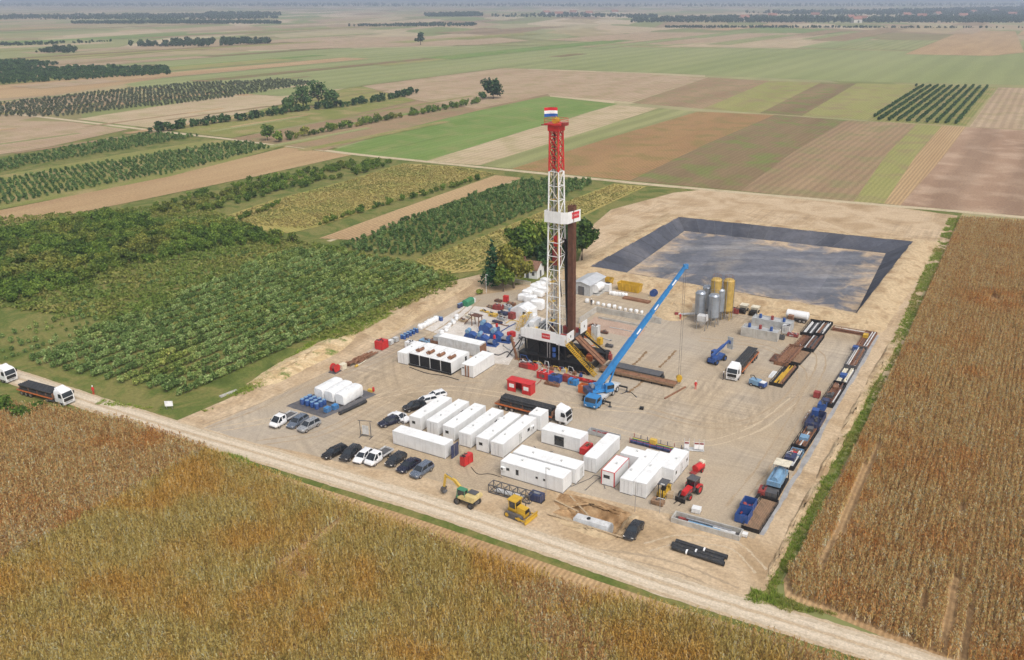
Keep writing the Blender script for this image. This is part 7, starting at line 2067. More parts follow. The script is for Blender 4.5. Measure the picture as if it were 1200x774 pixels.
# forklift beside the cabins
fz = heading((786, 586), (774, 572)); fk = thing('forklift', 'yellow forklift under a grey canopy squeezed against the long white cabins', 'forklift', at(777, 582), RA + math.pi)
MB().box(-1.5, 1.1, -.65, .65, .35, 1.2).build('body', YELLOW, fk); MB().box(-1.7, -1.1, -.65, .65, .4, 1.5).build('counterweight', YELLOW, fk)
for x in (-.9, .7):
    for s in (-1, 1):
        MB().bar((x, s * .6, 1.2), (x * .9, s * .58, 2.5), .08).build('pillar', BLACK, fk)
        wheel(fk, (x * 1.1, s * .6, .38), .38, .28, YELLOW)
MB().box(-1.1, .9, -.72, .72, 2.5, 2.62).build('canopy', DGREY, fk)
MB().box(-.5, .2, -.3, .3, 1.2, 1.7).build('driver_seat', BLACK, fk)
for s in (-.35, .35):
    MB().bar((1.25, s, .1), (1.25, s, 2.9), .12).build('mast_rail', BLACK, fk); MB().box(1.3, 2.4, s - .07, s + .07, .08, .14).build('fork', DGREY, fk)
skid_box('timber_crate', 'brown timber crate in front of the yellow forklift', 'crate', 771, 591, (1.9, 1.2, .7), WOODP, RB)
skid_box('carton', 'pale crate beside the yellow forklift', 'crate', 785, 583, (1.0, 1.0, .8), PLANKM, RB + .3)
# red tank trailer, blue compressor
rt = thing('tank_trailer', 'small red tank trailer near the tractor', 'trailer', at(818, 553), heading((811, 556), (825, 547)))
MB().cyl((-1.1, 0, .95), (.9, 0, .95), .62, 14).build('tank', RED, rt, 40); MB().box(-1.3, 1.8, -.5, .5, .3, .45).build('chassis', DRED, rt)
for s in (-1, 1):
    wheel(rt, (-.2, s * .65, .33), .33, .2, RED)
MB().box(-1.35, -.6, -.45, .45, 1.0, 1.75).build('pump_box', CREAM, rt)
cpz = RB - .2; cp = thing('compressor_unit', 'blue and white compressor unit standing alone on the pad', 'compressor', at(888, 453), cpz)
MB().box(-1.7, .4, -.75, .75, .45, 1.4).build('housing', PBLUE, cp); MB().box(.45, 1.7, -.7, .7, .45, 1.2).build('housing', BLUE, cp)
MB().box(.55, 1.6, -.6, .6, 1.202, 1.3).build('cover', WHITE, cp); MB().box(-1.8, 1.8, -.6, .6, .3, .44).build('frame', DGREY, cp)
for x in (-1.1, 1.1):
    for s in (-1, 1):
        wheel(cp, (x, s * .8, .34), .34, .24)
MB().tube([(-1.6, 0, 1.4), (-1.9, .2, 1.9), (-1.2, .3, 2.0), (-.4, 0, 1.4)], .08, 6).build('hose', BLACK, cp)
for (px, py, lb_) in ((871, 366, 'left of two small cream dumpers beside the silos'), (884, 368.5, 'right of two small cream dumpers beside the silos')):
    t = thing('site_dumper', lb_, 'dumper', at(px, py), RA + math.pi, 'cream site dumpers')
    MB().quad_strip([[(-1.4, -.7, .7), (.2, -.7, .7), (.2, .7, .7), (-1.4, .7, .7)], [(-1.6, -1.0, 1.9), (.5, -1.0, 1.9), (.5, 1.0, 1.9), (-1.6, 1.0, 1.9)]]).build('tub', CREAM, t)
    MB().box(.4, 1.9, -.7, .7, .5, 1.3).build('engine_cover', BLACK, t)
    for x in (-.8, 1.3):
        for s in (-1, 1):
            wheel(t, (x, s * .85, .5), .5, .35)
skid_box('tool_box', 'dull red box left of the cream dumpers', 'box', 860, 367, (2.6, 1.4, 1.2), DRED)
# workers
worker(815, 456, -1.5, 'person in red overalls and white helmet standing on the open pad')
worker(847.5, 445, 2.8, 'person in dark clothes beside the pipe truck cab', DARKW)
worker(797, 375, -2.4, 'person in red beside the screw conveyor')

# ================================================================== TANK BUND AT THE LEFT
bund = [(340, 476), (380, 488.5), (437, 463), (398, 451)]
bp_ = P2(bund)
mb = MB(); rg = []
for d, z in ((.5, 0.02), (.15, .28), (-.35, .30), (-.8, .05)):
    rg.append([(x + rr(.06), y + rr(.06), z + rr(.02)) for x, y in ring(offset_poly(bp_, d), 10)])
mb.quad_strip(rg, caps=False); mb.f.append(tuple(range(len(mb.v) - len(rg[-1]), len(mb.v))))
bo = thing('tank_bund', 'dark grey plastic-lined bund under the white tanks', 'bund', (0, 0, .02)); mb.build('liner', MATT, bo, 40)
rl_ = thing('liner_roll', 'long black roll of liner along the right edge of the bund', 'roll', at(398, 487), heading((434, 470), (398, 487)))
MB().cyl((0, 0, .4), (6.6, 0, .4), .38, 12).build('roll', BLACKPIPE, rl_, 40); MB().cyl((-.05, 0, .4), (6.65, 0, .4), .1, 8).build('core', WOODP, rl_)
for i, ((px, py), L, lb_) in enumerate([((374, 469), 6.0, 'white plastic tank at the left of the three in the bund'), ((386, 472.5), 5.8, 'white plastic tank in the middle of the three in the bund'), ((398.5, 476), 5.6, 'white plastic tank at the right of the three in the bund')]):
    t = thing('storage_tank', lb_, 'tank', at(px, py), RA, 'white tanks in the bund')
    rows = []
    for x, k in ((0, .86), (.25, 1), (L - .25, 1), (L, .86)):
        rows.append([(x, 1.18 * k * a, .28 + (b_ * .5 + .5) * 2.35 * k + (1 - k)) for a, b_ in ((-.86, -1), (.86, -1), (1, -.8), (1, .6), (.82, .9), (.4, 1.0), (-.4, 1.0), (-.82, .9), (-1, .6), (-1, -.8))])
    MB().quad_strip(rows).build('vessel', TARP, t, 35)
    for x in (.5, L / 2, L - .5):
        MB().box(x - .12, x + .12, -1.1, 1.1, .06, .4).build('cradle', GREY, t)
    MB().cyl((L * .4, 0, 2.55), (L * .4, 0, 2.78), .25, 12).build('hatch', POLY, t)
drums = []
for i in range(4):
    drum_row(355 + i * 5.6, 474 + i * 1.8, 3, 'blue plastic drum standing before the white tanks', BLUE, 'blue drums in the bund', .46, 1.2, RA, .98)
for px, py, lb_ in ((384, 484, 'bright blue tote at the near corner of the bund'), (393, 481, 'bright blue tote beside the near corner one'), (412, 470, 'blue tote under the right white tank')):
    ibc(px, py, lb_, 'blue totes in the bund', CBLUE if px < 395 else BLUE, RA, .08)
skid_box('valve_box', 'small red box among the blue totes', 'box', 404, 475, (.8, .7, .9), DRED, RA)
fx = thing('fire_extinguisher', 'red and yellow wheeled extinguisher at the right corner of the bund', 'extinguisher', at(438, 460.5), RB)
MB().cyl((0, 0, .35), (0, 0, 1.2), .22, 12).build('cylinder', RED, fx, 40); MB().box(-1.3, -.3, -.35, .35, 0, .6).build('cover', YELLOWP, fx)
# sign frame
sf = thing('sign_frame', 'tall steel frame holding notice boards beside the cars', 'sign', at(429, 512.5), RB + .2)
for s in (-1.05, 1.05):
    MB().bar((s, 0, 0), (s, 0, 3.2), .09).bar((s, -.7, .05), (s, .7, .05), .12).build('post', DGREY, sf)
MB().bar((-1.4, 0, 3.2), (1.4, 0, 3.4), .09).build('top_rail', DGREY, sf); MB().bar((-1.05, 0, .35), (1.05, 0, .35), .1).build('bottom_rail', DGREY, sf)
MB().box(-.6, .6, -.05, .05, .6, 2.3).build('notice_board', LGREY, sf)
for px, py, lb_, w_ in ((199, 480, 'small white notice board at the road bend', 1.5),):
    t = thing('notice_sign', lb_, 'sign', at(px, py), .1)
    MB().bar((-.5, 0, 0), (-.5, 0, 1.6), .07).bar((.5, 0, 0), (.5, 0, 1.6), .07).build('post', STEEL, t); MB().box(-w_ / 2, w_ / 2, -.06, -.036, .7, 1.8).build('board', FL_W, t)
sb = thing('concrete_beam', 'pale concrete beam lying on the weeds by the sand bank', 'beam', at(268, 462), heading((277, 458), (259, 465)))
MB().box(-1.9, 1.9, -.35, .35, 0, .28).build('block', CONC, sb); MB().box(-1.6, -1.4, -.1, .1, .282, .34).build('lifting_eye', STEEL, sb)

# ================================================================== LEFT EDGE OF THE PAD
skid_box('red_container', 'bright red open box at the near end of the left storage row', 'container', 447.5, 408.5, (2.2, 2.0, 1.9), RED, RA)
for i, (px, py) in enumerate(((458, 404), (464, 401))):
    ibc(px, py, ('white tote next to the bright red box', 'grey-white tote beside the blue drums of the left row')[i], 'totes along the left edge', POLY if i == 0 else LGREY, RA)
for i in range(5):
    drum_row(471 + i * 3.7, 397 - i * 1.9, 2, 'blue drum in the storage row at the left edge of the pad', BLUE, 'blue drums along the left edge', .36, 1.0, RB, .75)
for i in range(6):
    big_bag(493 + i * 3.6, 386 - i * 1.9, 'white bulk bag of the left storage row, ' + ORD[i] + ' from the blue drums', 'white bags along the left edge', random.uniform(1.0, 1.3))
drum_row(514, 375.5, 2, 'blue drum at the far end of the left storage row', BLUE, 'end drums of the left row', .4, 1.0, RB, .8)
for i in range(10):
    big_bag(518 + (i % 5) * 4.2 + rr(1), 394 - (i % 5) * 4.6 - (i // 5) * 2.6, 'pale sack stacked on the slab behind the grey container', 'pale sacks on the slab', random.uniform(.7, 1.0))
gt = thing('green_container', 'green covered container lying at the pad edge below the evergreen', 'container', at(548, 357.5), heading((554, 352), (540, 360)))
MB().prism([(-.9, 0), (.9, 0), (.9, 1.2), (.4, 1.6), (-.4, 1.6), (-.9, 1.2)], -1.4, 1.9, 'x').build('body', GREEN, gt); MB().box(1.95, 2.8, -.7, .7, 0, 1.1).build('end_box', POLY, gt)
drum_row(538, 361, 2, 'dark drum in front of the green container', DBLUE, 'dark drums by the green container', .45, 1.1, RA, .95)
rm = thing('cable_winch', 'red winch drum machine at the near end of the scrap steel', 'winch', at(393, 436), RA)
for y in (-.6, .6):
    MB().cyl((0, y - .06, .95), (0, y + .06, .95), .9, 16).build('flange', RED, rm)
MB().cyl((0, -.53, .95), (0, .53, .95), .5, 14).build('coil', DRED, rm); MB().box(-1.1, 1.1, -.9, .9, 0, .2).build('base', DGREY, rm)
skid_box('white_panel_box', 'small white box beside the red winch drum', 'box', 402, 433.5, (1.4, 1.0, 1.3), CREAM, RA)
rh = thing('scrap_steel', 'long heap of rusty scrap steel beside the sand bank', 'scrap', at(421, 424), RA)
m = MB()
for i in range(26):
    x = random.uniform(-2.6, 3.6); m.cbox((x, rr(.7), .2 + abs(rr(.7))), (random.uniform(.8, 2.4), random.uniform(.1, .6), random.uniform(.08, .4)), rr(.4), rr(.3))
m.build('pieces', RUST, rh)
for i in range(4):
    MB().cyl((-1.0 + rr(.4), -.9 + i * .5, .3 + rr(.1)), (5.2 + rr(.4), -.7 + i * .45, .45), .12, 8).build('bar', RUST, rh)
MB().cyl((-3.0, .2, .5), (-3.0, .9, .5), .5, 12).build('wheel_hub', RUST, rh)
yp = thing('pipe_fitting', 'yellow-tipped pale pipe beside the scrap steel', 'pipe', at(419, 429.5), heading((434, 420), (419, 429.5)))
MB().cyl((0, 0, .15), (3.6, 0, .15), .1, 8).build('pipe', CREAM, yp); MB().cyl((-.7, 0, .25), (0, 0, .25), .25, 10).build('coupling', YELLOWP, yp)

# ================================================================== PIPE TRAYS ALONG THE RIGHT
def tray2(label, near, far, **kw):
    L = round((at(*far) - at(*near)).length, 2)
    kw.setdefault('rz', heading(far, near)); return tray(label, near, L, **kw)
GT = 'trays along the right edge'
tray2('open steel tray with brown plank floor at the near right corner', (879, 623), (902, 588), W=2.6, H=.7, mat=BLACK, planks=True, group=GT)
tray2('open tray of brown pipes behind the canopied machine', (921, 550), (935, 528), W=2.4, H=.9, mat=BLACK, load=BROWNP, nload=14, group=GT)
tray2('open tray of rusty tubes short of the navy skid', (936, 527), (952, 503), W=2.4, H=.9, mat=BLACK, load=RUST, nload=14, lr=.12, group=GT)
tray2('open tray of mixed pipes past the navy skid', (968, 477), (984, 452), W=2.4, H=.9, mat=BLACK, load=BROWNP, nload=16, group=GT)
tray2('open tray with pale cross boards halfway along the right edge', (985, 450), (995, 434), W=2.4, mat=DGREY, load=CREAM, nload=5, lr=.14, group=GT)
tray2('open tray of rusty pipes beside the blue box on the right edge', (996, 432), (1009, 410), W=2.5, H=.8, mat=DGREY, load=RUST, nload=14, group=GT)
tray2('open tray at the far end of the right edge', (1010, 408), (1021, 391), W=2.5, mat=RUST, load=BROWNP, nload=12, group=GT)
skid_box('blue_box', 'small blue box standing between the far right trays', 'box', 1002, 411, (1.2, 1.0, 1.0), BLUE, RA)
skid_box('navy_skid', 'navy open steel skid along the right edge', 'skid', 955, 497, (6.0, 2.5, 1.4), DBLUE, RA, open_top=True, fill=(DGREY, 10))
skid_box('blue_box', 'blue box on the pad just past the navy skid', 'box', 963, 480, (1.6, 1.4, 1.3), BLUE, RA)
skid_box('blue_box', 'second blue box close behind the navy skid', 'box', 967, 474, (1.4, 1.2, 1.0), DBLUE, RA)
skid_box('goods_crate', 'open crate of blue and red parts behind the canopied machine', 'crate', 933, 534, (2.2, 2.0, .9), PBLUE, RA, open_top=True, fill=(RED, 12))
skid_box('stone_pot', 'round-looking brown bucket bin beside the right trays', 'bin', 957, 466, (1.1, 1.1, 1.2), DRED, RA)
wr_ = thing('warning_boards', 'leaning red and white striped boards beside the navy skid', 'boards', at(944, 492), RA)
for i in range(6):
    b_ = MB().cbox((-1.6 + i * .75, 0, .5), (.6, .06, 1.0), 0, 0, .3).build('board', FL_W if i % 2 else DRED, wr_)
for px, py, sz, mt, lb_ in [(926, 541, (2.0, 1.6, 1.0), DBLUE, 'navy crate beside the crate of blue and red parts'), (942, 518, (1.4, 1.4, .9), PBLUE, 'pale blue box on the tubes tray side of the right edge'), (949, 508, (1.2, 1.0, .9), DGREY, 'dark box just before the navy skid'), (972, 468, (1.6, 1.2, 1.0), DGREY, 'dark box at the start of the mixed pipe tray'), (979, 458, (1.4, 1.0, .8), RUST, 'rusty box halfway along the mixed pipe tray'), (988, 444, (1.4, 1.2, .8), BLUE, 'blue box at the pale cross boards'), (915, 556, (1.6, 1.2, 1.2), DGREY, 'dark pump box right behind the canopied machine'), (893, 580, (2.0, 1.0, .9), DRED, 'dull red frame left of the canopied machine'), (928, 537.5, (1.0, .9, .9), RED, 'small red box behind the canopied machine'), (1014, 397, (1.4, 1.0, .8), YELLOW, 'yellow box at the far right corner of the racks'), (955, 488, (1.4, 1.2, 1.2), BLUE, 'blue box standing at the navy skid')]:
    skid_box('goods_box', lb_, 'box', px, py, sz, mt, RA + rr(.1), z=.2)
# canopied machine
cm = thing('canopied_pump', 'pale blue machine under a cream canopy on a dark steel frame', 'pump unit', at(909, 572), RA)
MB().box(-3.6, 3.4, -1.25, 1.25, 0, .3).build('skid', BLACK, cm)
for x in (-3.4, -1.2, 1.0, 3.2):
    for s in (-1, 1):
        MB().bar((x, s * 1.15, .3), (x, s * 1.15, 1.5), .14).build('post', BLACK, cm)
MB().box(-1.9, 3.0, -1.1, 1.1, 1.3, 2.1).build('housing', PBLUE, cm)
MB().cyl((-1.6, 0, 2.2), (2.4, 0, 2.2), .6, 14).build('drum', PBLUE, cm, 40)
MB().box(-3.5, -1.9, -1.0, 1.0, .3, 1.0).build('engine', DGREY, cm)
cn = MB().box(1.2, 3.4, -1.5, 1.1, 3.5, 3.6).build('canopy', CREAM, cm)
for x, y in ((1.3, -1.0), (3.2, -1.0), (1.3, 1.0), (3.2, 1.0)):
    MB().bar((x, y, 2.1), (x, y, 3.5), .08).build('canopy_post', STEEL, cm)
MB().bar((-3.6, 1.4, .9), (-5.6, 1.9, .1), .5, .1).build('ramp', BLACK, cm)
for px, py, lb_ in ((871, 609, 'blue open bin at the near right corner, nearer the concrete tray'), (876.5, 597, 'blue open bin behind the first one at the near right corner')):
    skid_box('blue_bin', lb_, 'bin', px, py, (2.5, 1.9, 1.5), BLUE, RA, open_top=True, fill=(DRED, 8), group='blue bins at the right corner')
GI = 'inner rack trays'
tray2('open black tray of yellow pipes at the near end of the inner rack', (909, 453), (928, 430), W=2.6, H=.8, mat=BLACK, load=YELLOW, nload=9, lr=.13, group=GI)
tray2('open rust-brown tray full of pipes left in the inner rack', (915, 429), (933, 409), W=3.0, H=.9, mat=RUST, load=RUST, nload=22, lr=.11, group=GI)
tray2('open tray with plank floor right in the inner rack', (931, 427), (944, 413), W=2.3, mat=BLACK, planks=True, group=GI)
tray2('open tray of brown pipes midway in the inner rack', (946, 412), (959, 395), W=2.6, H=.8, mat=BLACK, load=BROWNP, nload=14, group=GI)
tray2('open tray of rails left of midway in the inner rack', (934, 408), (945, 396), W=1.8, mat=RUST, load=BROWNP, nload=6, group=GI)
tray2('open black tray with pale sheet floor at the far left of the inner rack', (945, 394), (957, 379), W=2.8, H=.9, mat=BLACK, load=LGREY, nload=7, lr=.16, group=GI)
tray2('open black tray of rusty pipes at the far right of the inner rack', (959, 394), (970, 380), W=2.2, H=.8, mat=BLACK, load=RUST, nload=10, group=GI)
tray2('open rusty rack lying crosswise along the far edge of the pad', (976, 386), (1020, 394), W=2.0, H=.6, mat=RUST, load=BROWNP, nload=8, rz=RB, group=GI)
bx = thing('white_board', 'white board lying beside the yellow pipes', 'board', at(903, 443), heading((911, 433), (903, 443)))
MB().box(-.2, 3.2, -.45, .45, 0, .3).build('board', FL_W, bx); MB().box(0, 3.0, -.3, .3, .302, .34).build('batten', LGREY, bx)
skid_box('rail_stack', 'low stack of rusty rails left of the rust-brown tray', 'rails', 909, 421, (4.0, 1.6, .35), BROWNP, RA)
# concrete tanks and white tank near the pit
def open_tank(px, py, L, W, H, mat, label):
    t = thing('settling_tank', label, 'tank', at(px, py), RB)
    MB().box(-L / 2, L / 2, -W / 2, W / 2, .05, .15).build('floor', mat, t)
    for y in (-W / 2 + .06, W / 2 - .06):
        MB().box(-L / 2, L / 2, y - .06, y + .06, .152, H).build('long_wall', mat, t)
    for x in (-L / 2 + .06, L / 2 - .06):
        MB().box(x - .06, x + .06, -W / 2 + .122, W / 2 - .122, .152, H).build('end_wall', mat, t)
    MB().box(-L / 2 + .14, L / 2 - .14, -W / 2 + .14, W / 2 - .14, H - .35, H - .25).build('grating', GREY, t)
    for i in range(3):
        x = -L * .32 + i * L * .3
        MB().cyl((x, 0, H - .2), (x, 0, H + .7), .35, 10).cyl((x, -.5, H + .1), (x, .5, H + .1), .25, 8).build('agitator_motor', BLUE if i != 1 else DRED, t, 40)
    return t
open_tank(891, 395, 8.6, 3.0, 2.2, CONC, 'pale concrete-coloured open tank with blue motors on the pad')
open_tank(905, 384, 9.5, 2.8, 2.2, GREY, 'grey open tank with blue motors behind the pale one')
skid_box('pump_stand', 'grey control cabinet at the right end of the grey tank', 'cabinet', 921, 391, (1.6, 1.4, 2.0), LGREY)
skid_box('red_chest', 'dull red chest right of the pale tank', 'chest', 929, 394.5, (2.4, 1.2, .7), DRED)
skid_box('pump_stand', 'dark pump unit at the right end of the pale tank', 'pump', 914, 397.5, (2.0, 1.2, .9), DGREY)
skid_box('rust_stand', 'orange-brown frame between grey tank and white tank', 'frame', 926, 380, (1.2, 1.2, 2.2), RUST, open_top=False)
wt = thing('road_tank', 'white oval tank standing against the pit bank', 'tank', at(934, 376.5), RB)
rows = [[(x, 1.15 * k * math.cos(a), 1.7 + 1.0 * k * math.sin(a)) for a in [q * .4488 for q in range(14)]] for x, k in ((-2.7, .75), (-2.5, 1), (2.5, 1), (2.7, .75))]
MB().quad_strip(rows).build('vessel', WHITE, wt, 40)
for x in (.9, 1.9):
    for s in (-1, 1):
        wheel(wt, (x, s * .95, .48), .48, .3)
MB().box(-2.4, 2.4, -.8, .8, .5, .75).build('chassis', DGREY, wt); MB().bar((-2.2, .5, 0), (-2.2, .5, .6), .12).build('landing_leg', DGREY, wt)

# ================================================================== FOREGROUND GEAR
tb_ = thing('concrete_trough', 'long pale concrete trough holding pipes at the pad corner', 'trough', at(828, 619), RB + .02)
for y in (-.95, .95):
    for k in range(2):
        MB().box(-5.3 + k * 5.31, k * 5.31 - .01, y - .1, y + .1, 0, .85).build('long_wall', CONC, tb_)
for x in (-5.2, 5.2):
    MB().box(x - .1, x + .1, -.848, .848, 0, .85).build('end_wall', CONC, tb_)
MB().box(-5.09, 5.09, -.845, .845, .02, .1).build('floor', DGREY, tb_)
pt_ = thing('pipe_bundle', 'blue-grey and white pipes lying in the concrete trough', 'pipes', at(828, 619) + Vector((0, 0, .1)), RB + .02)
for i, (x0_, x1_, y, r_, mt) in enumerate(((-2.8, 2.2, -.3, .26, PBLUE), (-2.2, 1.8, .3, .28, DBLUE), (1.0, 4.4, -.05, .3, LGREY), (-4.5, -2.9, .2, .22, DRED), (-3.2, 3.8, .0, .14, STEEL))):
    MB().cyl((x0_, y, r_ + .01 + (.5 if i == 4 else 0)), (x1_, y, r_ + .01 + (.5 if i == 4 else 0)), r_, 12).build('pipe', mt, pt_, 40)
skid_box('white_cover', 'small white lidded box behind the concrete trough', 'box', 816, 600.5, (1.3, 1.0, .8), WHITE, RB + .1)
skid_box('meter_box', 'small white box at the foot of the plank tray', 'box', 872, 628.5, (.9, .7, .5), WHITE, RB)
bpz = RB - .02
t = thing('pipe_bundle', 'three big black pipes lying on the bare sand in front', 'pipes', at(818, 650), bpz)
me = cached('bigpipe', lambda: MB().cyl((-3.9, 0, 0), (3.9, 0, 0), .36, 18, caps=False).cyl((-3.88, 0, 0), (3.88, 0, 0), .31, 16, caps=False).mesh('pipe', BLACKPIPE, 40))
for x, y, z in ((.1, .95, .37), (-.1, .05, .37), (.25, -.72, .37)):
    put('pipe', me, t, loc=(x, y, z))
for x, y in ((-.3, .05), (.6, .95), (-1.4, -.72)):
    MB().cyl((x - .12, y, .37), (x + .12, y, .37), .372, 18, caps=False).build('band', FL_W, t)
tr_ = thing('steel_truss', 'dark steel truss section lying between the office cabin and bulldozer', 'truss', at(600, 582), RB + .02)
P8 = [(-.75, .1), (.75, .1), (.75, 1.5), (-.75, 1.5)]
for y, z in P8:
    MB().bar((-3.9, y, z), (3.6, y, z), .12).build('chord', DGREY, tr_)
for i in range(6):
    x = -3.9 + i * 1.5
    for a in range(4):
        y0_, z0_ = P8[a]; y1_, z1_ = P8[(a + 1) % 4]
        MB().bar((x, y0_, z0_), (x, y1_, z1_), .09).build('frame_bar', DGREY, tr_)
        if i < 5:
            MB().bar((x, y0_, z0_), (x + 1.5, y1_, z1_), .07).build('diagonal', DGREY, tr_)
MB().box(-3.0, 2.0, -.45, .45, .3, .5).build('inner_tray', LGREY, tr_)
eb = thing('engine_block', 'navy engine block at the right end of the steel truss', 'engine', at(629, 586.5), RB)
MB().box(-1.1, 1.1, -.7, .7, .2, 1.3).build('body', DBLUE, eb); MB().box(-1.2, 1.2, -.6, .6, 0, .2).build('skid', BLACK, eb); MB().cyl((-.6, 0, 1.3), (.6, 0, 1.3), .2, 10).build('manifold', STEEL, eb)
bt = thing('buried_tank', 'grey steel tank sitting in the excavation', 'tank', at(694, 613.5) + Vector((0, 0, -1.2)), RB + .02)
MB().prism([(-1.1, 0), (1.1, 0), (1.25, 1.0), (.75, 1.75), (-.75, 1.75), (-1.25, 1.0)], -2.8, 3.0, 'x').build('shell', GREY, bt)
MB().box(-2.6, 2.8, -.65, .65, 1.752, 1.82).build('top_plate', LGREY, bt); MB().cyl((-.6, 0, 1.8), (-.6, 0, 1.95), .3, 12).build('manhole', BLACK, bt)
for x in (-1.6, 0, 1.6):
    MB().bar((x, -1.27, 1.0), (x, -.78, 1.77), .08, .1).build('rib', GREY, bt)
for a, b_, lb_ in (((642, 604), (730, 632), 'long timber board along the road side of the excavation'), ((668, 583), (690, 607), 'timber plank leaning down toward the buried tank'), ((650, 588), (678, 602), 'timber plank at the left side of the excavation')):
    L = (at(*b_) - at(*a)).length; t = thing('timber_board', lb_, 'board', (at(*a) + at(*b_)) / 2 + Vector((0, 0, .25)), heading(b_, a))
    MB().box(-L / 2, L / 2, -.14, .14, 0, .09).build('plank', PLANKM, t)
    for q in (-.4, 0, .4):
        MB().bar((L * q, 0, -.4), (L * q, 0, -.002), .1).build('peg', PLANKM, t)
# red cabinet, racks behind cabins
skid_box('red_cabinet', 'upright red cabinet between the cabin rows', 'cabinet', 547, 544, (2.2, .9, 1.7), RED, RA - .1)
skid_box('red_skip', 'red machine between white cabins right of the doorway cabin', 'machine', 687, 530, (2.6, 1.2, 1.2), RED, RA)
pr = thing('pipe_rack', 'long rack of dark blue, yellow and green pipes behind the cabins', 'pipe rack', at(768, 524), RB)
MB().box(-4.6, 4.6, -.9, .9, .1, .25).build('frame', DBLUE, pr)
for i in range(7):
    MB().cyl((-4.4 + rr(.5), -.75 + i * .25, .36), (4.2 + rr(.4), -.75 + i * .25, .36), .11, 8).build('pipe', (DBLUE, BLUE, DRED, DBLUE, GREEN, YELLOWP, DGREY)[i], pr)
MB().cbox((-.5, .2, .9), (1.2, .8, .8)).build('pump', YELLOWP, pr)
for i in range(8):
    MB().bar((-4.5 + i * 1.28, -.95, .1), (-4.5 + i * 1.28, -.95, 1.1), .09).bar((-4.5 + i * 1.28, .95, .1), (-4.5 + i * 1.28, .95, 1.1), .09).build('post', DRED if i % 3 == 0 else DBLUE, pr)
skid_box('grey_trough', 'grey trough of fittings behind the endways container', 'trough', 708, 512, (6.0, 1.2, .9), GREY, RB, open_top=True, fill=(DRED, 16))
sr = thing('bottle_rack', 'white steel rack with red-topped panels on the open pad', 'rack', at(813, 527.5), RB + .35)
for i in range(5):
    MB().bar((-1.7 + i * .85, -.5, 0), (-1.7 + i * .85, -.5, 1.9), .07).bar((-1.7 + i * .85, .5, 0), (-1.7 + i * .85, .5, 1.9), .07).build('post', LGREY, sr)
MB().box(-1.8, 1.8, -.6, .6, .1, .22).build('base', LGREY, sr)
for x in (-1.28, .43, 1.28):
    p_ = MB().box(x - .38, x + .38, -.56, -.52, .5, 1.8).build('panel', FL_W, sr); MB().box(x - .36, x + .36, -.585, -.562, 1.45, 1.75).build('sign_strip', DRED, p_)

# ================================================================== HOSES, CABLES, LOOSE GEAR
def hose(label, pts, r, mat):
    L = smooth_line([at(x, y)[:2] for x, y in pts], 6); o_ = Vector((L[0].x, L[0].y, 0))
    t = thing('hose', label, 'hose', o_, 0)
    MB().tube([(p.x - o_.x, p.y - o_.y, r + .02) for p in L], r, 6).build('line', mat, t, 60)
    for q in (0, -1):
        MB().cyl((L[q].x - o_.x, L[q].y - o_.y, .0), (L[q].x - o_.x, L[q].y - o_.y, r * 2.6 + .05), r * 1.5, 8).build('coupling', STEEL, t)
for lb_, pts, r_, mt in [
    ('black cable running from the red cabinet to the office cabin', [(552, 548), (560, 556), (574, 556), (588, 560)], .05, BLACK), ('grey cable on the pad between the office cabins and the endways container', [(669, 571), (690, 562), (700, 558), (722, 574)], .05, DGREY),
    ('dark cable beside the red-framed cabin', [(686, 575), (696, 566), (704, 561), (709, 573)], .05, DGREY), ('grey hose crossing the slab from pumps to rig', [(590, 406), (600, 412), (606, 409), (612, 404)], .12, GREY),
    ('dark hose on the slab in front of the grey container', [(572, 413), (584, 417), (594, 413), (600, 417)], .12, DGREY), ('brown pipe run on the slab behind the blue pumps', [(566, 384), (580, 380), (596, 383)], .12, RUST), ('blue hose run between the pumps and the tent', [(586, 390), (596, 384), (604, 380)], .12, BLUE),
    ('yellow hose run near the yellow stairs', [(592, 380), (600, 376), (612, 379)], .1, YELLOWP), ('dark cable in front of the generators', [(480, 431), (500, 438), (520, 441), (538, 446)], .07, BLACK), ('red hose from the red shelter to the rig foot', [(628, 452), (634, 446), (632, 440)], .08, DRED), ('black hose beside the crane outrigger', [(728, 462), (738, 460), (746, 466)], .07, BLACK), ('grey pipe line along the basin', [(690, 392), (702, 396), (716, 400)], .12, GREY), ('orange hose before the wind wall on the right', [(684, 402), (692, 406), (700, 404)], .1, ORANGE), ('dark cable beside the doorway cabin', [(626, 524), (634, 530), (648, 530)], .05, BLACK)]:
    hose(lb_, pts, r_, mt)
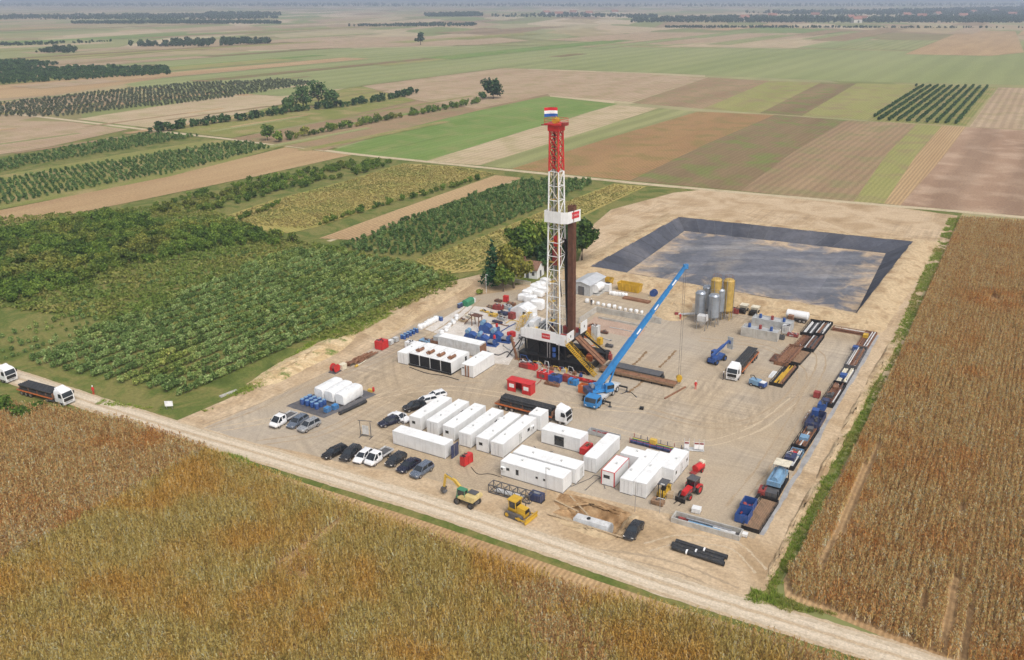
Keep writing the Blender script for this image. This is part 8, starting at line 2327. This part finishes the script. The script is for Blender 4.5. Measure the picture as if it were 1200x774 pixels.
for i, (px, py, sz, mt, lb_) in enumerate([(566, 379, (1.6, 1.0, .5), PLANKM, 'timber pallet behind the blue pumps'), (583, 379, (2.6, .8, .5), DBLUE, 'navy pipe skid behind the right blue pump'), (588, 375, (2.4, .9, .6), GREY, 'grey pipe skid between pumps and crates'), (607, 372, (1.2, 1.0, 1.0), YELLOWP, 'yellow box beside the tent'), (575, 361, (2.0, 1.0, .4), WOODP, 'flat timber stack at the edge of the trees'), (568, 366, (2.6, .7, .3), YELLOWP, 'yellow beams lying left of the crates'), (599, 358, (2.2, 1.2, .6), RUST, 'rusty frame in front of the tent'), (584, 354, (1.8, 1.0, .5), BROWNP, 'brown frame at the edge of the trees'), (612, 398, (1.8, 1.0, .8), LGREY, 'light grey box left of the drill floor'), (597, 400, (2.0, .9, .5), DGREY, 'dark low skid right of the blue pumps'), (600, 395, (1.2, 1.2, 1.2), RED, 'red block between pumps and drill floor'), (551, 373, (2.6, 1.0, .6), CREAM, 'cream crate left of the trestle'), (543, 377, (2.2, 1.0, .5), PLANKM, 'pale timber stack near the sacks'), (694, 384, (1.6, 1.0, .6), RUST, 'rusty box in front of the basin wall'), (708, 391, (1.8, .8, .4), BROWNP, 'brown crate inside the basin'), (703, 404, (1.0, 1.0, 1.6), YELLOW, 'yellow box right of the ramp'), (714, 407, (1.6, .9, .5), DGREY, 'dark box lying past the hose heap'), (752, 480, (.7, .7, .4), BLACK, 'small black pot on the pad below the beam')]):
    skid_box('loose_gear', lb_, 'crate', px, py, sz, mt, RB + rr(.3))
for i, (px, py, lb_) in enumerate([(586, 372, 'person in dark clothes among the crates left of the tent'), (693, 358, 'person in dark clothes standing behind the basin wall'), (602, 408, 'person in red overalls beside the rig raker'), (110, 462, 'person in red at the roadside behind the arriving truck')]):
    worker(px, py, rr(3), lb_, DARKW if i < 2 else OVERALL)
# slim lamp posts and wires of the site
for i, (px, py, lb_) in enumerate([(475, 515, 'slim lamp post beside the long front container'), (640, 582, 'slim lamp post at the corner of the office cabin'), (570, 344, 'white lamp post at the edge of the trees'), (744, 600, 'slim lamp post behind the dark grey car'), (773, 602, 'slim lamp post before the timber crate')]):
    t = thing('lamp_post', lb_, 'lamp post', at(px, py), RB)
    MB().cyl((0, 0, 0), (0, 0, 5.2), .05, 6).build('post', STEEL if i != 2 else WHITE, t); MB().cbox((.25, 0, 5.25), (.6, .22, .12)).build('lamp_head', LGREY, t)

# ================================================================== FAR VILLAGE
VR = paint('village_tiles', (.30, .13, .09), .9); VW = paint('village_wall', (.62, .58, .52), .9)
vill = [(1098, 19.5), (1140, 17), (1128, 22), (1080, 22.5), (1062, 21), (1186, 20), (872, 24.5), (955, 21), (1003, 27), (996, 24.5), (1010, 26), (690, 18.5), (672, 17.5), (720, 17), (640, 18), (655, 19.5), (1165, 16), (905, 22)]
pos_l = ['far right, white gabled', 'highest on the right', 'beside the white gabled one', 'left of the white gabled one', 'behind the tree belt', 'at the right edge', 'left in the tree belt', 'midway in the tree belt', 'in the clearing, left', 'in the clearing, behind', 'in the clearing, right', 'in the hazy centre, right', 'in the hazy centre', 'at the right of the hazy centre', 'leftmost of the hazy centre', 'low in the hazy centre', 'behind the right edge houses', 'between belt and clearing']
for i, (px, py) in enumerate(vill):
    s = 2.1; t = thing('village_house', 'far village house ' + pos_l[i], 'house', at(px, py), random.uniform(-.6, .6), 'houses of the far village')
    t.scale = (s, s, s)
    put('wall', cached('vh', lambda: MB().prism([(-4.5, 0), (4.5, 0), (4.5, 5), (0, 8), (-4.5, 5)], -7, 7, 'x').mesh('wall', VW)), t)
    put('roof', cached('vr', lambda: MB().quad_strip([[(-7.5, -5.2, 4.9), (7.5, -5.2, 4.9), (7.5, 0, 8.5), (-7.5, 0, 8.5)], [(-7.5, -5.2, 5.2), (7.5, -5.2, 5.2), (7.5, 0, 8.8), (-7.5, 0, 8.8)]]).quad_strip([[(-7.5, 5.2, 4.9), (7.5, 5.2, 4.9), (7.5, .01, 8.5), (-7.5, .01, 8.5)], [(-7.5, 5.2, 5.2), (7.5, 5.2, 5.2), (7.5, .01, 8.8), (-7.5, .01, 8.8)]]).mesh('roof', VR)), t)

# ================================================================== HAZE
hz = MB().box(-15400, 15400, -1700, 20300, -4.5, CAMH + 3.0)
m = bpy.data.materials.new('haze'); m.use_nodes = True; m.node_tree.nodes.clear()
ho = m.node_tree.nodes.new('ShaderNodeOutputMaterial'); hv = m.node_tree.nodes.new('ShaderNodeVolumePrincipled')
hv.inputs['Color'].default_value = (.70, .80, .96, 1); hv.inputs['Density'].default_value = .0002; hv.inputs['Anisotropy'].default_value = .2
m.node_tree.links.new(hv.outputs[0], ho.inputs['Volume'])
o = hz.build('haze', m); tag(o, 'pale blue haze lying over the whole plain', kind='stuff')
